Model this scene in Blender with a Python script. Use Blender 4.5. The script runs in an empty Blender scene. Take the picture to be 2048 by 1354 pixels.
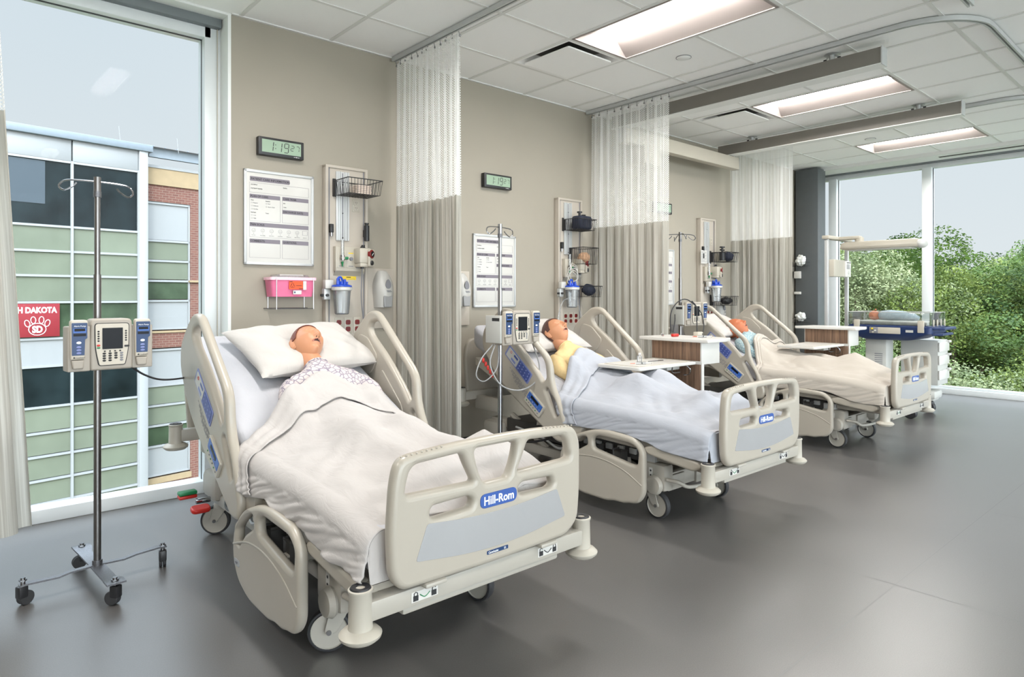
import bpy, bmesh, math, random
from math import sin, cos, pi, radians, sqrt, exp, atan2
from mathutils import Matrix, Vector, noise
random.seed(7)
S = bpy.context.scene
C = S.collection

# ------------------------------------------------------------ camera
cam_d = bpy.data.cameras.new('camera')
cam_d.lens = 1312.06 / 2048 * 36
cam_d.sensor_width = 36
cam_d.shift_y = -(677 - 592.8) / 2048
cam_d.clip_end = 500
cam = bpy.data.objects.new('camera', cam_d)
cam.location = (0, 0, 1.25)
cam.rotation_euler = (radians(90), 0, -radians(41.62))
C.objects.link(cam)
S.camera = cam
# ------------------------------------------------------------ view
S.view_settings.view_transform = 'Standard'
S.view_settings.look = 'None'
S.view_settings.exposure = 0.5
S.view_settings.gamma = 1
S.view_settings.use_curve_mapping = False
# ------------------------------------------------------------ world: pale hazy sky
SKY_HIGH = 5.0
FILL_GLOW = 6.0
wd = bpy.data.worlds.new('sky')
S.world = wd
wd.use_nodes = True
nt = wd.node_tree
nt.nodes.clear()
wo = nt.nodes.new('ShaderNodeOutputWorld')
bg = nt.nodes.new('ShaderNodeBackground')
tc = nt.nodes.new('ShaderNodeTexCoord')
sx = nt.nodes.new('ShaderNodeSeparateXYZ')
cr = nt.nodes.new('ShaderNodeValToRGB')
nz = nt.nodes.new('ShaderNodeTexNoise')
nz.inputs['Scale'].default_value = 2.2
mx = nt.nodes.new('ShaderNodeMix')
mx.data_type = 'RGBA'
mx.inputs['B'].default_value = (0.95, 0.97, 1, 1)
mr = nt.nodes.new('ShaderNodeMapRange')
mr.inputs['From Min'].default_value = 0.45
mr.inputs['From Max'].default_value = 0.9
mr.inputs['To Max'].default_value = 0.35
cr.color_ramp.elements[0].position = 0.0
cr.color_ramp.elements[0].color = (0.86, 0.905, 0.945, 1)
cr.color_ramp.elements[1].position = 0.8
cr.color_ramp.elements[1].color = (0.62, 0.74, 0.88, 1)
e = cr.color_ramp.elements.new(0.35)
e.color = (0.75, 0.84, 0.92, 1)
L = nt.links.new
L(tc.outputs['Generated'], sx.inputs[0])
L(sx.outputs['Z'], cr.inputs[0])
L(tc.outputs['Generated'], nz.inputs['Vector'])
L(nz.outputs['Fac'], mr.inputs['Value'])
L(mr.outputs[0], mx.inputs['Factor'])
L(cr.outputs[0], mx.inputs['A'])
L(mx.outputs['Result'], bg.inputs['Color'])
# sky above the visible band is boosted several times to light the room
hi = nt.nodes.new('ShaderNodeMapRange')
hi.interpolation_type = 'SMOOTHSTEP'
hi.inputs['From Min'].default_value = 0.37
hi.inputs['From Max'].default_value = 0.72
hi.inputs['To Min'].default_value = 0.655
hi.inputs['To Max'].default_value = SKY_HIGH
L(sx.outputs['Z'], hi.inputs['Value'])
# broad glow added to the unseen sky behind the camera to light the room
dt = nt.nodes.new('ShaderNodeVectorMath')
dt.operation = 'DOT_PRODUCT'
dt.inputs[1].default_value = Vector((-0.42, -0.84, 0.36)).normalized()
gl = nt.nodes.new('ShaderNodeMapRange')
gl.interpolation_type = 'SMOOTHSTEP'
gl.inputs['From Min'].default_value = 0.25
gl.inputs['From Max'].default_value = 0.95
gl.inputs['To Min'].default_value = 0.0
gl.inputs['To Max'].default_value = FILL_GLOW
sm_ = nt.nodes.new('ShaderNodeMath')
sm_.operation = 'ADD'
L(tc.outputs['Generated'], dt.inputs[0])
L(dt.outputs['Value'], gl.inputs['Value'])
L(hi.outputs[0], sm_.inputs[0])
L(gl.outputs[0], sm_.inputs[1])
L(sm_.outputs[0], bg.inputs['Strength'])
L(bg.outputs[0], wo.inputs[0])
# sun behind thin haze, high from the south west: lights trees and the brick building
sd = bpy.data.lights.new('sun', 'SUN')
sd.energy = 1.6
sd.angle = radians(8)
sd.color = (1, 0.96, 0.9)
so = bpy.data.objects.new('sun', sd)
so.rotation_euler = (radians(52), 0, radians(-25))
C.objects.link(so)

TROFFER = 56.0      # strength of the ceiling light lenses

# ------------------------------------------------------------ materials
MATS = {}
def lin(c):
    return tuple(((v / 255) / 12.92 if v / 255 <= 0.04045 else ((v / 255 + 0.055) / 1.055) ** 2.4) for v in c)
def mat(name, col, rough=0.5, metal=0.0, var=0.04, nscale=12.0, bump=0.0, bscale=60.0, spec=0.5, emit=None, trans=None, sheen=0):
    m = bpy.data.materials.new(name)
    m.use_nodes = True
    n = m.node_tree
    b = n.nodes['Principled BSDF']
    b.inputs['Roughness'].default_value = rough
    b.inputs['Metallic'].default_value = metal
    b.inputs['Specular IOR Level'].default_value = spec
    col = tuple(col)[:3]
    if var > 0:
        t = n.nodes.new('ShaderNodeTexCoord')
        x = n.nodes.new('ShaderNodeTexNoise')
        x.inputs['Scale'].default_value = nscale
        x.inputs['Detail'].default_value = 3
        n.links.new(t.outputs['Object'], x.inputs['Vector'])
        r = n.nodes.new('ShaderNodeValToRGB')
        r.color_ramp.elements[0].position = 0.3
        r.color_ramp.elements[1].position = 0.7
        r.color_ramp.elements[0].color = tuple(max(0, v * (1 - var)) for v in col) + (1,)
        r.color_ramp.elements[1].color = tuple(min(1, v * (1 + var)) for v in col) + (1,)
        n.links.new(x.outputs['Fac'], r.inputs[0])
        n.links.new(r.outputs[0], b.inputs['Base Color'])
    else:
        b.inputs['Base Color'].default_value = col + (1,)
    if bump > 0:
        t2 = n.nodes.new('ShaderNodeTexCoord')
        y = n.nodes.new('ShaderNodeTexNoise')
        y.inputs['Scale'].default_value = bscale
        y.inputs['Detail'].default_value = 4
        n.links.new(t2.outputs['Object'], y.inputs['Vector'])
        bp = n.nodes.new('ShaderNodeBump')
        bp.inputs['Strength'].default_value = bump
        bp.inputs['Distance'].default_value = 0.01
        n.links.new(y.outputs['Fac'], bp.inputs['Height'])
        n.links.new(bp.outputs[0], b.inputs['Normal'])
    if emit:
        b.inputs['Emission Color'].default_value = tuple(emit[0]) + (1,)
        b.inputs['Emission Strength'].default_value = emit[1]
    if trans is not None:
        b.inputs['Transmission Weight'].default_value = trans
    if sheen:
        b.inputs['Sheen Weight'].default_value = sheen
    MATS[name] = m
    return m

def see_through(name, col, rough=0.0, gloss=0.08, tint=1.0):
    """thin clear sheet: mostly transparent, a little reflection by fresnel"""
    m = bpy.data.materials.new(name)
    m.use_nodes = True
    n = m.node_tree
    n.nodes.clear()
    o = n.nodes.new('ShaderNodeOutputMaterial')
    t = n.nodes.new('ShaderNodeBsdfTransparent')
    t.inputs[0].default_value = tuple(col) + (1,)
    g = n.nodes.new('ShaderNodeBsdfGlossy')
    g.inputs['Roughness'].default_value = rough
    f = n.nodes.new('ShaderNodeFresnel')
    f.inputs[0].default_value = 1.45
    ma = n.nodes.new('ShaderNodeMath')
    ma.operation = 'MULTIPLY_ADD'
    ma.inputs[1].default_value = tint
    ma.inputs[2].default_value = gloss
    mi = n.nodes.new('ShaderNodeMixShader')
    n.links.new(f.outputs[0], ma.inputs[0])
    n.links.new(ma.outputs[0], mi.inputs[0])
    n.links.new(t.outputs[0], mi.inputs[1])
    n.links.new(g.outputs[0], mi.inputs[2])
    n.links.new(mi.outputs[0], o.inputs[0])
    MATS[name] = m
    return m

def N(m):
    return m.node_tree.nodes, m.node_tree.links

M_wall = mat('wall_paint', lin((160, 153, 140)), 0.75, var=0.015, nscale=3, bump=0.04, bscale=250)
M_white = mat('white_paint', (0.82, 0.83, 0.81), 0.5, var=0.01)
M_frame = mat('window_frame_paint', (0.74, 0.77, 0.78), 0.35, var=0.01)
M_tile = mat('ceiling_tile', (0.95, 0.95, 0.94), 0.9, var=0.01, nscale=150, bump=0.25, bscale=420)
M_grid = mat('ceiling_grid', (0.74, 0.74, 0.72), 0.5, var=0.01)
M_dark = mat('black_plastic', (0.018, 0.018, 0.02), 0.4, var=0.1)
M_rub = mat('black_rubber', (0.03, 0.03, 0.032), 0.6, var=0.1)
M_mech = mat('dark_mechanism', (0.05, 0.048, 0.045), 0.5, var=0.15)
M_shade = mat('shade_box_grey', (0.18, 0.2, 0.21), 0.5)
M_beige = mat('bed_plastic', lin((168, 161, 149)), 0.30, var=0.012, nscale=6, bump=0.015, bscale=300)
M_beige2 = mat('bed_plastic_pale', lin((178, 172, 160)), 0.4, var=0.012)
M_frmp = mat('bed_frame_paint', lin((168, 163, 153)), 0.42, var=0.015)
M_silver = mat('silver_insert', (0.40, 0.40, 0.405), 0.25, metal=0.3, var=0.03, nscale=4)
M_chrome = mat('chrome', (0.36, 0.36, 0.37), 0.16, metal=1, var=0.02)
M_steel = mat('brushed_steel', (0.22, 0.21, 0.205), 0.3, metal=1, var=0.05)
M_iron = mat('hammered_grey_steel', (0.16, 0.16, 0.17), 0.35, metal=0.8, var=0.2, nscale=200, bump=0.15, bscale=300)
M_alu = mat('anodised_aluminium', (0.55, 0.56, 0.56), 0.4, metal=0.3, var=0.03)
M_rail = mat('lift_rail_paint', lin((128, 123, 116)), 0.45, var=0.02)
M_blue = mat('logo_blue', lin((52, 84, 152)), 0.35, var=0.02)
M_bluep = mat('keypad_blue', lin((66, 82, 146)), 0.4, var=0.03)
M_bluel = mat('keypad_light_blue', lin((118, 128, 176)), 0.4, var=0.02)
M_lcd = mat('control_blue', lin((52, 98, 176)), 0.35, var=0.02)
M_navy = mat('pump_navy', lin((24, 54, 96)), 0.35, var=0.03)
M_txt = mat('ink_black', (0.02, 0.02, 0.022), 0.6, var=0)
M_txtg = mat('ink_grey', (0.2, 0.2, 0.22), 0.6, var=0)
M_txtw = mat('print_white', (0.85, 0.85, 0.85), 0.5, var=0)
M_pump = mat('pump_casing', lin((160, 152, 141)), 0.45, var=0.02)
M_pumpw = mat('pump_face', lin((190, 182, 168)), 0.4, var=0.01)
M_scr = mat('dark_screen', (0.012, 0.013, 0.016), 0.2, var=0, spec=0.12)
M_red = mat('red_plastic', lin((190, 40, 30)), 0.4, var=0.03)
M_redd = mat('outlet_dark_red', lin((118, 28, 26)), 0.4, var=0.03)
M_green = mat('green_plastic', lin((20, 120, 70)), 0.4, var=0.03)
M_yel = mat('yellow_label', lin((232, 200, 40)), 0.5, var=0.02)
M_skin = mat('mannequin_skin', lin((190, 134, 100)), 0.42, var=0.03, nscale=14, bump=0.03, bscale=120, spec=0.4)
M_skin2 = mat('mannequin_skin_orange', lin((186, 108, 72)), 0.5, var=0.04, nscale=14, bump=0.08, bscale=90)
M_lip = mat('lip', lin((160, 100, 82)), 0.4, var=0.03)
M_mouth = mat('mouth_inside', (0.02, 0.008, 0.006), 0.6, var=0)
M_hair1 = mat('reddish_hair', lin((112, 56, 42)), 0.45, var=0.25, nscale=90, bump=0.5, bscale=200)
M_hair2 = mat('brown_hair', lin((84, 52, 44)), 0.45, var=0.25, nscale=90, bump=0.5, bscale=200)
M_canb = mat('canister_lid_blue', lin((30, 74, 190)), 0.35, var=0.03)
M_clear = see_through('clear_plastic', (0.97, 0.98, 0.985), 0.08, 0.06)
_n, _l = N(M_clear)
_d = _n.new('ShaderNodeBsdfDiffuse'); _d.inputs[0].default_value = (0.86, 0.88, 0.9, 1)
_m = _n.new('ShaderNodeMixShader'); _m.inputs[0].default_value = 0.12
_o = [q for q in _n if q.type == 'OUTPUT_MATERIAL'][0]; _s = _o.inputs[0].links[0].from_socket
_l.new(_s, _m.inputs[1]); _l.new(_d.outputs[0], _m.inputs[2]); _l.new(_m.outputs[0], _o.inputs[0])
M_glass = see_through('window_glass', (0.97, 0.985, 0.98), 0.0, 0.0, 0.02)
M_plexi = see_through('acrylic_panel', (0.95, 0.975, 0.97), 0.02, 0.1)
M_pinkc = mat('pink_bin', lin((238, 120, 160)), 0.3, var=0.05, nscale=10, trans=0.15)
M_orange = mat('orange_label', lin((232, 84, 30)), 0.5, var=0.02)
M_cream = mat('cream_plastic', lin((186, 179, 165)), 0.4, var=0.01)
M_disp = mat('dispenser_white', lin((188, 186, 181)), 0.35, var=0.01)
M_dispg = mat('dispenser_grey', lin((150, 150, 150)), 0.4, var=0.02)
M_head = mat('headwall_laminate', lin((184, 175, 163)), 0.5, var=0.012, nscale=4)
M_lamw = mat('table_white', lin((205, 203, 198)), 0.3, var=0.01)
M_lcdg = mat('clock_lcd', lin((150, 172, 150)), 0.25, var=0.02)
M_bluebox = mat('warmer_blue', lin((34, 52, 92)), 0.4, var=0.03)
M_wgrey = mat('warmer_grey', lin((186, 186, 181)), 0.4, var=0.01)
M_blanket = mat('baby_blanket', lin((150, 165, 176)), 0.9, var=0.08, nscale=40, bump=0.3, bscale=60)
M_pillar = mat('pillar_dark_grey', lin((86, 90, 92)), 0.45, var=0.03)
M_pink = mat('stack_paper', lin((214, 198, 186)), 0.8, var=0.05)
M_cuff = mat('cuff_navy', lin((34, 40, 58)), 0.8, var=0.1, bump=0.2)

def cloth(name, col, fine=0.35):
    m = mat(name, col, 0.85, var=0.015, nscale=5, spec=0.2, sheen=0.15)
    n, l = N(m)
    b = n['Principled BSDF']
    t = n.new('ShaderNodeTexCoord')
    mp = n.new('ShaderNodeMapping')
    mp.inputs['Scale'].default_value = (9, 4, 6)
    mp.inputs['Rotation'].default_value = (0, 0, 0.6)
    w = n.new('ShaderNodeTexNoise')
    w.inputs['Scale'].default_value = 1.6
    w.inputs['Detail'].default_value = 5
    w.inputs['Distortion'].default_value = 1.4
    bp = n.new('ShaderNodeBump')
    bp.inputs['Strength'].default_value = fine
    bp.inputs['Distance'].default_value = 0.02
    l.new(t.outputs['Object'], mp.inputs[0]); l.new(mp.outputs[0], w.inputs['Vector'])
    l.new(w.outputs['Fac'], bp.inputs['Height']); l.new(bp.outputs[0], b.inputs['Normal'])
    return m
M_sheet = cloth('white_bed_sheet', lin((180, 175, 172)), 0.3)
M_sheetb = cloth('bluish_bed_sheet', lin((164, 167, 175)), 0.22)
M_sheetc = cloth('cream_bed_sheet', lin((178, 170, 160)), 0.15)
M_pillow = cloth('pillow_case', lin((186, 181, 176)), 0.25)
M_matt = cloth('fitted_sheet', lin((180, 180, 185)), 0.3)

def gown(name, col, line, sc):
    m = mat(name, col, 0.9, var=0, spec=0.2)
    n, l = N(m)
    b = n['Principled BSDF']
    t = n.new('ShaderNodeTexCoord'); v = n.new('ShaderNodeTexVoronoi'); v.feature = 'DISTANCE_TO_EDGE'
    v.inputs['Scale'].default_value = sc
    r = n.new('ShaderNodeValToRGB')
    r.color_ramp.elements[0].position = 0.02; r.color_ramp.elements[0].color = line + (1,)
    r.color_ramp.elements[1].position = 0.12; r.color_ramp.elements[1].color = tuple(col) + (1,)
    l.new(t.outputs['Object'], v.inputs['Vector']); l.new(v.outputs['Distance'], r.inputs[0]); l.new(r.outputs[0], b.inputs['Base Color'])
    return m
M_gown1 = gown('patterned_gown', lin((196, 186, 184)), lin((128, 120, 136)), 38)
M_gown2 = mat('yellow_gown', lin((208, 182, 134)), 0.9, var=0.06, nscale=30, bump=0.4, bscale=30, spec=0.2)
M_gown3 = gown('blue_print_gown', lin((168, 184, 186)), lin((112, 146, 158)), 46)

# floor: blue grey rubber sheet, with welded seams
M_floor = mat('rubber_floor', (0.19, 0.196, 0.205), 0.3, var=0, spec=1.0)
M_floor.node_tree.nodes['Principled BSDF'].inputs['Coat Weight'].default_value = 0.2
M_floor.node_tree.nodes['Principled BSDF'].inputs['Coat Roughness'].default_value = 0.3
n, l = N(M_floor)
b = n['Principled BSDF']
t = n.new('ShaderNodeTexCoord')
a1 = n.new('ShaderNodeTexNoise'); a1.inputs['Scale'].default_value = 260; a1.inputs['Detail'].default_value = 2
a2 = n.new('ShaderNodeTexNoise'); a2.inputs['Scale'].default_value = 1.2; a2.inputs['Detail'].default_value = 4
r1 = n.new('ShaderNodeValToRGB'); r1.color_ramp.elements[0].color = (0.080, 0.076, 0.074, 1); r1.color_ramp.elements[1].color = (0.118, 0.112, 0.108, 1)
r1.color_ramp.elements[0].position = 0.3; r1.color_ramp.elements[1].position = 0.7
l.new(t.outputs['Object'], a1.inputs['Vector']); l.new(t.outputs['Object'], a2.inputs['Vector'])
ad = n.new('ShaderNodeMix'); ad.data_type = 'FLOAT'; ad.inputs['Factor'].default_value = 0.35
l.new(a1.outputs['Fac'], ad.inputs['A']); l.new(a2.outputs['Fac'], ad.inputs['B'])
l.new(ad.outputs['Result'], r1.inputs[0]); l.new(r1.outputs[0], b.inputs['Base Color'])
mr2 = n.new('ShaderNodeMapRange'); mr2.inputs['To Min'].default_value = 0.26; mr2.inputs['To Max'].default_value = 0.36
l.new(a2.outputs['Fac'], mr2.inputs['Value']); l.new(mr2.outputs[0], b.inputs['Roughness'])
bp = n.new('ShaderNodeBump'); bp.inputs['Strength'].default_value = 0.12; bp.inputs['Distance'].default_value = 0.002
l.new(a1.outputs['Fac'], bp.inputs['Height']); l.new(bp.outputs[0], b.inputs['Normal'])
M_seam = mat('floor_seam', (0.17, 0.17, 0.17), 0.4, var=0)

# wood laminate
M_wood = mat('walnut_laminate', lin((120, 92, 72)), 0.4, var=0)
n, l = N(M_wood)
b = n['Principled BSDF']
t = n.new('ShaderNodeTexCoord'); mp = n.new('ShaderNodeMapping'); mp.inputs['Scale'].default_value = (60, 60, 3)
a1 = n.new('ShaderNodeTexNoise'); a1.inputs['Scale'].default_value = 1; a1.inputs['Detail'].default_value = 5
r1 = n.new('ShaderNodeValToRGB'); r1.color_ramp.elements[0].color = lin((78, 58, 46)) + (1,); r1.color_ramp.elements[1].color = lin((142, 112, 90)) + (1,)
r1.color_ramp.elements[0].position = 0.3; r1.color_ramp.elements[1].position = 0.7
l.new(t.outputs['Object'], mp.inputs[0]); l.new(mp.outputs[0], a1.inputs['Vector']); l.new(a1.outputs['Fac'], r1.inputs[0]); l.new(r1.outputs[0], b.inputs['Base Color'])

# striped curtain fabric (UV: x = metres along the cloth, y = metres up)
M_stripe = mat('striped_curtain_cloth', (0.5, 0.48, 0.44), 0.85, var=0, spec=0.2)
n, l = N(M_stripe)
b = n['Principled BSDF']
t = n.new('ShaderNodeTexCoord'); mp = n.new('ShaderNodeMapping'); mp.inputs['Scale'].default_value = (95, 1.3, 1)
a1 = n.new('ShaderNodeTexNoise'); a1.inputs['Scale'].default_value = 1; a1.inputs['Detail'].default_value = 3
mp2 = n.new('ShaderNodeMapping'); mp2.inputs['Scale'].default_value = (9, 0.3, 1)
a2 = n.new('ShaderNodeTexNoise'); a2.inputs['Scale'].default_value = 1; a2.inputs['Detail'].default_value = 2
r1 = n.new('ShaderNodeValToRGB'); cr1 = r1.color_ramp
cr1.elements[0].position = 0.3; cr1.elements[0].color = lin((184, 179, 170)) + (1,)
cr1.elements[1].position = 0.72; cr1.elements[1].color = lin((232, 229, 222)) + (1,)
x_ = cr1.elements.new(0.5); x_.color = lin((200, 196, 187)) + (1,)
r2 = n.new('ShaderNodeValToRGB'); r2.color_ramp.elements[0].position = 0.35; r2.color_ramp.elements[0].color = (0.86, 0.87, 0.86, 1); r2.color_ramp.elements[1].position = 0.65; r2.color_ramp.elements[1].color = (1, 1, 1, 1)
mm = n.new('ShaderNodeMix'); mm.data_type = 'RGBA'; mm.blend_type = 'MULTIPLY'; mm.inputs['Factor'].default_value = 1
l.new(t.outputs['UV'], mp.inputs[0]); l.new(mp.outputs[0], a1.inputs['Vector']); l.new(a1.outputs['Fac'], r1.inputs[0])
l.new(t.outputs['UV'], mp2.inputs[0]); l.new(mp2.outputs[0], a2.inputs['Vector']); l.new(a2.outputs['Fac'], r2.inputs[0])
l.new(r1.outputs[0], mm.inputs['A']); l.new(r2.outputs[0], mm.inputs['B']); l.new(mm.outputs['Result'], b.inputs['Base Color'])
tl = n.new('ShaderNodeBsdfTranslucent'); mi = n.new('ShaderNodeMixShader'); mi.inputs[0].default_value = 0.35
l.new(mm.outputs['Result'], tl.inputs[0]); l.new(b.outputs[0], mi.inputs[1]); l.new(tl.outputs[0], mi.inputs[2]); l.new(mi.outputs[0], n['Material Output'].inputs[0])

# open net at the top of the curtains
M_net = bpy.data.materials.new('white_open_net')
M_net.use_nodes = True
n, l = N(M_net)
b = n['Principled BSDF']
b.inputs['Base Color'].default_value = (0.93, 0.93, 0.92, 1)
b.inputs['Roughness'].default_value = 0.8
t = n.new('ShaderNodeTexCoord'); sx = n.new('ShaderNodeSeparateXYZ'); l.new(t.outputs['UV'], sx.inputs[0])
def mth(op, a, bb=None):
    k = n.new('ShaderNodeMath'); k.operation = op
    for i, v in enumerate((a, bb)):
        if v is None: continue
        if isinstance(v, (int, float)): k.inputs[i].default_value = v
        else: l.new(v, k.inputs[i])
    return k.outputs[0]
cu = mth('COSINE', mth('MULTIPLY', sx.outputs['X'], 2 * pi / 0.018))
cv = mth('COSINE', mth('MULTIPLY', sx.outputs['Y'], 2 * pi / 0.0165))
hole = mth('GREATER_THAN', mth('MULTIPLY', cu, cv), 0.12)
top = mth('LESS_THAN', sx.outputs['Y'], 1.05)
hole = mth('MULTIPLY', hole, top)
tr = n.new('ShaderNodeBsdfTransparent'); mi = n.new('ShaderNodeMixShader')
tl = n.new('ShaderNodeBsdfTranslucent'); tl.inputs[0].default_value = (0.95, 0.95, 0.94, 1)
m0 = n.new('ShaderNodeMixShader'); m0.inputs[0].default_value = 0.45
l.new(b.outputs[0], m0.inputs[1]); l.new(tl.outputs[0], m0.inputs[2])
l.new(hole, mi.inputs[0]); l.new(m0.outputs[0], mi.inputs[1]); l.new(tr.outputs[0], mi.inputs[2])
l.new(mi.outputs[0], n['Material Output'].inputs[0])

# brick
M_brick = mat('red_brick', (0.4, 0.2, 0.15), 0.85, var=0)
n, l = N(M_brick)
b = n['Principled BSDF']
t = n.new('ShaderNodeTexCoord'); br = n.new('ShaderNodeTexBrick')
br.inputs['Color1'].default_value = lin((100, 64, 54)) + (1,); br.inputs['Color2'].default_value = lin((90, 56, 48)) + (1,); br.inputs['Mortar'].default_value = lin((114, 94, 84)) + (1,)
br.inputs['Scale'].default_value = 1; br.inputs['Brick Width'].default_value = 0.16; br.inputs['Row Height'].default_value = 0.06; br.inputs['Mortar Size'].default_value = 0.006
mp = n.new('ShaderNodeMapping'); mp.inputs['Rotation'].default_value = (radians(90), 0, 0)
l.new(t.outputs['Object'], mp.inputs[0]); l.new(mp.outputs[0], br.inputs['Vector']); l.new(br.outputs[0], b.inputs['Base Color'])
M_sand = mat('sandstone_band', lin((136, 118, 92)), 0.85, var=0.06, nscale=6)
M_facw = mat('white_facade_panel', lin((126, 127, 128)), 0.4, var=0.01)
M_facm = mat('facade_mullion', lin((132, 133, 134)), 0.4, var=0.01)
M_gdark = mat('dark_facade_glass', lin((20, 28, 30)), 0.04, var=0.5, nscale=1.3, spec=0.12)
M_gfro = mat('green_frosted_glass', lin((98, 103, 90)), 0.12, var=0.10, nscale=1.1, spec=0.12)
M_gmid = mat('green_facade_glass', lin((54, 66, 50)), 0.05, var=0.35, nscale=1.5, spec=0.12)
M_blind = mat('drawn_blind_grey', lin((48, 58, 66)), 0.6, var=0.02)
M_roof = mat('metal_roof', lin((116, 124, 132)), 0.4, metal=0.2, var=0.04)
M_ban = mat('red_banner', lin((118, 20, 30)), 0.7, var=0.04)
M_grass = mat('outdoor_grass', lin((104, 106, 84)), 0.95, var=0.4, nscale=0.5)
def leafmat(name, c1, c2):
    m = mat(name, c1, 0.6, var=0, spec=0.3)
    n, l = N(m)
    b = n['Principled BSDF']
    t = n.new('ShaderNodeTexCoord'); x = n.new('ShaderNodeTexNoise'); x.inputs['Scale'].default_value = 1.6; x.inputs['Detail'].default_value = 6
    r = n.new('ShaderNodeValToRGB'); r.color_ramp.elements[0].position = 0.36; r.color_ramp.elements[1].position = 0.64
    r.color_ramp.elements[0].color = tuple(c1) + (1,); r.color_ramp.elements[1].color = tuple(c2) + (1,)
    tl = n.new('ShaderNodeBsdfTranslucent'); mi = n.new('ShaderNodeMixShader'); mi.inputs[0].default_value = 0.3
    l.new(t.outputs['Object'], x.inputs['Vector']); l.new(x.outputs['Fac'], r.inputs[0])
    l.new(r.outputs[0], b.inputs['Base Color']); l.new(r.outputs[0], tl.inputs[0])
    l.new(b.outputs[0], mi.inputs[1]); l.new(tl.outputs[0], mi.inputs[2]); l.new(mi.outputs[0], n['Material Output'].inputs[0])
    return m
M_leaf = [leafmat('leaf_olive', lin((58, 74, 34)), lin((120, 132, 66))), leafmat('leaf_green', lin((46, 68, 32)), lin((98, 120, 56))), leafmat('leaf_pale', lin((80, 92, 58)), lin((146, 152, 112)))]
M_bark = mat('bark', lin((92, 78, 62)), 0.9, var=0.2, nscale=8)

# ------------------------------------------------------------ mesh builder
RX = Matrix(((1, 0, 0, 0), (0, 0, -1, 0), (0, 1, 0, 0), (0, 0, 0, 1)))   # local xy -> world xz, normal to -y
def T(x, y, z): return Matrix.Translation((x, y, z))
def FR(o, ax, ay):
    ax = Vector(ax).normalized(); ay = Vector(ay).normalized(); az = ax.cross(ay)
    m = Matrix.Identity(4)
    for i in range(3):
        m[i][0], m[i][1], m[i][2], m[i][3] = ax[i], ay[i], az[i], o[i]
    return m
def wallM(x, y, z): return FR((x, y, z), (1, 0, 0), (0, 0, 1))          # faces -y
def leftM(x, y, z): return FR((x, y, z), (0, -1, 0), (0, 0, 1))         # faces -x

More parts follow.
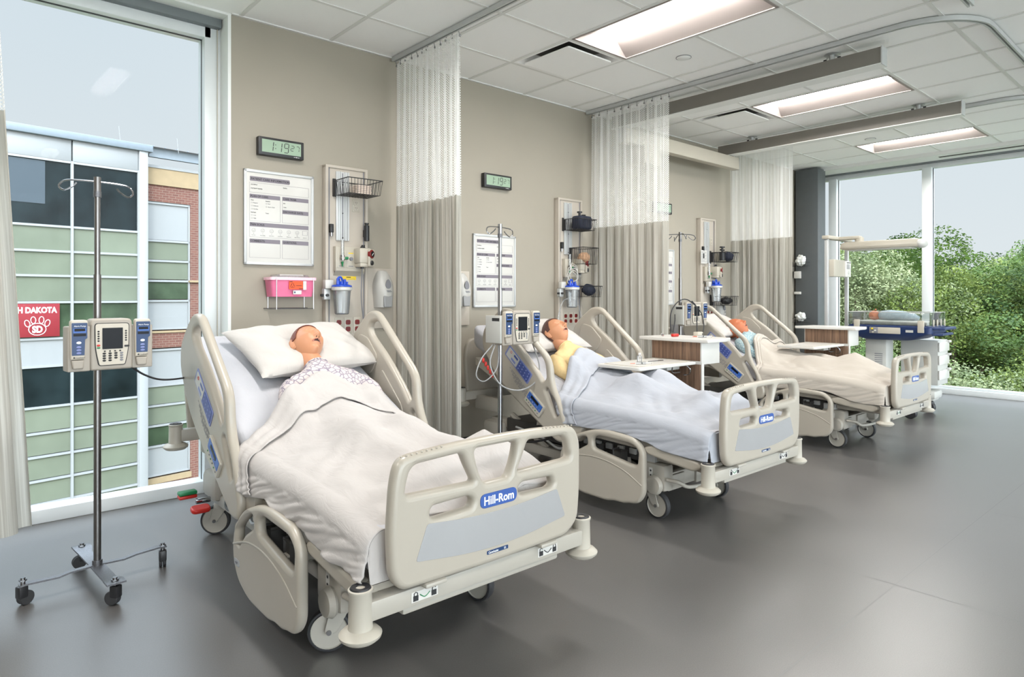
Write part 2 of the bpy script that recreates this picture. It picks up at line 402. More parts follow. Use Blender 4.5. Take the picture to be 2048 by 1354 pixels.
class MB:
    def __init__(s):
        s.v, s.f, s.m, s.mats, s.uv = [], [], [], [], None
    def mi(s, m):
        if m not in s.mats: s.mats.append(m)
        return s.mats.index(m)
    def add(s, vs, fs, m, M=None):
        o = len(s.v); k = s.mi(m)
        for p in vs:
            p = Vector(p)
            s.v.append(M @ p if M is not None else p)
        for f in fs:
            s.f.append([i + o for i in f]); s.m.append(k)
        return s
    def addbm(s, bm, m, M=None):
        bm.verts.index_update()
        s.add([v.co.copy() for v in bm.verts], [[v.index for v in f.verts] for f in bm.faces], m, M)
        bm.free(); return s
    def addmesh(s, me, m, M=None):
        return s.add([v.co.copy() for v in me.vertices], [list(p.vertices) for p in me.polygons], m, M)
    def box(s, a, b, m, bev=0.0, M=None, seg=2):
        bm = bmesh.new()
        bmesh.ops.create_cube(bm, size=1)
        for v in bm.verts:
            for i in range(3):
                v.co[i] = (a[i] + b[i]) / 2 + v.co[i] * (b[i] - a[i])
        if bev > 0:
            bev = min(bev, 0.45 * min(abs(b[i] - a[i]) for i in range(3)))
            bmesh.ops.bevel(bm, geom=bm.edges[:] + bm.verts[:], offset=bev, segments=seg, profile=0.5, affect='EDGES')
        return s.addbm(bm, m, M)
    def cyl(s, p0, p1, r0, m, r1=None, n=20, M=None, cap=True):
        r1 = r0 if r1 is None else r1
        p0, p1 = Vector(p0), Vector(p1); d = (p1 - p0).normalized()
        u = d.orthogonal().normalized(); w = d.cross(u)
        vs = [p0 + (u * cos(2 * pi * i / n) + w * sin(2 * pi * i / n)) * r0 for i in range(n)] + [p1 + (u * cos(2 * pi * i / n) + w * sin(2 * pi * i / n)) * r1 for i in range(n)]
        fs = [[i, (i + 1) % n, n + (i + 1) % n, n + i] for i in range(n)]
        if cap: fs += [list(range(n))[::-1], list(range(n, 2 * n))]
        return s.add(vs, fs, m, M)
    def tube(s, pts, r, m, n=10, closed=False, M=None, flat=None):
        pts = [Vector(p) for p in pts]; k = len(pts)
        tan = []
        for i in range(k):
            a = pts[(i - 1) % k] if (closed or i > 0) else pts[i]
            c = pts[(i + 1) % k] if (closed or i < k - 1) else pts[i]
            tan.append((c - a).normalized())
        u = tan[0].orthogonal().normalized(); vs = []
        for i in range(k):
            u = (u - tan[i] * u.dot(tan[i])).normalized(); w = tan[i].cross(u)
            rr = r[i] if isinstance(r, (list, tuple)) else r
            for j in range(n):
                a = 2 * pi * j / n
                vs.append(pts[i] + (u * cos(a) + w * sin(a)) * rr)
        fs = []
        for i in range(k if closed else k - 1):
            q = (i + 1) % k
            for j in range(n):
                fs.append([i * n + j, i * n + (j + 1) % n, q * n + (j + 1) % n, q * n + j])
        if not closed: fs += [list(range(n))[::-1], [(k - 1) * n + j for j in range(n)]]
        return s.add(vs, fs, m, M)
    def lathe(s, prof, m, o=(0, 0, 0), n=28, M=None, ang=2 * pi):
        vs, fs = [], []
        k = len(prof)
        for j in range(n):
            a = ang * j / n
            for r, z in prof: vs.append((o[0] + r * cos(a), o[1] + r * sin(a), o[2] + z))
        for j in range(n):
            q = (j + 1) % n
            for i in range(k - 1): fs.append([j * k + i, q * k + i, q * k + i + 1, j * k + i + 1])
        return s.add(vs, fs, m, M)
    def sph(s, c, r, m, M=None, nu=20, nv=14):
        if isinstance(r, (int, float)): r = (r, r, r)
        vs = [(c[0], c[1], c[2] + r[2])]
        for i in range(1, nv):
            for j in range(nu):
                a = pi * i / nv; b = 2 * pi * j / nu
                vs.append((c[0] + r[0] * sin(a) * cos(b), c[1] + r[1] * sin(a) * sin(b), c[2] + r[2] * cos(a)))
        vs.append((c[0], c[1], c[2] - r[2])); e = len(vs) - 1
        fs = [[0, 1 + j, 1 + (j + 1) % nu] for j in range(nu)]
        for i in range(nv - 2):
            for j in range(nu):
                fs.append([1 + i * nu + j, 1 + (i + 1) * nu + j, 1 + (i + 1) * nu + (j + 1) % nu, 1 + i * nu + (j + 1) % nu])
        fs += [[e, 1 + (nv - 2) * nu + (j + 1) % nu, 1 + (nv - 2) * nu + j] for j in range(nu)]
        return s.add(vs, fs, m, M)
    def quad(s, p, m, M=None):
        return s.add(p, [[0, 1, 2, 3]], m, M)
    def grid(s, fn, nu, nv, m, closed=False):
        vs = [fn(i / (nu - (0 if closed else 1)), j / (nv - 1)) for j in range(nv) for i in range(nu)]
        fs = []
        for j in range(nv - 1):
            for i in range(nu if closed else nu - 1):
                q = (i + 1) % nu
                fs.append([j * nu + i, j * nu + q, (j + 1) * nu + q, (j + 1) * nu + i])
        return s.add(vs, fs, m)
    def panel(s, outline, holes, th, bev, m, M=None, off=True, res=3):
        """plate with rounded edges from a 2D outline with holes; centred on local z = 0"""
        cu = bpy.data.curves.new('tmp', 'CURVE'); cu.dimensions = '2D'; cu.fill_mode = 'BOTH'
        for pl in [outline] + list(holes):
            sp = cu.splines.new('POLY'); sp.points.add(len(pl) - 1)
            for i, p in enumerate(pl): sp.points[i].co = (p[0], p[1], 0, 1)
            sp.use_cyclic_u = True
        cu.extrude = max(0.0, th / 2 - bev); cu.bevel_depth = bev; cu.bevel_resolution = res
        if bev > 0 and off: cu.offset = -bev
        ob = bpy.data.objects.new('tmp', cu)
        me = ob.to_mesh()
        s.addmesh(me, m, M)
        ob.to_mesh_clear(); bpy.data.objects.remove(ob); bpy.data.curves.remove(cu)
        return s
    def text(s, t, size, m, M, align='LEFT', ext=0.0004, bold=0.0, sx=1.0):
        cu = bpy.data.curves.new('tmp', 'FONT'); cu.body = t; cu.size = size; cu.align_x = align; cu.extrude = ext; cu.offset = bold
        cu.resolution_u = 3
        ob = bpy.data.objects.new('tmp', cu)
        me = ob.to_mesh()
        s.addmesh(me, m, M @ Matrix.Diagonal((sx, 1, 1, 1)))
        ob.to_mesh_clear(); bpy.data.objects.remove(ob); bpy.data.curves.remove(cu)
        return s
    def build(s, name, parent=None, ang=38, smooth=True, weld=False):
        me = bpy.data.meshes.new(name)
        me.from_pydata([tuple(v) for v in s.v], [], s.f)
        for m in s.mats: me.materials.append(m)
        me.polygons.foreach_set('material_index', s.m)
        if weld:
            bm = bmesh.new(); bm.from_mesh(me); bmesh.ops.remove_doubles(bm, verts=bm.verts, dist=1e-5); bm.to_mesh(me); bm.free()
        bm = bmesh.new(); bm.from_mesh(me); bmesh.ops.recalc_face_normals(bm, faces=bm.faces); bm.to_mesh(me); bm.free()
        if smooth:
            me.polygons.foreach_set('use_smooth', [True] * len(me.polygons))
            me.set_sharp_from_angle(angle=radians(ang))
        ob = bpy.data.objects.new(name, me); C.objects.link(ob)
        if parent: ob.parent = parent
        return ob

def rnd(pts, r, n=5):
    """round the corners of a closed 2D polygon; r one radius or one per point"""
    out = []; k = len(pts)
    for i in range(k):
        p = Vector(pts[i]); a = Vector(pts[i - 1]); c = Vector(pts[(i + 1) % k])
        rr = r[i] if isinstance(r, (list, tuple)) else r
        da, dc = (a - p), (c - p)
        d = min(rr, da.length * 0.48, dc.length * 0.48)
        if d < 1e-5: out.append(tuple(p)); continue
        q0 = p + da.normalized() * d; q1 = p + dc.normalized() * d
        for j in range(n + 1):
            t = j / n
            out.append(tuple(q0 * (1 - t) ** 2 + p * 2 * t * (1 - t) + q1 * t * t))
    return out
def rrect(x0, y0, x1, y1, r, n=5): return rnd([(x0, y0), (x1, y0), (x1, y1), (x0, y1)], r, n)
def smooth_path(pts, n=8):
    P = [Vector(p) for p in pts]; out = []
    for i in range(len(P) - 1):
        a = P[max(0, i - 1)]; b_ = P[i]; c = P[i + 1]; d = P[min(len(P) - 1, i + 2)]
        for j in range(n):
            t = j / n
            out.append(0.5 * ((2 * b_) + (-a + c) * t + (2 * a - 5 * b_ + 4 * c - d) * t * t + (-a + 3 * b_ - 3 * c + d) * t ** 3))
    out.append(P[-1]); return out

def tag(o, label, cat, group=None):
    o['label'] = label; o['category'] = cat
    if group: o['group'] = group
    return o
def struct(o): o['kind'] = 'structure'; return o
def thing(name, label, cat, loc=(0, 0, 0), rz=0, group=None):
    o = bpy.data.objects.new(name, None); C.objects.link(o)
    o.empty_display_size = 0.1
    o.location = loc; o.rotation_euler = (0, 0, rz)
    return tag(o, label, cat, group)
def dup(root, loc, rz, label, group=None):
    def cp(o, par):
        c = o.copy(); C.objects.link(c)
        c.parent = par
        for ch in o.children: cp(ch, c)
        return c
    r = cp(root, None); r.location = loc; r.rotation_euler = (0, 0, rz); r['label'] = label
    if group: r['group'] = group
    return r
# ============================================================ THE ROOM
H = 3.03; WY = 4.273; GX = 3.308; GY = 4.348; TT = 0.6096
XR = 9.8; XL = -2.6; YB = -4.2
b_ = MB(); b_.box((XL, YB, -0.12), (XR + 0.1, 4.75, 0), M_floor); struct(b_.build('floor'))
b_ = MB()
def seam(p, q, w=0.003):
    p, q = Vector(p), Vector(q); d = (q - p).normalized(); nn = Vector((-d.y, d.x)) * w / 2
    b_.add([(p.x - nn.x, p.y - nn.y, 0.0006), (q.x - nn.x, q.y - nn.y, 0.0006), (q.x + nn.x, q.y + nn.y, 0.0006), (p.x + nn.x, p.y + nn.y, 0.0006)], [[0, 1, 2, 3]], M_seam)
seam((2.0, 1.03), (9.6, 0.98)); seam((3.13, -3.5), (3.13, 0.99)); seam((4.6, 0.98), (4.6, -3.5)); seam((3.13, 1.0), (3.13, 4.2))
struct(b_.build('trim_1'))
# ceiling tiles as one slab with the openings of the lights and diffusers left out
trof = []
for i in (-8, -4, 0, 4, 8):  # lights outside the view are added to help fill the room
    trof.append((i, 2))
    trof.append((i, 8))
cells = {}
for i, j in trof:
    cells[(i, j)] = 1; cells[(i, j + 1)] = 1
diff = [(0, 1), (4, 1), (-4, 1)]
for c_ in diff: cells[c_] = 1
b_ = MB()
i0, i1, j0, j1 = -10, 10, 0, 14
for i in range(i0, i1):
    for j in range(j0 - 1, j1):
        if (i, j) in cells: continue
        x0 = max(GX + i * TT, XL); x1 = min(GX + (i + 1) * TT, 9.29); y1 = min(GY - j * TT, WY + 0.02); y0 = max(GY - (j + 1) * TT, YB)
        if x1 - x0 < 0.02 or y1 - y0 < 0.01: continue
        b_.box((x0 + 0.002, y0 + 0.002, H + 0.004), (x1 - 0.002, y1 - 0.002, H + 0.02), M_tile)
struct(b_.build('ceiling', smooth=False))
b_ = MB()
for i in range(i0, i1 + 1):
    x = GX + i * TT
    if x < XL or x > 9.29: continue
    # tee bars, interrupted at the recessed lights
    for j in range(j0 - 1, j1):
        a = min(GY - j * TT, WY); c = GY - (j + 1) * TT
        if a - c < 0.02: continue
        b_.box((x - 0.012, c, H - 0.001), (x + 0.012, a, H + 0.006), M_grid)
for j in range(j0, j1 + 1):
    y = GY - j * TT
    if y > WY: continue
    for i in range(i0, i1):
        if (i, j) in cells and (i, j - 1) in cells and (i, j) not in diff and (i, j - 1) not in diff: continue
        x0 = max(GX + i * TT, XL); x1 = min(GX + (i + 1) * TT, 9.29)
        if x1 > x0: b_.box((x0, y - 0.012, H - 0.0005), (x1, y + 0.012, H + 0.006), M_grid)
b_.box((1.424, WY - 0.022, H - 0.004), (9.29, WY, H + 0.004), M_grid)
struct(b_.build('trim_2', smooth=False))
b_ = MB(); b_.box((XL, YB, H + 0.2), (XR, 4.75, H + 0.26), M_dark)      # underside of the slab above the tiles
struct(b_.build('ceiling_slab'))
# gypsum border with slot diffuser and shade pocket along the window wall
b_ = MB(); b_.box((9.29, YB, H - 0.03), (9.70, WY, H + 0.1), M_white); b_.box((9.28, YB, H - 0.04), (9.30, WY, H + 0.01), M_grid)
b_.box((9.70, YB, H - 0.02), (9.82, WY, H + 0.1), M_white)
struct(b_.build('trim_3'))
b_ = MB()
for y0 in (2.6, -0.4):
    b_.box((9.46, y0 - 1.5, H - 0.034), (9.475, y0, H - 0.029), M_mech); b_.box((9.50, y0 - 1.5, H - 0.034), (9.515, y0, H - 0.029), M_mech)
struct(b_.build('trim_4'))
# back wall with the beds
b_ = MB(); b_.box((1.424, WY, 0), (9.82, WY + 0.35, H + 0.1), M_wall, M=None)
struct(b_.build('wall_back', smooth=False))
b_ = MB(); b_.box((1.405, WY - 0.001, 0), (1.424, WY + 0.36, H), M_white); struct(b_.build('trim_5'))
b_ = MB(); b_.box((1.424, WY - 0.012, 0), (9.2, WY, 0.1), M_rub, bev=0.003); struct(b_.build('baseboard_back'))
# unseen glazed wall behind the camera, added to let more light in
r3 = thing('added_fill_window', '', ''); del r3['label']; del r3['category']; struct(r3); r3.location = (3, YB, 0)
def P3(ob): ob.parent = r3; ob.matrix_parent_inverse = Matrix.Translation((-3, -YB, 0)); return ob
b_ = MB(); b_.box((XL, YB - 0.06, 0), (XR, YB + 0.02, 0.10), M_frame); P3(b_.build('window_frame'))
b_ = MB(); b_.box((XL, YB - 0.06, 2.93), (XR, YB + 0.02, H + 0.1), M_frame); P3(b_.build('window_frame'))
for k_ in range(10):
    b_ = MB(); x_k = XL + 0.05 + k_ * (XR - XL - 0.1) / 9; b_.box((x_k - 0.05, YB - 0.06, 0.09), (x_k + 0.05, YB + 0.02, 2.94), M_frame); P3(b_.build('mullion'))
b_ = MB(); b_.box((XL, YB - 0.02, 0.09), (XR, YB - 0.014, 2.94), M_glass); P3(b_.build('glass'))
b_ = MB(); b_.box((XL - 0.1, YB, 0), (XL, 4.8, H + 0.1), M_wall); struct(b_.build('wall_left'))

# ---- left window (behind the first drip stand)
gy = 4.47
r = thing('window_1', 'tall window', 'window', (0, gy, 0)); del r['label']; del r['category']; struct(r)
def P(ob, par=r):
    ob.parent = par; ob.matrix_parent_inverse = Matrix.Translation([-v for v in par.location]); return ob
b_ = MB()
zt = 2.90; zs = 0.075
b_.box((1.31, gy - 0.05, 0), (1.424, gy + 0.08, H), M_frame, bev=0.004)            # right jamb
b_.box((-1.9, gy - 0.05, zt), (1.35, gy + 0.08, zt + 0.1), M_frame, bev=0.004)
b_.box((-1.9, gy - 0.05, 0.0), (1.35, gy + 0.08, zs), M_frame, bev=0.004)
b_.box((-0.75, gy - 0.05, zs), (-0.64, gy + 0.08, zt), M_frame, bev=0.004)
b_.box((-2.0, gy - 0.05, 0), (-1.9, gy + 0.08, H), M_frame, bev=0.004)
P(b_.build('window_frame'))
b_ = MB(); b_.box((1.308, gy + 0.005, zs), (1.312, gy + 0.02, zt), M_dark); b_.box((-0.64, gy + 0.005, zt - 0.004), (1.31, gy + 0.02, zt + 0.002), M_dark); P(b_.build('gasket'))
b_ = MB(); b_.box((-1.9, gy + 0.012, zs - 0.01), (1.312, gy + 0.018, zt + 0.01), M_glass); P(b_.build('glass'))
b_ = MB(); b_.box((-2.5, gy - 0.02, H - 0.03), (1.41, gy + 0.1, H + 0.1), M_white); P(b_.build('window_head'))
b_ = MB(); b_.box((-2.0, gy - 0.10, 2.965), (1.40, gy - 0.02, 3.035), M_shade, bev=0.006); P(b_.build('roller_shade'))
b_ = MB(); b_.tube([(1.385, gy - 0.06, 2.97), (1.385, gy - 0.06, 0.75)], 0.003, M_cream, 6); P(b_.build('shade_chain'))
b_ = MB(); b_.box((XL, gy - 0.05, 0), (-2.0, gy + 0.1, H + 0.1), M_wall); struct(b_.build('wall_side'))
b_ = MB(); b_.box((XL, WY, H - 0.01), (1.424, gy - 0.1, H + 0.02), M_white); struct(b_.build('ceiling_border'))

# ---- right window wall
r2 = thing('window_2', '', ''); del r2['label']; del r2['category']; struct(r2)
r2.location = (XR, 2, 0)
zs2 = 0.10; zt2 = 2.925
b_ = MB()
b_.box((9.74, YB, 0), (9.84, WY, zs2 - 0.03), M_frame, bev=0.004)
b_.box((9.77, YB, zs2 - 0.03), (9.84, WY, zs2), M_frame, bev=0.004)
b_.box((9.77, YB, zt2), (9.86, WY, zt2 + 0.06), M_frame, bev=0.004)
P(b_.build('window_frame'), r2)
for y in (4.0, 2.808, 1.60, 0.40, -0.80, -2.0, -3.2):
    b_ = MB(); b_.box((9.73, y - 0.055, zs2 - 0.01), (9.86, y + 0.055, zt2 + 0.01), M_frame, bev=0.006); P(b_.build('mullion'), r2)
    b_ = MB(); b_.box((9.795, y - 0.062, zs2), (9.81, y - 0.054, zt2), M_dark); b_.box((9.795, y + 0.054, zs2), (9.81, y + 0.062, zt2), M_dark); P(b_.build('gasket'), r2)
ys = [4.26, 4.0, 2.808, 1.60, 0.40, -0.80, -2.0, -3.2, -4.2]
for k in range(len(ys) - 1):
    b_ = MB(); b_.box((9.80, ys[k + 1] + 0.05, zs2 - 0.01), (9.806, ys[k] - 0.05, zt2 + 0.01), M_glass); P(b_.build('glass'), r2)
b_ = MB(); b_.box((9.70, YB, zt2 + 0.06), (9.82, WY, H - 0.005), M_shade, bev=0.005); P(b_.build('roller_shade'), r2)
b_ = MB(); b_.box((9.09, 3.93, 0), (9.33, 4.24, H - 0.02), M_pillar, bev=0.004); struct(b_.build('pillar'))

# ============================================================ CEILING FITTINGS
M_lens = mat('light_lens', (0.9, 0.9, 0.9), 0.6, var=0, emit=((1.0, 0.97, 0.935), TROFFER))
M_refl = mat('reflector_white', (0.36, 0.315, 0.295), 0.6, var=0)
lab = {(0, 2): 'bright recessed ceiling light nearest the camera above the second bed', (4, 2): 'recessed ceiling light between the two grey lift rails', (8, 2): 'farthest recessed ceiling light near the window border'}
proto = None
def troffer(name):
    r = thing(name, '', 'ceiling light')
    w, h = TT / 2 - 0.012, TT - 0.012
    m = MB()
    m.box((-w, -h, -0.004), (w, -h + 0.02, 0.004), M_refl); m.box((-w, h - 0.02, -0.004), (w, h, 0.004), M_refl)
    m.box((-w, -h, -0.004), (-w + 0.015, h, 0.004), M_refl); m.box((w - 0.015, -h, -0.004), (w, h, 0.004), M_refl)
    W2, H2 = w - 0.012, h - 0.018
    lw = 0.075; d = 0.085
    for s_ in (-1, 1):
        m.add([(s_ * W2, -H2, 0), (s_ * W2, H2, 0), (s_ * lw, H2 - 0.06, d), (s_ * lw, -H2 + 0.06, d)], [[0, 1, 2, 3]], M_refl)
        m.add([(-W2, s_ * H2, 0), (W2, s_ * H2, 0), (lw, s_ * (H2 - 0.06), d), (-lw, s_ * (H2 - 0.06), d)], [[0, 1, 2, 3]], M_refl)
    m.box((-w, -h, d + 0.01), (w, h, d + 0.03), M_refl)
    m.build('housing', r, smooth=False)
    m = MB()
    k = 10
    prof = [(-lw - 0.02 + (2 * lw + 0.04) * i / k, d - 0.001 - 0.028 * sin(pi * i / k)) for i in range(k + 1)]
    vs = [(x, y, z) for y in (-H2 + 0.05, H2 - 0.05) for x, z in prof]
    fs = [[i, i + 1, k + 1 + i + 1, k + 1 + i] for i in range(k)]
    m.add(vs, fs, M_lens); m.build('lens', r)
    return r
n_ = 0
for i, j in trof:
    loc = (GX + (i + 0.5) * TT, GY - (j + 1) * TT, H)
    l_ = lab.get((i, j), 'recessed ceiling light added out of the picture to fill the room')
    if proto is None:
        proto = troffer('ceiling_light'); proto.location = loc; proto['label'] = l_; proto['group'] = 'recessed ceiling lights'
    else: dup(proto, loc, 0, l_, 'recessed ceiling lights')
def diffuser():
    r = thing('ceiling_diffuser', '', 'air vent')
    w = TT / 2 - 0.006
    m = MB()
    def ring(a0, z0, a1, z1): 
        q0 = [(-a0, -a0, z0), (a0, -a0, z0), (a0, a0, z0), (-a0, a0, z0)]; q1 = [(-a1, -a1, z1), (a1, -a1, z1), (a1, a1, z1), (-a1, a1, z1)]
        m.add(q0 + q1, [[i, (i + 1) % 4, 4 + (i + 1) % 4, 4 + i] for i in range(4)], M_tile)
    ring(w, 0, w - 0.025, 0); ring(w - 0.025, 0, 0.20, 0.075); m.build('frame', r, smooth=False)
    m = MB(); m.box((-0.2, -0.2, 0.07), (0.2, 0.2, 0.15), M_mech); m.build('throat', r)
    m = MB(); m.panel(rrect(-0.235, -0.235, 0.235, 0.235, 0.02), [], 0.01, 0.003, M_tile, M=T(0, 0, -0.012)); m.build('face_plate', r)
    return r
dp = None
for (i, j), l_ in zip(diff, ('square ceiling air diffuser in front of the nearest ceiling light', 'square ceiling air diffuser between the two grey lift rails', 'square ceiling air diffuser above the nearest bed')):
    loc = (GX + (i + 0.5) * TT, GY - (j + 0.5) * TT, H)
    if dp is None: dp = diffuser(); dp.location = loc; dp['label'] = l_; dp['group'] = 'ceiling air diffusers'
    else: dup(dp, loc, 0, l_, 'ceiling air diffusers')
m = MB(); m.lathe([(0, -0.006), (0.045, -0.005), (0.052, 0.0), (0.052, 0.004)], M_white); m.lathe([(0.0525, 0), (0.057, 0.0005), (0.057, 0.004)], M_txtg)
sp = m.build('sprinkler_cover'); sp.location = (4.21, 2.81, H); tag(sp, 'round white sprinkler cover in the ceiling beside the nearest ceiling light', 'sprinkler', 'sprinkler covers')
sp2 = sp.copy(); C.objects.link(sp2); sp2.location = (7.97, 2.86, H); sp2['label'] = 'round white sprinkler cover in the ceiling near the farthest ceiling light'

# curtain tracks
def track(path, label):
    m = MB(); P_ = [Vector(p) for p in path]; k = len(P_)
    prof = [(-0.018, 0), (-0.018, -0.03), (-0.006, -0.03), (-0.006, -0.012), (0.006, -0.012), (0.006, -0.03), (0.018, -0.03), (0.018, 0)]
    vs = []
    for i in range(k):
        a = P_[max(0, i - 1)]; c = P_[min(k - 1, i + 1)]; d = (c - a).normalized(); nn = Vector((-d.y, d.x, 0))
        for u, z in prof: vs.append(P_[i] + nn * u + Vector((0, 0, z)))
    q = len(prof)
    fs = [[i * q + j, i * q + (j + 1) % q, (i + 1) * q + (j + 1) % q, (i + 1) * q + j] for i in range(k - 1) for j in range(q)]
    fs += [list(range(q))[::-1], [(k - 1) * q + j for j in range(q)]]
    m.add(vs, fs, M_alu)
    return tag(m.build('curtain_track'), label, 'curtain track', 'curtain tracks on the ceiling')
HZ = H - 0.002
def corner_path(x, yc, xe, r=0.42):
    pts = [(x, WY - 0.03, HZ)] + [(x, y, HZ) for y in (3, 2.2)] + [(x, yc + r, HZ)]
    sg = 1 if xe > x else -1
    for k in range(1, 9):
        a = pi / 2 * k / 8
        pts.append((x + sg * r * (1 - cos(a)), yc + r - r * sin(a), HZ))
    pts.append((xe, yc, HZ)); return pts
track(corner_path(0.28, 1.12, 2.55), 'grey curtain track on the ceiling above the big left window curtain')
track(corner_path(2.59, 1.12, 4.70), 'grey curtain track running above the near curtain between first and second beds')
track(corner_path(4.74, 1.12, 7.05), 'grey curved curtain track between the second and third beds')
track(corner_path(7.2, 1.12, 9.2), 'grey curtain track above the farthest curtain near the windows')

# patient lift rails
def lift_rail(x, label):
    r = thing('lift_rail', label, 'lift rail', (x, 0, 0), 0, 'grey ceiling lift rails')
    m = MB(); m.box((-0.045, 1.70, 2.865), (0.045, 4.10, 2.985), M_rail, bev=0.004)
    m.box((-0.055, 1.70, 2.862), (0.055, 4.10, 2.870), M_white); m.build('rail', r)
    m = MB(); m.box((-0.05, 1.693, 2.862), (0.05, 1.703, 2.99), M_alu, bev=0.003); m.build('end_cap', r)
    for y in (2.05, 3.7):
        m = MB(); m.cyl((0, y, 2.985), (0, y, H), 0.02, M_alu); m.lathe([(0.0, 0), (0.05, -0.002), (0.055, 0.0)], M_alu, o=(0, y, H - 0.001))
        for s_ in (-1, 1):
            m.cyl((0, y + s_ * 0.05, 2.985), (0, y + s_ * 0.05, 3.005), 0.012, M_dark)
            m.tube(smooth_path([(0, y + s_ * 0.05, 2.99), (0, y + s_ * 0.03, 3.02), (0, y, 3.015)], 5), 0.006, M_alu, 6)
        m.build('hanger', r)
    return r
lift_rail(4.98, 'nearer grey lift rail hanging over the second bed'); lift_rail(6.88, 'farther grey lift rail hanging over the third bed')
r = thing('lift_beam', 'white traverse beam slung under the two grey lift rails', 'lift beam', (5.975, 3.98, 2.72))
m = MB(); m.box((-1.045, -0.045, 0), (1.045, 0.045, 0.135), M_cream, bev=0.004); m.build('beam', r)
m = MB(); m.box((1.045, -0.047, -0.002), (1.052, 0.047, 0.137), M_alu); m.box((-1.052, -0.047, -0.002), (-1.045, 0.047, 0.137), M_alu); m.build('end_cap', r)
for x in (-0.995, 0.905):
    m = MB(); m.box((x - 0.04, -0.03, 0.13), (x + 0.04, 0.03, 0.147), M_dark); m.build('trolley', r)
r = thing('lift_motor', 'white lift motor box hanging behind the net curtain of the second bay', 'lift motor', (5.30, 3.98, 2.545))
m = MB(); m.box((-0.13, -0.09, 0), (0.13, 0.09, 0.172), M_cream, bev=0.015); m.build('housing', r)
m = MB(); m.tube([(-0.09, 0, 0.01), (-0.09, 0, -0.38)], 0.006, M_dark, 6); m.build('strap', r)
m = MB(); m.tube(smooth_path([(-0.20, 0, -0.42), (-0.19, 0, -0.37), (-0.09, 0, -0.345), (0.01, 0, -0.37), (0.02, 0, -0.42)], 6), 0.012, M_cream, 8)
m.tube(smooth_path([(-0.21, 0, -0.40), (-0.225, 0, -0.44), (-0.195, 0, -0.45)], 4), 0.006, M_cream, 6); m.tube(smooth_path([(0.03, 0, -0.40), (0.045, 0, -0.44), (0.015, 0, -0.45)], 4), 0.006, M_cream, 6); m.build('spreader_bar', r)

# ============================================================ CURTAINS
def curtain(name, label, x, y0, y1, zt, zh, zb, seed, amp=0.045, npl=9, flare=0.0, axis='y', lean=0.0, tail=0.0, skew=0.0):
    """pleated curtain: open net on top, striped cloth below; runs along y (or x)"""
    rg = random.Random(seed)
    r = thing(name, label, 'curtain', (x, (y0 + y1) / 2, zb) if axis == 'y' else ((y0 + y1) / 2, x, zb), 0, 'privacy curtains')
    L_ = abs(y1 - y0)
    ph = [rg.uniform(0, 6.28) for _ in range(6)]
    wob = [rg.uniform(0.6, 1.3) for _ in range(npl + 2)]
    NU = npl * 16
    def pt(u, z):
        k = u * npl; i = int(k); w = wob[min(i, npl)] * (1 - (k - i)) + wob[min(i + 1, npl + 1)] * (k - i)
        f = (zt - z) / (zt - zb)
        fl = 1 + flare * f
        a = amp * w * (0.55 + 0.45 * min(1, f * 3))
        off = a * sin(2 * pi * k + 0.8 * sin(k * 1.7 + ph[0])) + 0.018 * f * sin(6 * u + ph[1]) 
        al = (y0 + (y1 - y0) * u) + 0.018 * w * sin(4 * pi * k + ph[2]) * (1 if axis == 'y' else 1)
        mid = y0 if not lean else y0
        al = mid + (al - mid) * fl + skew * f
        sag = 0.0
        if axis == 'y': return Vector((x + off + tail * f * f * (1 - u), al, z))
        return Vector((al, x + off + tail * f * f * (1 - u), z))
    us = [i / NU for i in range(NU + 1)]
    def sheet(z0, z1, nz_, ma, nm, uvv):
        m = MB(); vs = []; 
        for j in range(nz_ + 1):
            z = z0 + (z1 - z0) * j / nz_
            for u in us:
                zz = z
                if abs(z - zt) < 1e-6: zz = z - 0.012 * abs(sin(pi * u * npl * 1.0))   # sags between the carriers
                if abs(z - zb) < 1e-6: zz = z + 0.006 * sin(u * 20 + ph[3])
                vs.append(pt(u, zz))
        n1 = NU + 1
        fs = [[j * n1 + i, j * n1 + i + 1, (j + 1) * n1 + i + 1, (j + 1) * n1 + i] for j in range(nz_) for i in range(NU)]
        m.add(vs, fs, ma); ob = m.build(nm, None, ang=60)
        me = ob.data; uvl = me.uv_layers.new(name='UVMap')
        s_ = [0.0]
        for i in range(NU): s_.append(s_[-1] + (vs[i + 1] - vs[i]).length)
        for lp in me.loops:
            vi = lp.vertex_index; uvl.data[lp.index].uv = (s_[vi % n1] + seed * 0.37, vs[vi].z - uvv)
        ob.parent = r; ob.matrix_parent_inverse = Matrix.Translation([-v for v in r.location])
        return ob
    sheet(zh, zt, 14, M_net, 'net_panel', zh)
    sheet(zb, zh, 16, M_stripe, 'striped_panel', zb)
    for k in range(npl + 1):
        m = MB()
        p = pt(k / npl, zt - 0.02)
        m.tube([p, (x if axis == 'y' else p.x, p.y if axis == 'y' else x, H - 0.034)], 0.0025, M_chrome, 6)
        m.sph((p.x, p.y, p.z + 0.002), 0.008, M_chrome, nu=8, nv=6)
        ob = m.build('hook'); ob.parent = r; ob.matrix_parent_inverse = Matrix.Translation([-v for v in r.location])
    return r
curtain('privacy_curtain', 'striped curtain with white net top hanging between the first and second beds', 2.60, 4.22, 3.44, 2.985, 1.915, 0.30, 3, npl=11, amp=0.026)
curtain('privacy_curtain', 'striped curtain with net top hanging between the second and third beds', 4.75, 4.20, 3.33, 2.985, 1.90, 0.30, 5, npl=10, amp=0.026)
curtain('privacy_curtain', 'farthest striped curtain with net top, hanging beside the dark grey pillar', 7.22, 4.16, 3.39, 2.985, 1.915, 0.30, 8, npl=9, amp=0.032)
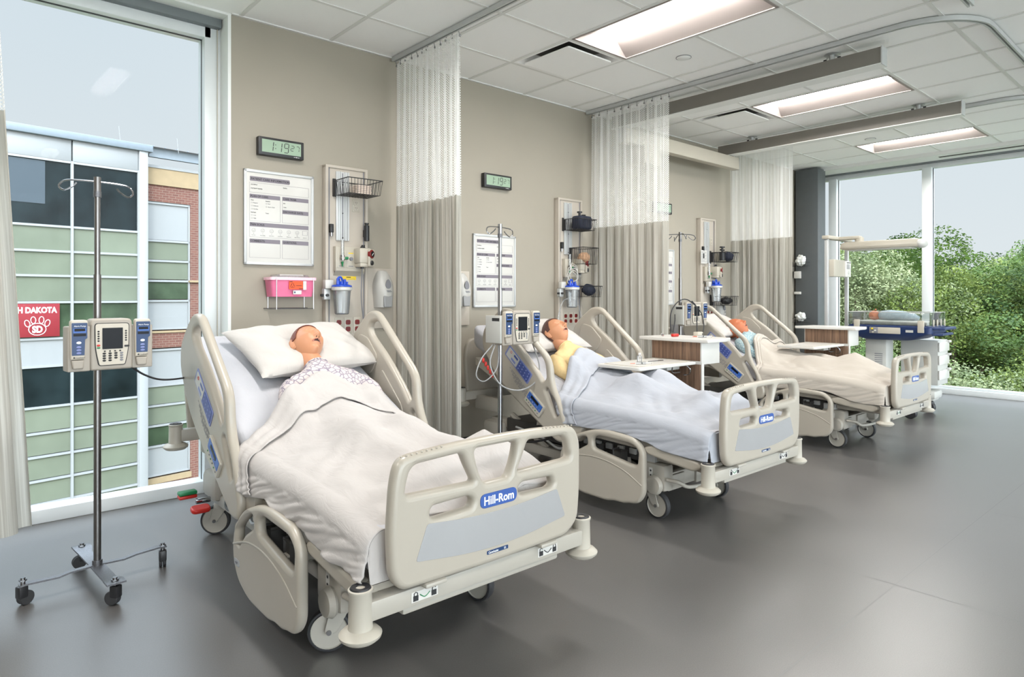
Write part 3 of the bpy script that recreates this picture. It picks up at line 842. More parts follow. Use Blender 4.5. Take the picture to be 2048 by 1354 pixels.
curtain('privacy_curtain', 'striped curtain with net top cut off by the left edge, over the window', 3.44, 0.19, -0.75, 2.975, 2.03, 0.27, 11, npl=9, amp=0.05, axis='x', skew=0.14)
# ============================================================ OUTSIDE
GZ = -7.5
m = MB()
def gnd(u, v): return Vector((-60 + 160 * u, -60 + 150 * v, GZ + 0.0))
m.grid(gnd, 12, 12, M_grass); g = m.build('lawn'); g.location = (0, 0, 0); tag(g, 'green grass far below the windows', 'ground')
# brick and glass building across the way
bd = thing('campus_building', 'brick and glass building across the way beyond the left window', 'building', (2.5356, 17.812, 0), radians(9))
def bp_(m, name, **k): 
    o = m.build(name, bd, **k); return o
SX = [-5.73, -4.32, -2.91, -1.5, -0.115, 1.3]     # bay lines of the glass front
SX = [-8.55, -7.14, -5.73, -4.33, -2.92, -1.52, -0.11, 1.30]
m = MB()
m.box((-9, 0.3, GZ), (1.5, 6, 4.3), M_facw); m.box((1.5, 0.5, GZ), (9, 6, 4.5), M_brick); bp_(m, 'wall')
m = MB(); m.box((-9, -0.10, 4.80), (1.60, 0.5, 4.97), M_roof, bev=0.01); bp_(m, 'cornice')
m = MB()
k = 0
x = -9
m.add([(-9, 0.0, 4.97), (9, 0.0, 4.97), (9, 5, 5.9), (-9, 5, 5.9)], [[0, 1, 2, 3]], M_roof)
m.box((1.6, 0.15, 4.74), (9, 0.25, 4.97), M_roof)
while x < 9:
    m.box((x, -0.01, 4.97), (x + 0.02, 0.05, 4.99), M_roof); x += 0.28
bp_(m, 'metal_roof')
m = MB(); m.box((1.5, 0.28, 4.50), (9, 0.5, 4.57), M_facw); bp_(m, 'fascia')
m = MB(); m.box((1.3, -0.06, GZ), (1.50, 0.35, 4.80), M_facm, bev=0.01); bp_(m, 'corner_pilaster')
for a, b2 in ((4.32, 4.80),):
    for i in range(len(SX) - 1):
        m = MB(); m.box((SX[i] + 0.02, 0.0, a), (SX[i + 1] - 0.01, 0.3, b2), M_facw, bev=0.006); bp_(m, 'white_panel')
rows = [(4.27, 2.84, 'dark'), (2.80, 2.28, 'fro'), (2.24, 1.73, 'fro'), (1.69, 1.15, 'fro'), (1.10, 0.33, 'mid'), (0.29, -0.28, 'white'), (-0.32, -1.17, 'dark'), (-1.22, -1.73, 'fro'), (-1.79, -2.25, 'fro'), (-2.31, -2.78, 'fro'), (-2.84, -3.30, 'fro'), (-3.35, -4.2, 'fro'), (-4.25, -5.0, 'white'), (-5.05, -6.2, 'dark')]
RM = dict(dark=M_gdark, fro=M_gfro, mid=M_gmid, white=M_facw)
for z1, z0, kd in rows:
    for i in range(2, len(SX) - 1):
        m = MB(); m.box((SX[i] + 0.025, 0.03, z0), (SX[i + 1] - 0.025, 0.05, z1), RM[kd]); bp_(m, 'white_panel' if kd == 'white' else 'window_pane')
for xx in SX[2:]:
    m = MB(); m.box((xx - 0.025, -0.03, GZ), (xx + 0.025, 0.06, 4.32), M_facm); bp_(m, 'mullion')
zz = sorted(set([r_[0] for r_ in rows] + [rows[-1][1]]))
for z1, z0, kd in rows:
    m = MB(); m.box((SX[1], -0.01, z1 - 0.004), (1.3, 0.06, z1 + 0.045), M_facm); bp_(m, 'transom')
# things seen on the sills inside: small clutter
# brick wing
m = MB(); m.box((1.5, 0.30, 4.08), (9, 0.5, 4.50), M_sand); bp_(m, 'sandstone_band')
for z0 in (1.62, -0.75):
    m = MB(); m.box((1.49, 0.28, z0), (1.60, 0.5, z0 + 0.05), M_sand); m.box((2.66, 0.28, z0), (9, 0.5, z0 + 0.05), M_sand); bp_(m, 'sandstone_band')
m = MB(); m.box((1.5, 0.34, GZ), (1.62, 0.5, 4.08), M_brick); m.box((2.70, 0.34, GZ), (9, 0.5, 4.08), M_brick); m.box((1.62, 0.34, 3.66), (2.70, 0.5, 4.08), M_brick); m.box((1.62, 0.34, -0.06), (2.70, 0.5, 0.34), M_brick); m.box((1.62, 0.34, -3.7), (2.70, 0.5, -3.45), M_brick)
bp_(m, 'brick_surround')
m = MB(); m.box((1.62, 0.31, -3.50), (2.72, 0.5, -3.36), M_sand); m.box((1.62, 0.31, 0.32), (2.72, 0.5, 0.37), M_sand); bp_(m, 'window_sill')
def wingwin(z1, rws):
    for a, b2, kd in rws:
        m = MB(); m.box((1.64, 0.40, b2), (2.66, 0.43, a), RM[kd]); bp_(m, 'white_panel' if kd == 'white' else 'window_pane')
    m = MB(); m.box((1.62, 0.36, rws[-1][1]), (1.65, 0.45, rws[0][0]), M_facm); m.box((2.66, 0.36, rws[-1][1]), (2.70, 0.45, rws[0][0]), M_facm)
    for a, b2, kd in rws: m.box((1.62, 0.36, a - 0.02), (2.70, 0.45, a + 0.03), M_facm)
    m.box((1.62, 0.36, rws[-1][1] - 0.02), (2.70, 0.45, rws[-1][1] + 0.02), M_facm)
    bp_(m, 'window_frame')
wingwin(0, [(3.62, 2.70, 'white'), (2.66, 2.19, 'fro'), (2.15, 1.69, 'fro'), (1.64, 1.18, 'mid'), (1.13, 0.42, 'white')])
wingwin(0, [(-0.12, -1.00, 'white'), (-1.03, -1.50, 'fro'), (-1.54, -2.01, 'fro'), (-2.05, -2.53, 'mid'), (-2.57, -3.30, 'white')])
# roller blind, shown through the upper glass of the second bay
m = MB(); m.box((-1.49, 0.018, 3.30), (-0.62, 0.026, 4.25), M_blind); bp_(m, 'drawn_blind')
m = MB(); m.tube(smooth_path([(SX[0], -0.06, 4.15), (-1.0, -0.06, 4.13), (-0.62, -0.06, 4.16)], 5), 0.01, M_facw, 6); 
# lightning rods
for xx, h_ in ((0.9, 0.35), (2.25, 0.3)):
    m = MB(); m.cyl((xx, 0.0, 4.9), (xx - 0.04, 0.0, 4.97 + h_), 0.007, M_facw, n=6); bp_(m, 'lightning_rod')
# banner with paw emblem
bn = thing('banner', 'red banner reading SOUTH DAKOTA with a paw emblem, on the brick building', 'banner', (2.5356, 17.812, 0), radians(9))
m = MB(); m.box((-2.05, -0.045, 0.36), (-0.36, -0.035, 1.09), M_ban, bev=0.003); m.build('cloth', bn)
m = MB(); m.text('SOUTH DAKOTA', 0.175, M_txtw, wallM(-0.42, -0.047, 0.89), 'RIGHT', bold=0.006, sx=0.80); m.build('lettering', bn)
m = MB()
cx_, cz_ = -0.78, 0.60
def paw(c, rx, rz, tilt, w=0.014):
    pts = [(c[0] + rx * cos(a) * cos(tilt) - rz * sin(a) * sin(tilt), -0.048, c[1] + rx * cos(a) * sin(tilt) + rz * sin(a) * cos(tilt)) for a in [2 * pi * k / 20 for k in range(20)]]
    m.tube(pts, w / 2, M_txtw, 5, closed=True)
paw((cx_, cz_ - 0.07), 0.16, 0.13, 0)
for a, rr in ((-0.185, 0.3), (-0.075, 0.06), (0.075, -0.06), (0.185, -0.3)): paw((cx_ + a, cz_ + (0.13 if abs(a) < 0.1 else 0.06)), 0.045, 0.075, rr)
m.text('SD', 0.2, M_txtw, wallM(cx_, -0.050, cz_ - 0.14), 'CENTER', bold=0.008, sx=0.8)
m.build('paw_emblem', bn)

# trees beyond the right-hand windows and a few behind the building
def crown_mesh(seed, leafmats, R=2.6, nclus=46, nleaf=800, ls=0.08):
    rg = random.Random(seed); m = MB()
    cl = []
    for _ in range(nclus):
        a = rg.uniform(0, 2 * pi); e_ = rg.uniform(-0.9, 1.5); rr = R * rg.uniform(0.45, 1.0)
        cl.append((rr * cos(a) * cos(e_) , rr * sin(a) * cos(e_), rr * sin(e_) * 1.15 + R * 0.9, rg.uniform(0.5, 1.0)))
    for cx0, cy0, cz0, cr0 in cl:
        for _ in range(nleaf):
            d = Vector((rg.gauss(0, 1), rg.gauss(0, 1), rg.gauss(0, 1))).normalized() * cr0 * rg.uniform(0.72, 1.05)
            d.z *= 0.7
            c = Vector((cx0, cy0, cz0)) + d
            u = Vector((rg.gauss(0, 1), rg.gauss(0, 1), rg.gauss(0, 0.6))).normalized(); w = u.orthogonal().normalized()
            w = (w + Vector((rg.uniform(-.5, .5), rg.uniform(-.5, .5), rg.uniform(-.5, .5)))).normalized()
            s_ = ls * rg.uniform(0.6, 1.25)
            m.add([c - u * s_ * .5, c + w * s_ * .28, c + u * s_ * .5, c - w * s_ * .28], [[0, 1, 2, 3]], leafmats)
    return m
def trunk_mesh(seed, R, h):
    rg = random.Random(seed); m = MB()
    m.tube([(0, 0, 0), (0.06, 0.02, h * .5), (0, 0.05, h), (0.1, 0, h + R)], [0.26, 0.2, 0.15, 0.05], M_bark, 8)
    for _ in range(9):
        a = rg.uniform(0, 2 * pi); z = h * rg.uniform(0.75, 1.05)
        m.tube([(0, 0, z), (R * .35 * cos(a), R * .35 * sin(a), z + R * .5), (R * .75 * cos(a), R * .75 * sin(a), z + R * rg.uniform(.8, 1.3))], [0.1, 0.06, 0.02], M_bark, 6)
    return m
tp = []
for k in range(4):
    ob = crown_mesh(20 + k, M_leaf[k % 3], R=(2.6, 2.9, 2.3, 2.6)[k], nclus=(58, 66, 54, 60)[k]).build('foliage', None, smooth=False)
    tk = trunk_mesh(40 + k, 2.5, 4.6).build('trunk')
    tp.append((ob.data, tk.data)); bpy.data.objects.remove(ob); bpy.data.objects.remove(tk)
trees = [  # x, y, top height, kind, scale, label
    (21.0, 9.3, 3.1, 0, 1.15, 'olive green tree seen in the narrow pane beside the dark pillar'),
    (19.5, 7.3, 2.3, 2, 1.0, 'pale feathery tree behind the infant warmer canopy'),
    (22.5, 6.6, 2.9, 1, 1.2, 'green tree rising behind the middle of the centre window pane'),
    (20.0, 5.2, 1.9, 0, 0.95, 'leafy tree seen just left of the second window mullion'),
    (23.0, 4.9, 2.6, 3, 1.1, 'tall pointed green tree just right of the second window mullion'),
    (21.0, 3.3, 1.9, 1, 1.0, 'bushy green tree low in the right-hand window pane'),
    (27.0, 4.3, 2.4, 1, 1.2, 'green tree on the skyline of the right-hand window pane'),
    (31.0, 3.6, 2.7, 1, 1.3, 'distant dark tree on the skyline near the right edge'),
    (18.0, 2.6, 0.6, 0, 0.9, 'yellow green tree at the bottom of the right-hand window pane'),
    (16.5, 4.2, 0.0, 2, 0.85, 'low pale shrub tree under the right-hand window'),
    (16.0, 6.0, 0.3, 1, 0.85, 'low green tree behind the blue warmer tray'),
    (28.0, 9.0, 3.0, 3, 1.3, 'green tree farther back between the first two window mullions'),
    (30.0, 12.5, 3.3, 1, 1.3, 'far tree at the left end of the window wall'),
    (34.0, 6.0, 3.2, 3, 1.4, 'far tree on the skyline behind the second window mullion'),
    (25.0, 0.8, 1.9, 0, 1.1, 'olive tree by the right edge of the picture'),
    (16.0, 8.0, 0.9, 0, 0.9, 'low olive tree in the narrow pane beside the dark pillar'),
    (38.0, 0.5, 3.0, 1, 1.5, 'far off tree on the skyline at the right edge'),
    (19.0, 0.5, 0.2, 3, 0.9, 'low green tree outside, past the right edge'),
]
for k, (x, y, ztop, kd, sc, lb) in enumerate(trees):
    ztop += 0.9 if (y < 4.5 and x > 20) else (0.5 if x > 18.5 and y > 5 else 0.0)
    cm, tm = tp[kd]
    R_ = (2.6, 2.9, 2.3, 2.6)[kd]
    hcr = R_ * (0.9 + 1.15) * 1.08 * sc + 0.3
    r = thing('tree', lb, 'tree', (x, y, GZ), k * 1.3, 'trees outside the windows')
    f = bpy.data.objects.new('foliage', cm); C.objects.link(f); f.parent = r; f.scale = (sc, sc, sc); f.location = (0, 0, ztop - hcr - GZ + 0.3)
    q = bpy.data.objects.new('trunk', tm); C.objects.link(q); q.parent = r; zs_ = (ztop - hcr - GZ + 1.0) / 4.6
    q.scale = (sc, sc, max(0.5, zs_))
# ============================================================ HOSPITAL BEDS
def swheel(m, M_, r=0.075, w=0.034):
    """wheel with its axle along local x, centre at origin"""
    prof = [(0.0, w * .5), (r * .16, w * .5), (r * .18, w * .32), (r * .80, w * .38), (r * .84, w * .5)]
    def lx(prof, ma, n=36):
        vs, fs = [], []; k = len(prof)
        for j in range(n):
            a = 2 * pi * j / n
            for rr, x in prof: vs.append((x, rr * cos(a), rr * sin(a)))
        for j in range(n):
            q = (j + 1) % n
            for i in range(k - 1): fs.append([j * k + i, q * k + i, q * k + i + 1, j * k + i + 1])
        m.add(vs, fs, ma, M_)
    for s_ in (1, -1): lx([(a, s_ * b2) for a, b2 in prof], M_frmp)
    lx([(r * .84, w * .5), (r * .86, w * .44), (r * .89, w * .5), (r * .97, w * .45), (r, w * .2), (r, -w * .2), (r * .97, -w * .45), (r * .89, -w * .5), (r * .86, -w * .44), (r * .84, -w * .5)], M_rub)
def caster(parent, x, y, rz=0.0, trail=0.03, zt=0.17):
    c = MB()
    c.lathe([(0, zt), (0.036, zt), (0.04, zt - 0.012), (0.036, zt - 0.03), (0.0, zt - 0.032)], M_frmp)
    cy = -trail
    for s_ in (-1, 1):
        c.panel(rnd([(-0.03 + trail, 0.062), (0.034 + trail, 0.062), (0.026, -0.002), (0.0, -0.014), (-0.016, -0.002)], 0.012), [], 0.005, 0.0015, M_frmp, M=FR((s_ * 0.024, cy, 0.078), (0, 1, 0), (0, 0, 1)))
        c.cyl((s_ * 0.02, cy, 0.075), (s_ * 0.031, cy, 0.075), 0.009, M_chrome, n=12)
    c.box((-0.028, cy + trail - 0.032, 0.13), (0.028, cy + trail + 0.036, 0.16), M_frmp, bev=0.01)
    o = c.build('caster', parent); o.location = (x, y, 0); o.rotation_euler = (0, 0, rz)
    w = MB(); swheel(w, T(0, cy, 0.075)); w.build('wheel', o)
    return o
def bumper(parent, x, y, zb, zt):
    c = MB()
    c.lathe([(0, zb), (0.048, zb), (0.060, zb + 0.010), (0.062, zb + 0.018), (0.052, zb + 0.028), (0.036, zb + 0.034), (0.035, zb + 0.04), (0.033, zt - 0.012), (0.036, zt - 0.008), (0.036, zt - 0.002), (0.030, zt), (0.030, zt), (0, zt)], M_beige2, o=(x, y, 0), n=32)
    o = c.build('bumper_post', parent)
    c = MB(); c.lathe([(0.0, zt - 0.004), (0.013, zt - 0.004), (0.014, zt + 0.003), (0.028, zt + 0.004), (0.031, zt + 0.0), (0.031, zt - 0.003)], M_dark, o=(x, y, 0)); c.build('black_cap', o)
    return o

def make_bed():
    R = thing('hospital_bed', '', 'bed')
    XF = lambda z=0: FR((0, 0, 0), (1, 0, 0), (0, 0, 1))
    # ---- footboard
    FB = FR((0, -0.035, 0), (1, 0, 0), (0, 0, 1))
    out = rnd([(-0.362, 0.385), (-0.395, 0.43), (-0.402, 0.55), (-0.392, 0.70), (-0.372, 0.776), (-0.20, 0.790), (0.0, 0.793), (0.20, 0.790), (0.372, 0.776), (0.402, 0.72), (0.402, 0.55), (0.39, 0.43), (0.33, 0.385), (0.0, 0.378)],
              [0.03, 0.04, 0.05, 0.06, 0.06, 0.1, 0.1, 0.1, 0.06, 0.06, 0.05, 0.04, 0.05, 0.1])
    hL = rnd([(-0.350, 0.662), (-0.330, 0.748), (-0.14, 0.757), (-0.125, 0.72), (-0.092, 0.657)], [0.02, 0.035, 0.018, 0.05, 0.014])
    hR = [(-x, z) for x, z in hL][::-1]
    hC = rnd([(-0.078, 0.762), (0.078, 0.762), (0.072, 0.70), (0.05, 0.645), (-0.05, 0.645), (-0.072, 0.70)], [0.02, 0.02, 0.04, 0.018, 0.018, 0.04])
    hC = rnd([(-0.092, 0.762), (0.092, 0.762), (0.078, 0.70), (0.052, 0.645), (-0.052, 0.645), (-0.078, 0.70)], [0.02, 0.02, 0.04, 0.018, 0.018, 0.04])
    s1 = rnd([(-0.262, 0.582), (-0.255, 0.612), (-0.115, 0.617), (-0.095, 0.60), (-0.105, 0.578), (-0.24, 0.573)], 0.014)
    s2 = [(-x, z) for x, z in s1][::-1]
    m = MB(); m.panel(out, [hL, hC, hR, s1, s2], 0.048, 0.019, M_beige, FB, res=4)
    for k in range(9):
        m.sph((-0.36 + 0.018 * k, -0.037 - 0.012, 0.779 + 0.0012 * k), (0.004, 0.003, 0.003), M_beige, nu=8, nv=6)
        m.sph((0.36 - 0.018 * k, -0.037 - 0.012, 0.779 + 0.0012 * k), (0.004, 0.003, 0.003), M_beige, nu=8, nv=6)
    fb = m.build('footboard', R, ang=50)
    m = MB(); m.panel(rnd([(-0.316, 0.462), (-0.275, 0.566), (-0.10, 0.548), (0.10, 0.548), (0.275, 0.566), (0.316, 0.462), (0.10, 0.434), (-0.10, 0.434)], [.01, .01, .1, .1, .01, .01, .1, .1]), [], 0.002, 0.0006, M_silver, FR((0, -0.0595, 0), (1, 0, 0), (0, 0, 1)))
    sl = m.build('silver_insert', fb)
    m = MB(); m.panel(rrect(-0.073, 0.566, 0.083, 0.612, 0.022, 8), [], 0.003, 0.0008, M_blue, FR((0.0, -0.0600, 0), (1, 0, 0), (0, 0, 1)))
    m.text('Hill-Rom', 0.0385, M_txtw, wallM(0.005, -0.0618, 0.576), 'CENTER', bold=0.0008, sx=0.93); lp = m.build('name_plate', fb)
    m = MB(); m.panel(rrect(-0.045, 0.413, 0.045, 0.425, 0.003), [], 0.002, 0.0005, M_navy, FR((0.0, -0.0598, 0), (1, 0, 0), (0, 0, 1)))
    m.text('CareAssist', 0.0095, M_txtw, wallM(-0.040, -0.0612, 0.4158), bold=0.0001); m.text('ES', 0.0095, M_txtw, wallM(0.026, -0.0612, 0.4158)); m.build('model_strip', fb)
    # ---- headboard
    m = MB(); m.panel(rnd([(-0.35, 0.50), (-0.37, 0.80), (-0.34, 0.93), (0.34, 0.93), (0.37, 0.80), (0.35, 0.50)], [.03, .1, .08, .08, .1, .03]), [rrect(-0.22, 0.84, 0.22, 0.89, 0.024)], 0.04, 0.016, M_beige, FR((0, 2.17, 0), (1, 0, 0), (0, 0, 1))); m.build('headboard', R, ang=50)
    # ---- foot beam, bumpers
    m = MB(); m.box((-0.45, -0.025, 0.312), (0.45, 0.03, 0.370), M_frmp, bev=0.006)
    m.box((-0.33, -0.01, 0.288), (0.33, 0.07, 0.312), M_frmp, bev=0.008)
    m.box((-0.28, -0.06, 0.368), (-0.20, 0.02, 0.384), M_frmp, bev=0.008); m.box((0.20, -0.06, 0.368), (0.28, 0.02, 0.384), M_frmp, bev=0.008)
    fbm = m.build('foot_beam', R)
    def lock(m, x, z, opened, s_=1):
        m.box((x - 0.009, -0.0275, z - 0.010), (x + 0.009, -0.0262, z + 0.006), M_txt)
        pts = [(x - 0.006, -0.0268, z + 0.005), (x - 0.006, -0.0268, z + 0.013), (x, -0.0268, z + 0.017), (x + 0.006, -0.0268, z + 0.013)] + ([] if opened else [(x + 0.006, -0.0268, z + 0.005)])
        m.tube(pts, 0.0016, M_txt, 5)
    for sx_ in (-1, 1):
        m = MB(); m.box((sx_ * 0.262 - 0.048, -0.0262, 0.326), (sx_ * 0.262 + 0.048, -0.0252, 0.357), M_lamw)
        lock(m, sx_ * 0.262 - 0.033, 0.339, sx_ > 0); lock(m, sx_ * 0.262 + 0.033, 0.339, sx_ < 0)
        m.tube(smooth_path([(sx_ * 0.262 - 0.018, -0.0268, 0.345), (sx_ * 0.262, -0.0268, 0.334), (sx_ * 0.262 + 0.018, -0.0268, 0.345)], 5), 0.0017, M_green if sx_ < 0 else M_txt, 5); m.build('lock_sticker', fbm)
    bumper(R, -0.466, 0.0, 0.262, 0.41); bumper(R, 0.466, 0.0, 0.262, 0.41)
    m = MB(); m.box((-0.40, 2.10, 0.47), (0.40, 2.15, 0.535), M_frmp, bev=0.006)
    m.box((-0.30, 1.85, 0.40), (-0.24, 2.12, 0.50), M_frmp, bev=0.008); m.box((0.24, 1.85, 0.40), (0.30, 2.12, 0.50), M_frmp, bev=0.008); m.build('head_beam', R)
    bumper(R, -0.42, 2.13, 0.43, 0.565); bumper(R, 0.42, 2.13, 0.43, 0.565)
    # ---- deck trim under the mattress
    def dz(y):
        pts = [(0.03, 0.385), (0.20, 0.405), (0.45, 0.445), (0.75, 0.455), (1.05, 0.445), (1.25, 0.50), (1.95, 0.80)]
        for i in range(len(pts) - 1):
            if y <= pts[i + 1][0]:
                t_ = (y - pts[i][0]) / (pts[i + 1][0] - pts[i][0]); return pts[i][1] * (1 - t_) + pts[i + 1][1] * t_
        return pts[-1][1]
    m = MB()
    n_ = 40
    vs = []; 
    for k in range(n_ + 1):
        y = 0.03 + 1.92 * k / n_; z = dz(y)
        for x, dz_ in ((-0.425, 0.005), (-0.425, -0.045), (-0.40, -0.055), (0.40, -0.055), (0.425, -0.045), (0.425, 0.005)): vs.append((x, y, z + dz_))
    fs = [[k * 6 + j, k * 6 + (j + 1) % 6, (k + 1) * 6 + (j + 1) % 6, (k + 1) * 6 + j] for k in range(n_) for j in range(6)] + [[0, 1, 2, 3, 4, 5][::-1], [n_ * 6 + j for j in range(6)]]
    m.add(vs, fs, M_beige); m.build('deck', R)
    for s_ in (-1, 1):
        m = MB(); m.panel(rnd([(0.10, 0.345), (0.05, 0.37), (0.06, 0.40), (0.36, 0.44), (0.42, 0.42), (0.40, 0.385), (0.22, 0.36)], 0.02), [], 0.05, 0.014, M_beige, FR((s_ * 0.425, 0, 0), (0, 1, 0), (0, 0, 1))); m.build('mattress_retainer', R)
        m = MB(); m.lathe([(0, 0), (0.075, 0), (0.08, 0.015), (0.06, 0.05), (0.0, 0.055)], M_beige, M=FR((s_ * 0.40, 0.94, 0.44), (0, 1, 0), (0, 0, 1)) if s_ > 0 else FR((s_ * 0.40, 0.94, 0.44), (0, -1, 0), (0, 0, 1))); m.build('hinge_cover', R)
    # ---- mattress
    def mz(y):
        pts = [(0.0, 0.555), (0.25, 0.585), (0.5, 0.605), (0.9, 0.608), (1.10, 0.635), (1.25, 0.70), (2.0, 1.035)]
        for i in range(len(pts) - 1):
            if y <= pts[i + 1][0]:
                t_ = (y - pts[i][0]) / (pts[i + 1][0] - pts[i][0]); return pts[i][1] * (1 - t_) + pts[i + 1][1] * t_
        return pts[-1][1]
    m = MB(); sec = rrect(-0.415, -0.15, 0.415, 0.0, 0.045, 6); q = len(sec); n_ = 60; vs = []
    for k in range(n_ + 1):
        y = 0.02 + 1.98 * k / n_; z = mz(y); inset = 1.0 if 0 < k < n_ else 0.96
        a_ = 0 if y < 1.1 else min(1, (y - 1.1) / 0.15) * radians(24)
        for x, dz_ in sec: vs.append((x * inset, y - dz_ * -1 * 0 + dz_ * sin(a_) * 0.0, z + dz_))
    fs = [[k * q + j, k * q + (j + 1) % q, (k + 1) * q + (j + 1) % q, (k + 1) * q + j] for k in range(n_) for j in range(q)] + [list(range(q))[::-1], [n_ * q + j for j in range(q)]]
    m.add(vs, fs, M_matt); m.build('mattress', R, ang=60)
    # ---- side rails
    HRO = rnd([(1.68, 1.12), (1.60, 1.172), (1.51, 1.168), (1.115, 0.85), (1.105, 0.70), (1.02, 0.56), (0.965, 0.42), (0.98, 0.35), (1.06, 0.342), (1.25, 0.45), (1.45, 0.56), (1.66, 0.70), (1.81, 0.90), (1.80, 1.02)],
              [0.05, 0.05, 0.05, 0.09, 0.1, 0.1, 0.08, 0.04, 0.04, 0.1, 0.1, 0.1, 0.1, 0.08])
    H1 = rnd([(1.60, 1.075), (1.575, 1.105), (1.505, 1.118), (1.165, 0.838), (1.155, 0.73), (1.185, 0.705), (1.235, 0.765), (1.40, 0.915), (1.57, 1.03)], [.02, .02, .03, .06, .03, .02, .05, .1, .03])
    H2 = rnd([(1.145, 0.672), (1.165, 0.655), (1.11, 0.555), (1.07, 0.495), (1.045, 0.51), (1.06, 0.575)], [.012, .012, .05, .014, .014, .05])
    FRO = rnd([(1.03, 0.31), (0.93, 0.41), (0.77, 0.468), (0.65, 0.482), (0.45, 0.468), (0.386, 0.41), (0.386, 0.165), (0.43, 0.108), (0.50, 0.098), (0.53, 0.088), (0.60, 0.088), (0.66, 0.075), (0.86, 0.078), (0.98, 0.12), (1.035, 0.20)],
              [0.06, 0.06, 0.05, 0.06, 0.05, 0.05, 0.05, 0.03, 0.02, 0.02, 0.02, 0.02, 0.05, 0.06, 0.05])
    F1 = rnd([(0.762, 0.415), (0.72, 0.440), (0.47, 0.432), (0.425, 0.40), (0.432, 0.320), (0.48, 0.318), (0.755, 0.362)], [.02, .02, .03, .02, .02, .03, .02])
    F2 = rnd([(0.808, 0.418), (0.86, 0.412), (0.985, 0.325), (0.985, 0.27), (0.955, 0.265), (0.90, 0.32), (0.80, 0.375)], [.012, .02, .015, .01, .02, .02, .012])
    for s_ in (-1, 1):
        X0 = s_ * 0.462
        m = MB(); m.panel(HRO, [H1, H2], 0.042, 0.018, M_beige, FR((X0, 0, 0), (0, 1, 0), (0, 0, 1)), res=4)
        m.panel(rnd([(1.70, 1.04), (1.60, 1.02), (1.49, 0.92), (1.55, 0.83), (1.66, 0.80), (1.735, 0.90)], 0.03), [], 0.012, 0.004, M_beige, FR((X0 - s_ * 0.022, 0, 0), (0, 1, 0), (0, 0, 1)))
        m.panel(rnd([(1.45, 0.86), (1.24, 0.68), (1.22, 0.58), (1.30, 0.55), (1.50, 0.70)], 0.03), [], 0.010, 0.004, M_beige, FR((X0 - s_ * 0.021, 0, 0), (0, 1, 0), (0, 0, 1)))
        hr = m.build('head_side_rail', R, ang=50)
        # keypads on the outside
        OX = X0 + s_ * 0.0215
        def oM(dx): return FR((OX + s_ * dx, 0, 0), (0, 1, 0), (0, 0, 1))
        kp = [(1.500, 0.925), (1.275, 0.745), (1.325, 0.675), (1.552, 0.862)]
        m = MB(); m.panel(rnd(kp, 0.012), [], 0.003, 0.001, M_bluel, oM(0.001))
        def lerp4(u, v, q=kp):
            a = Vector(q[0]).lerp(Vector(q[1]), u); b3 = Vector(q[3]).lerp(Vector(q[2]), u); return a.lerp(b3, v)
        sub = lambda u0, v0, u1, v1, q=kp: [tuple(lerp4(u, v, q)) for u, v in ((u0, v0), (u1, v0), (u1, v1), (u0, v1))]
        m.panel(rnd(sub(0.50, 0.10, 0.96, 0.90), 0.008), [], 0.002, 0.0006, M_bluep, oM(0.0032))
        m.panel(rnd(sub(0.05, 0.10, 0.48, 0.90), 0.008), [], 0.002, 0.0006, M_wgrey, oM(0.0032))
        for i in range(4):
            for j in range(3):
                c = lerp4(0.56 + i * 0.115, 0.24 + 0.26 * j); m.sph((OX + s_ * 0.0045, c[0], c[1]), (0.0015, 0.0055, 0.0055), M_bluel, nu=10, nv=6)
        c = lerp4(0.16, 0.3); m.tube([(OX + s_ * 0.005, c[0] + 0.008 * cos(a), c[1] + 0.008 * sin(a)) for a in [2 * pi * k / 12 for k in range(12)]], 0.0012, M_red, 5, closed=True)
        m.panel(rnd(sub(0.28, 0.18, 0.44, 0.36), 0.003), [], 0.001, 0.0003, M_bluep, oM(0.0045)); m.panel(rnd(sub(0.24, 0.6, 0.42, 0.8), 0.003), [], 0.001, 0.0003, M_bluel, oM(0.0045))
        m.build('keypad', hr)
        cp = [(1.295, 0.652), (1.155, 0.548), (1.212, 0.474), (1.352, 0.575)]
        m = MB(); m.panel(rnd(cp, 0.012), [], 0.014, 0.004, M_beige2, oM(0.004))
        m.panel(rnd(sub(0.07, 0.10, 0.93, 0.62, cp), 0.004), [], 0.002, 0.0005, M_lcd, oM(0.0118))
        m.panel(rnd(sub(0.25, 0.16, 0.72, 0.36, cp), 0.003), [], 0.002, 0.0005, M_scr, oM(0.0132))
        for i in range(6):
            c = lerp4(0.14 + i * 0.145, 0.78, cp); m.sph((OX + s_ * 0.0125, c[0], c[1]), (0.0015, 0.006, 0.004), M_txtg if i % 2 else M_green, nu=10, nv=6)
            c = lerp4(0.14 + i * 0.145, 0.50, cp); m.sph((OX + s_ * 0.0135, c[0], c[1]), (0.0012, 0.006, 0.006), M_bluel, nu=10, nv=6)
        m.build('control_panel', hr)
        # small print
        m = MB()
        for i in range(5):
            a = Vector((1.50 - 0.012 * i, 0.775 - 0.022 * i)); dr = (Vector(kp[1]) - Vector(kp[0])).normalized()
            for k in range(9):
                w_ = 0.012 + 0.006 * ((i * 7 + k * 5) % 3); p = a + dr * (0.024 * k); q2 = p + dr * w_; nn = Vector((-dr[1], dr[0])) * 0.0022
                m.add([(OX + s_ * 0.0005, *(p - nn)), (OX + s_ * 0.0005, *(q2 - nn)), (OX + s_ * 0.0005, *(q2 + nn)), (OX + s_ * 0.0005, *(p + nn))], [[0, 1, 2, 3]], M_txtg)
        m.build('printed_lines', hr)
        # small blue sticker on the inside face
        m = MB(); m.panel(rrect(1.235, 0.60, 1.285, 0.655, 0.004), [], 0.002, 0.0005, M_bluep, FR((X0 - s_ * 0.0272, 0, 0), (0, 1, 0), (0, 0, 1)))
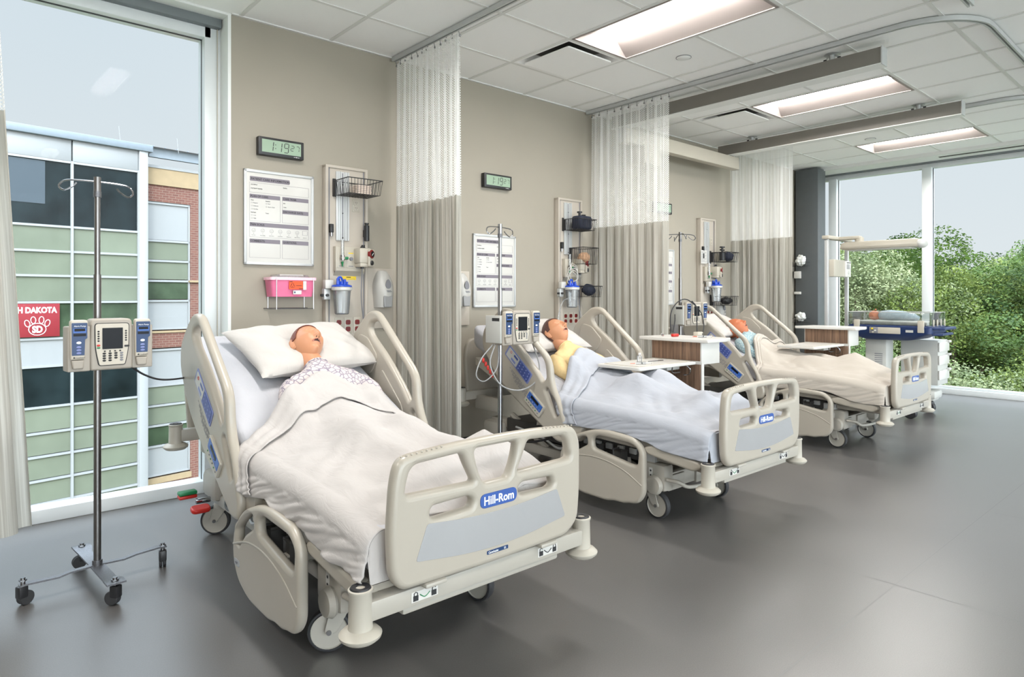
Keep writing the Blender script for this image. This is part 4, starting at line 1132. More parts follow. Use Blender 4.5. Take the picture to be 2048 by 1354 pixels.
        m.sph((X0 - s_ * 0.029, 1.26, 0.635), (0.001, 0.008, 0.008), M_txtw, nu=10, nv=6); m.build('sticker', hr)
        m = MB(); m.panel(FRO, [F1, F2], 0.04, 0.017, M_beige, FR((X0 + s_ * 0.004, 0, 0), (0, 1, 0), (0, 0, 1)), res=4)
        # raised curved moulding
        m.tube(smooth_path([(X0 + s_ * 0.022, 1.02, 0.255), (X0 + s_ * 0.023, 0.85, 0.305), (X0 + s_ * 0.023, 0.68, 0.31), (X0 + s_ * 0.023, 0.52, 0.275), (X0 + s_ * 0.022, 0.40, 0.215)], 8), 0.0045, M_beige, 8)
        fr = m.build('foot_side_rail', R, ang=50)
        m = MB(); m.panel(rrect(0.945, 0.178, 1.005, 0.205, 0.01), [], 0.002, 0.0005, M_silver, FR((X0 + s_ * 0.0245, 0, 0), (0, 1, 0), (0, 0, 1)))
        if s_ < 0: m.text('OFF', 0.014, M_txtg, leftM(X0 - 0.0265, 0.99, 0.186))
        m.build('badge', fr)
        for y in (0.62, 0.80):
            m = MB(); m.box((s_ * 0.33, y - 0.02, 0.28), (s_ * 0.45, y + 0.02, 0.31), M_frmp, bev=0.004); m.box((s_ * 0.38, y - 0.03, 0.20), (s_ * 0.42, y + 0.03, 0.36), M_mech, bev=0.01); m.build('rail_bracket', R)
        m = MB()
        m.box((s_ * 0.40, 1.20, 0.42), (s_ * 0.445, 1.27, 0.54), M_frmp, bev=0.006)
        m.build('rail_bracket', R)
    # ---- under-frame
    m = MB()
    for s_ in (-1, 1):
        m.box((s_ * 0.27 - 0.03, 0.40, 0.175), (s_ * 0.27 + 0.03, 1.98, 0.235), M_frmp, bev=0.008)
    m.box((-0.30, 0.40, 0.15), (0.30, 0.47, 0.24), M_frmp, bev=0.008); m.box((-0.30, 1.88, 0.18), (0.30, 1.96, 0.30), M_frmp, bev=0.01)
    m.box((-0.26, 0.385, 0.145), (-0.10, 0.405, 0.23), M_frmp, bev=0.004); m.box((0.02, 0.385, 0.145), (0.20, 0.405, 0.23), M_frmp, bev=0.004)
    m.build('base_frame', R)
    for s_ in (-1, 1):
        m = MB(); m.box((s_ * 0.315 - 0.045, 0.34, 0.165), (s_ * 0.315 + 0.045, 0.53, 0.315), M_frmp, bev=0.02)
        m.lathe([(0, 0), (0.05, 0), (0.055, 0.01), (0.045, 0.03), (0, 0.032)], M_frmp, M=FR((s_ * 0.36, 0.40, 0.20), (0, s_, 0), (0, 0, 1)))
        hs = m.build('wheel_housing', R)
        if s_ < 0:
            m = MB(); m.panel(rrect(0.42, 0.23, 0.445, 0.29, 0.005), [], 0.001, 0.0003, M_lamw, FR((-0.3605, 0, 0), (0, 1, 0), (0, 0, 1)))
            m.sph((-0.3612, 0.433, 0.273), (0.0005, 0.006, 0.006), M_txt, nu=8, nv=5); m.sph((-0.3612, 0.433, 0.247), (0.0005, 0.006, 0.006), M_txt, nu=8, nv=5); m.build('pedal_sticker', hs)
    m = MB(); m.tube(smooth_path([(-0.35, 0.33, 0.24), (-0.33, 0.27, 0.235), (-0.25, 0.25, 0.20), (0.0, 0.25, 0.185), (0.25, 0.25, 0.20), (0.33, 0.27, 0.235), (0.35, 0.33, 0.24)], 8), 0.011, M_frmp, 10); m.build('brake_bar', R)
    caster(R, -0.315, 0.445); caster(R, 0.29, 0.445); caster(R, -0.255, 1.90, trail=-0.03); caster(R, 0.255, 1.90, trail=-0.03)
    m = MB(); m.box((-0.33, 1.78, 0.20), (-0.24, 1.99, 0.34), M_frmp, bev=0.03); m.build('head_housing', R); m = MB(); m.box((0.24, 1.78, 0.20), (0.33, 1.99, 0.34), M_frmp, bev=0.03); m.build('head_housing', R)
    m = MB(); m.box((-0.40, 1.83, 0.20), (-0.33, 1.85, 0.225), M_chrome, bev=0.003)
    pd = m.build('pedal_arm', R)
    m = MB(); m.panel(rrect(-0.045, -0.03, 0.045, 0.03, 0.025), [], 0.022, 0.007, M_red, FR((-0.40, 1.76, 0.195), (1, 0, 0), (0, 1, 0.25))); m.build('red_pedal', pd)
    m = MB(); m.box((-0.47, 1.86, 0.225), (-0.385, 1.91, 0.243), M_red, bev=0.006); m.box((-0.47, 1.86, 0.243), (-0.385, 1.91, 0.262), M_green, bev=0.006); m.build('green_pedal', pd)
    # mechanism
    m = MB()
    m.box((-0.33, 0.50, 0.30), (0.33, 1.05, 0.385), M_mech, bev=0.01); m.box((-0.30, 1.10, 0.28), (0.30, 1.75, 0.38), M_mech, bev=0.01)
    for k in range(5): m.box((-0.345, 0.55 + 0.09 * k, 0.335), (-0.325, 0.60 + 0.09 * k, 0.37), M_alu, bev=0.004)
    m.box((-0.34, 0.42, 0.31), (-0.22, 0.52, 0.36), M_alu, bev=0.004)
    m.cyl((-0.20, 0.6, 0.27), (-0.20, 1.5, 0.27), 0.028, M_dark); m.cyl((0.20, 0.6, 0.27), (0.20, 1.5, 0.27), 0.028, M_dark)
    m.box((-0.24, 0.62, 0.24), (0.24, 0.70, 0.31), M_mech); m.box((-0.28, 1.30, 0.30), (-0.20, 1.95, 0.36), M_frmp, bev=0.01, M=None)
    m.tube(smooth_path([(-0.34, 1.15, 0.36), (-0.38, 1.3, 0.30), (-0.36, 1.5, 0.26), (-0.30, 1.65, 0.30)], 6), 0.008, M_dark, 6)
    m.tube(smooth_path([(-0.33, 1.05, 0.34), (-0.36, 1.15, 0.27), (-0.32, 1.35, 0.30), (-0.34, 1.6, 0.34)], 6), 0.008, M_alu, 6)
    m.build('lift_mechanism', R)
    for y in (0.62, 1.62):
        m = MB(); m.lathe([(0, 0.155), (0.12, 0.155), (0.15, 0.17), (0.15, 0.20), (0.10, 0.235), (0.075, 0.25), (0.07, 0.33), (0.0, 0.33)], M_frmp, o=(0, y, 0)); m.build('lift_column', R)
    for s_ in (-1, 1):
        m = MB()
        m.box((s_ * 0.30 - 0.02, 0.02, 0.32), (s_ * 0.30 + 0.02, 0.55, 0.36), M_frmp, bev=0.006)
        m.tube([(s_ * 0.27, 0.55, 0.22), (s_ * 0.27, 0.95, 0.36)], 0.022, M_frmp, 8); m.tube([(s_ * 0.27, 1.35, 0.22), (s_ * 0.27, 1.72, 0.40)], 0.022, M_frmp, 8); m.build('link_arm', R)
    return R, mz
BEDS = [((1.395, 1.70, 0), radians(-0.4), 'nearest hospital bed, by the big left window, with a blue plate on its footboard'),
        ((3.385, 1.80, 0), radians(-0.6), 'middle hospital bed under the bluish sheet, keypad rail behind the drip pump'),
        ((5.93, 1.85, 0), radians(-0.6), 'farthest hospital bed under the cream sheet, near the infant warmer')]
bed, mz = make_bed()
bed.location = BEDS[0][0]; bed.rotation_euler = (0, 0, BEDS[0][1]); bed['label'] = BEDS[0][2]; bed['group'] = 'adjustable hospital beds'
for k in (1, 2): dup(bed, *BEDS[k], 'adjustable hospital beds')
for o_, a_ in zip([c for c in bed.children if c.name.startswith('caster')], (radians(-118), radians(10), radians(55), 0)):
    o_.rotation_euler = (0, 0, a_)      # the casters of the nearest bed stand swivelled

# ============================================================ SHEETS, PILLOWS, MANNEQUINS
def nz3(x, y, z): return noise.noise(Vector((x, y, z)))
def bumpz(bl, x, y):
    s_ = 0.0
    for bx, by, h, wx, wy, kd in bl:
        if kd == 'g': v = h * exp(-((x - bx) / wx) ** 2 - ((y - by) / wy) ** 2)
        else:
            v = h * max(0.0, 1 - sqrt(((x - bx) / wx) ** 2 + ((y - by) / wy) ** 2)) ** 1.25
        s_ += v ** 3 if v > 0 else 0
    return s_ ** (1 / 3) if s_ > 0 else 0
def cover(name, label, bedk, mt, bl, ytop, seed, cuffw=0.17, skew=0.0, hem0=0.44):
    loc, rz, _ = BEDS[bedk]
    r = thing(name, label, 'bed sheet', (loc[0], loc[1], 0.4), rz, 'sheets drawn over the mannequins')
    HW = 0.385; RR = 0.06; QR = RR * pi / 2; SIDE = 0.15
    tot = HW + QR + SIDE
    def hem(y, s_):
        b0 = hem0 - 0.035 + 0.06 * (min(1, max(0, y / 0.45)) ** 1.5) + 0.010 * sin(9 * y + seed) + 0.012 * nz3(y * 6, s_, seed)
        if y > 1.0: b0 += (y - 1.0) * 0.42
        return b0
    def surf(a, y, lift=0.0):
        """a: metres across, along the cloth"""
        s_ = 1 if a >= 0 else -1; q = abs(a)
        top = mz(y) + 0.012
        fold = nz3(a * 3 + seed, y * 4, 0.3) * 0.010 + (1 - abs(nz3(a * 5 + y * 2.2, y * 2.6 - a * 1.2, seed + 11)) * 4 > 0) * (1 - min(1, abs(nz3(a * 5 + y * 2.2, y * 2.6 - a * 1.2, seed + 11)) * 4)) * 0.006 + nz3(a * 10 + y * 9, (y - a) * 3.2, seed) * 0.005 + abs(nz3(a * 7 - y * 3, y * 8 + a * 2, seed + 7)) * 0.006
        if q <= HW:
            edge = min(1, (HW - q) / 0.07)
            hb = bumpz(bl, a, y)
            # soft tension folds running from the raised parts towards the edge
            w_ = (0.0045 * sin((a * 26 + y * 17) + 5 * nz3(a * 2, y * 2, seed)) + 0.004 * sin((a * 40 - y * 30) + 6 * nz3(a * 2.5, y * 2.5, seed + 5))) * (1 - min(1, hb / 0.08)) * edge
            z = top + hb + fold * (0.3 + edge * 0.7) + w_ - 0.012 * (1 - edge) ** 2
            if y < 0.07: z -= (0.07 - y) * 0.25
            return Vector((a, y, z + lift))
        th = min((q - HW) / RR, pi / 2)
        x = HW + RR * sin(th); z = top - 0.012 - RR * (1 - cos(th))
        if q > HW + QR:
            f = (q - HW - QR) / SIDE; zb = hem(y, s_)
            z = z + (zb - z) * f
            x += 0.010 * sin(f * pi * 0.5) + 0.014 * f * nz3(y * 9 - f * 1.5, f * 0.7, seed * s_) + 0.009 * nz3(y * 20 - f * 5, f * 1.5, seed * s_ + 3) + 0.004 * f * nz3(y * 44 - f * 9, f * 2, seed * s_ + 9) + f * 0.004
        x += lift
        if y < 0.05: x -= 0.02 * (1 - y / 0.05) ** 2
        return Vector((s_ * x, y, z + fold * 0.4))
    def yend(a): return ytop - 0.20 * (min(1, abs(a) / HW)) ** 1.5 + skew * a / HW + 0.012 * sin(a * 14 + seed) - 0.05 * max(0, (abs(a) - HW) / SIDE)
    NA, NY = 150, 150
    m = MB()
    m.grid(lambda u, v: surf((u * 2 - 1) * tot, 0.012 + (yend((u * 2 - 1) * tot) - 0.012) * v), NA, NY, mt)
    o = m.build('sheet', r, ang=70)
    o.matrix_parent_inverse = Matrix.Translation((0, 0, -0.4))
    sm = o.modifiers.new('thickness', 'SOLIDIFY'); sm.thickness = 0.003; sm.offset = 1
    # turned-down cuff
    m = MB()
    def cuff(u, v):
        a = (u * 2 - 1) * (tot - 0.02); ye = yend(a) + 0.012
        L2 = cuffw + 0.02 * sin(a * 7 + seed)
        y = ye - L2 * v
        l = 0.007 + 0.010 * sin(min(1, v * 6) * pi * 0.5) * (1 - 0.5 * v) + 0.004 * nz3(a * 9, v * 2, seed + 4) + 0.003 * sin(v * 16 + a * 5)
        if v < 0.02: l = 0.001
        return surf(a, y, l)
    m.grid(cuff, NA, 40, mt); o = m.build('turned_down_cuff', r, ang=70); o.matrix_parent_inverse = Matrix.Translation((0, 0, -0.4))
    sm = o.modifiers.new('thickness', 'SOLIDIFY'); sm.thickness = 0.004; sm.offset = 1
    # cloth tucked at the foot end
    m = MB()
    def foot(u, v):
        a = (u * 2 - 1) * tot; p0_ = surf(a, 0.012); zb = 0.405
        w_ = 0.0 if abs(a) > HW + QR + 0.02 else 1.0
        return Vector((p0_.x, 0.012 - 0.008 * sin(v * pi / 2) * w_ + 0.002 * nz3(a * 20, v * 3, seed) * v * w_, p0_.z - w_ * v * max(0, p0_.z - zb)))
    m.grid(foot, 70, 14, mt); o = m.build('foot_tuck', r, ang=70); o.matrix_parent_inverse = Matrix.Translation((0, 0, -0.4))
    return r, surf
body = lambda cx, kneel, ft: [(cx, 1.33, 0.145, 0.22, 0.32, 'g'), (cx - 0.20, 1.20, 0.125, 0.085, 0.22, 'g'), (cx + 0.20, 1.20, 0.125, 0.085, 0.22, 'g'), (cx, 0.98, 0.12, 0.18, 0.26, 'g')] + kneel + ft
bl1 = body(0.03, [(-0.07, 0.74, 0.115, 0.10, 0.24, 'g'), (0.13, 0.72, 0.115, 0.10, 0.24, 'g'), (-0.07, 0.40, 0.075, 0.07, 0.22, 'g'), (0.14, 0.40, 0.075, 0.07, 0.22, 'g'), (0.03, 0.62, 0.06, 0.35, 0.45, 'c')],
           [(0.16, 0.21, 0.155, 0.30, 0.26, 'c'), (-0.06, 0.20, 0.11, 0.22, 0.2, 'c')])
bl2 = body(0.02, [(-0.08, 0.74, 0.14, 0.12, 0.22, 'g'), (0.15, 0.76, 0.15, 0.13, 0.22, 'g'), (-0.07, 0.40, 0.06, 0.08, 0.22, 'g'), (0.12, 0.40, 0.06, 0.08, 0.22, 'g'), (0.03, 0.62, 0.07, 0.36, 0.5, 'c')],
           [(0.12, 0.22, 0.11, 0.22, 0.18, 'c'), (-0.10, 0.25, 0.11, 0.22, 0.2, 'c')])
bl3 = body(0.02, [(-0.08, 0.74, 0.10, 0.10, 0.22, 'g'), (0.12, 0.74, 0.10, 0.10, 0.22, 'g'), (0.03, 0.62, 0.07, 0.36, 0.4, 'c')],
           [(0.05, 0.42, 0.15, 0.36, 0.42, 'c')])
cover('bed_sheet', 'white wrinkled sheet with a wide turned-down cuff over the nearest mannequin', 0, M_sheet, bl1, 1.275, 1.0, skew=-0.02)
cover('bed_sheet', 'pale bluish sheet on the middle bed, partly under the overbed table', 1, M_sheetb, bl2, 1.28, 2.0, skew=-0.02)
cover('bed_sheet', 'smooth cream sheet on the farthest bed', 2, M_sheetc, bl3, 1.28, 3.0, cuffw=0.05)

ALP = radians(24)
def pillow(name, label, bedk, cx, cy, w, h, th, rot, seed):
    loc, rz, _ = BEDS[bedk]
    r = MB()
    def pt(u, v, side):
        x = u * 2 - 1; y = v * 2 - 1
        e_ = (1 - abs(x) ** 3.2) * (1 - abs(y) ** 3.2)
        t_ = th * 0.5 * max(0, e_) ** 0.55
        t_ += (0.006 * nz3(x * 3, y * 3, seed) + 0.004 * sin(14 * x + 9 * y + 4 * nz3(x, y, seed))) * max(0, e_) ** 0.4 * side
        pin = 1 - 0.07 * (1 - abs(y) ** 2) * abs(x) ** 2 ; pin2 = 1 - 0.09 * (1 - abs(x) ** 2) * abs(y) ** 2
        dent = -0.03 * exp(-((x - 0.02) / 0.35) ** 2 - ((y + 0.1) / 0.7) ** 2) if side > 0 else 0
        return Vector((x * w / 2 * pin, y * h / 2 * pin2, side * t_ + dent))
    r.grid(lambda u, v: pt(u, v, 1), 60, 46, M_pillow); r.grid(lambda u, v: pt(u, v, -1), 60, 46, M_pillow)
    o = r.build(name, None, ang=80, weld=True)
    base = Vector((cx, cy, mz(cy) + th * 0.42 + 0.01))
    o.matrix_world = Matrix.Translation(loc) @ Matrix.Rotation(rz, 4, 'Z') @ Matrix.Translation(base) @ Matrix.Rotation(ALP, 4, 'X') @ Matrix.Rotation(rot, 4, 'Z')
    return tag(o, label, 'pillow', 'white pillows')
pillow('pillow', 'white pillow under the head of the nearest mannequin', 0, 0.11, 1.70, 0.70, 0.50, 0.15, radians(6), 1)
pillow('pillow', 'white pillow under the head of the brown-haired mannequin in the middle bed', 1, 0.0, 1.70, 0.66, 0.46, 0.13, 0.0, 2)
pillow('pillow', 'white pillow under the bald mannequin in the farthest bed', 2, 0.0, 1.70, 0.66, 0.46, 0.12, 0.0, 3)

def mouth_r(X, Y):
    yc = -0.0625 - 5.0 * X * X          # crescent: corners lower than the middle
    return sqrt((X / 0.0185) ** 2 + ((Y - yc) / (0.0072 if Y > yc else 0.0052)) ** 2)
def head_verts(nu=220, nv=180, bald=False):
    G = lambda x, y, cx, cy, sx_, sy_: exp(-((x - cx) / sx_) ** 2 - ((y - cy) / sy_) ** 2)
    vs = []
    for i in range(nv + 1):
        th = pi * i / nv
        for j in range(nu):
            ph = 2 * pi * j / nu
            y = cos(th); rr = sin(th); x = rr * sin(ph); z = rr * cos(ph)
            X = x * 0.077; Y = y * 0.118; Z = z * 0.096
            if Y < -0.01:                                   # jaw narrows, back of skull tucks in
                k = min(1, (-Y - 0.01) / 0.10)
                X *= 1 - 0.30 * k ** 1.3
                if Z < 0: Z *= 1 - 0.55 * k ** 0.8
                else: Z = Z * (1 - 0.08 * k) + 0.012 * k * max(0, z)
            if Z < 0 and Y > -0.01: Z *= 1.06
            if Z > 0:
                f = max(0, z) ** 0.5
                Z -= 0.004 * f                                # flatten face
                d = 0
                d += 0.0210 * G(X, Y, 0, -0.030, 0.0125, 0.0125) + 0.0150 * G(X, Y, 0, -0.006, 0.0090, 0.026)   # nose tip, bridge
                d += 0.0095 * (G(X, Y, 0.0125, -0.034, 0.0065, 0.007) + G(X, Y, -0.0125, -0.034, 0.0065, 0.007))  # wings
                d += 0.0065 * (G(X, Y, 0.027, 0.029, 0.022, 0.009) + G(X, Y, -0.027, 0.029, 0.022, 0.009))      # brows
                d -= 0.0135 * (G(X, Y, 0.029, 0.011, 0.016, 0.013) + G(X, Y, -0.029, 0.011, 0.016, 0.013))      # sockets
                d += 0.0090 * (G(X, Y, 0.031, 0.010, 0.012, 0.0065) + G(X, Y, -0.031, 0.010, 0.012, 0.0065))    # closed lids
                d -= 0.0046 * (G(X, Y, 0.031, 0.0025, 0.015, 0.0018) + G(X, Y, -0.031, 0.0025, 0.015, 0.0018))  # lid line
                d += 0.0065 * (G(X, Y, 0.043, -0.018, 0.018, 0.020) + G(X, Y, -0.043, -0.018, 0.018, 0.020))    # cheeks
                d += 0.0070 * G(X, Y, 0, -0.060, 0.028, 0.016)                                                 # mouth mound
                rm = mouth_r(X, Y)
                d += 0.0032 * exp(-((rm - 1.18) / 0.26) ** 2)                                                  # lips
                if rm < 1.0: d -= 0.009 * (1 - rm ** 2)                                                       # open mouth
                d += 0.011 * G(X, Y, 0, -0.098, 0.024, 0.015)                                                 # chin
                d -= 0.003 * G(X, Y, 0, -0.080, 0.018, 0.005)
                d -= 0.006 * (G(X, Y, 0.0068, -0.0435, 0.0030, 0.0024) + G(X, Y, -0.0068, -0.0435, 0.0030, 0.0024))
                Z += d * min(1, f * 1.2)
            vs.append((X, Y, Z))
    return vs, nu, nv
def mannequin(label, bedk, cx, hy, hz, yaw, hair, gownm, skin, gs, sc=1.0, tiltb=0.0):
    """head of the figure at local (cx, hy, hz); lying on the raised backrest"""
    loc, rz, _ = BEDS[bedk]
    r = thing('training_mannequin', label, 'mannequin', loc, rz, 'training mannequins lying in the beds')
    hc = Vector((cx, hy, hz))
    tilt = radians(36) + tiltb
    Mh = Matrix.Translation(hc) @ Matrix.Rotation(yaw, 4, 'Y') @ Matrix.Rotation(tilt, 4, 'X') @ Matrix.Diagonal((sc, sc, sc, 1))
    m = MB()
    vs, nu, nv = head_verts()
    fs = {0: [], 1: [], 2: []}
    for i in range(nv):
        for j in range(nu):
            q = [i * nu + j, (i + 1) * nu + j, (i + 1) * nu + (j + 1) % nu, i * nu + (j + 1) % nu]
            c = [sum(vs[k][a] for k in q) / 4 for a in range(3)]
            rm = mouth_r(c[0], c[1])
            k = 0
            if c[2] > 0.02:
                if rm < 0.88: k = 1
                elif rm < 1.38: k = 2
                for sx_ in (-1, 1):
                    if ((c[0] - sx_ * 0.0068) / 0.0036) ** 2 + ((c[1] + 0.0435) / 0.0024) ** 2 < 1: k = 1
            fs[k].append(q)
    o0 = len(m.v)
    for v in vs: m.v.append(Mh @ Vector(v))
    for k, mt in ((0, skin), (1, M_mouth), (2, M_lip)):
        mi_ = m.mi(mt)
        for q in fs[k]: m.f.append([a + o0 for a in q]); m.m.append(mi_)
    # ears
    for s_ in (-1, 1):
        E = Mh @ FR((s_ * 0.0785, -0.012, -0.014), (0.45 * s_, 0, -1), (0.12 * s_, 1, 0.08))
        m.tube([E @ Vector((0.020 * cos(a) * (1.0 if sin(a) > 0 else 0.75) - 0.002, 0.033 * sin(a), 0.004)) for a in [2 * pi * k / 22 for k in range(22)]], 0.0042, skin, 8, closed=True)
        m.sph((0, 0, 0), (0.017, 0.030, 0.004), skin, M=E, nu=16, nv=10)
        m.tube(smooth_path([E @ Vector((0.008, 0.018, 0.005)), E @ Vector((-0.002, 0.008, 0.006)), E @ Vector((0.002, -0.010, 0.006)), E @ Vector((0.010, -0.016, 0.004))], 5), 0.0028, skin, 6)
    # neck, shoulders and trunk in the same body
    d = Vector((0, cos(ALP), sin(ALP))); nrm = Vector((0, -sin(ALP), cos(ALP))); ax = Vector((1, 0, 0))
    neck_top = Mh @ Vector((0, -0.055, -0.022))
    sh = Vector((cx, 0, 0)) + Vector((0, 1.405, mz(1.405) + 0.07))
    prof = []
    secs = [(neck_top, 0.052, 0.056), (neck_top.lerp(sh, 0.45), 0.054, 0.056), (neck_top.lerp(sh, 0.80), 0.062, 0.058), (sh, 0.115, 0.064)]
    for s_, w_, h_ in ((-0.05, 0.16, 0.052), (-0.14, 0.14, 0.046), (-0.25, 0.11, 0.038), (-0.36, 0.10, 0.032)):
        y_ = 1.405 + s_ * cos(ALP); secs.append((Vector((cx, y_, mz(y_) + h_ + 0.004)), w_, h_))
    for y_, w_, h_ in ((0.95, 0.12, 0.030), (0.78, 0.10, 0.030), (0.5, 0.07, 0.020), (0.25, 0.05, 0.018)): secs.append((Vector((cx, y_, mz(y_) + h_ + 0.004)), w_, h_))
    n_ = 28; vv = []
    for c, w_, h_ in secs:
        for j in range(n_):
            a = 2 * pi * j / n_; vv.append(c + ax * w_ * cos(a) + nrm * h_ * sin(a))
    ff = [[i * n_ + j, i * n_ + (j + 1) % n_, (i + 1) * n_ + (j + 1) % n_, (i + 1) * n_ + j] for i in range(len(secs) - 1) for j in range(n_)]
    ff += [list(range(n_))[::-1], [(len(secs) - 1) * n_ + j for j in range(n_)]]
    m.add(vv, ff, skin)
    b0 = m.build('body', r, ang=75)
    # hair: a cap over the skull
    if hair:
        h = MB(); hv = []; keep = []
        for (X, Y, Z) in vs:
            hv.append((X * 1.045, Y * 1.035 + 0.002, Z * 1.05 - 0.002))
        def inhair(c):
            X, Y, Z = c
            lim = 0.030 + 0.030 * max(0, (Y - 0.02) / 0.1)          # hairline runs over the forehead, down in front of the ears
            if Y > 0.075 - 0.12 * abs(X): return Z < 0.075
            if Y > -0.005: return Z < 0.022 + 0.25 * max(0, Y)
            return Z < -0.024 and Y > -0.108
        hf = []
        for i in range(nv):
            for j in range(nu):
                q = [i * nu + j, (i + 1) * nu + j, (i + 1) * nu + (j + 1) % nu, i * nu + (j + 1) % nu]
                c = [sum(vs[k][a] for k in q) / 4 for a in range(3)]
                if inhair(c): hf.append(q)
        h.add(hv, hf, hair, Mh)
        ob = h.build('hair', r, ang=80); sm = ob.modifiers.new('t', 'SOLIDIFY'); sm.thickness = 0.004; sm.offset = 0
    # gown
    g = MB(); n2 = 64
    gs_ = [(neck_top.lerp(sh, 0.62), 0.062, 0.060, 0.0), (neck_top.lerp(sh, 0.72), 0.075, 0.064, 0.0), (sh + Vector((0, 0.012, 0.006)), 0.125, 0.072, 0)]
    for s_, w_, h_ in ((-0.02, 0.185, 0.070), (-0.06, 0.208, 0.068), (-0.11, 0.195, 0.058), (-0.16, 0.15, 0.048)):
        y_ = 1.405 + s_ * cos(ALP); gs_.append((Vector((cx, y_, mz(y_) + h_ + 0.004)), w_, h_, 1))
    vv = []
    for k, (c, w_, h_, _) in enumerate(gs_):
        for j in range(n2):
            a = 2 * pi * j / n2; w2 = 1 + 0.035 * sin(9 * a + k * 0.8) * (k > 1) + 0.02 * nz3(3 * cos(a), 3 * sin(a), k * 0.7 + gs)
            vv.append(c + ax * w_ * cos(a) * w2 + nrm * h_ * sin(a) * w2)
    ff = [[i * n2 + j, i * n2 + (j + 1) % n2, (i + 1) * n2 + (j + 1) % n2, (i + 1) * n2 + j] for i in range(len(gs_) - 1) for j in range(n2)]
    g.add(vv, ff, gownm)
    for s_ in (-1, 1):
        sl_ = []
        for t_ in range(9):
            y_ = 1.395 - 0.034 * t_; x_ = cx + s_ * (0.165 + 0.045 * min(1, t_ / 3)); sl_.append((x_, y_, mz(y_) + 0.055 - 0.003 * t_))
        g.tube(sl_, [0.038, 0.052, 0.056, 0.055, 0.050, 0.042, 0.036, 0.030, 0.026], gownm, 20)
    c0 = gs_[0]
    g.tube([c0[0] + ax * (c0[1] + 0.002) * cos(a) + nrm * (c0[2] + 0.002) * sin(a) for a in [2 * pi * k / 30 for k in range(30)]], 0.005, gownm, 6, closed=True)
    g.build('gown', r, ang=75)
    return r
mannequin('red-haired training mannequin with open mouth in the nearest bed', 0, 0.075, 1.585, 0.995, radians(20), M_hair1, M_gown1, M_skin, 1.0)
mannequin('brown-haired training mannequin in a yellow gown in the middle bed', 1, -0.005, 1.545, 0.985, radians(10), M_hair2, M_gown2, M_skin, 2.0)
mannequin('bald orange training mannequin in a blue print gown in the farthest bed', 2, -0.01, 1.50, 0.93, radians(4), None, M_gown3, M_skin2, 3.0, tiltb=radians(-4))
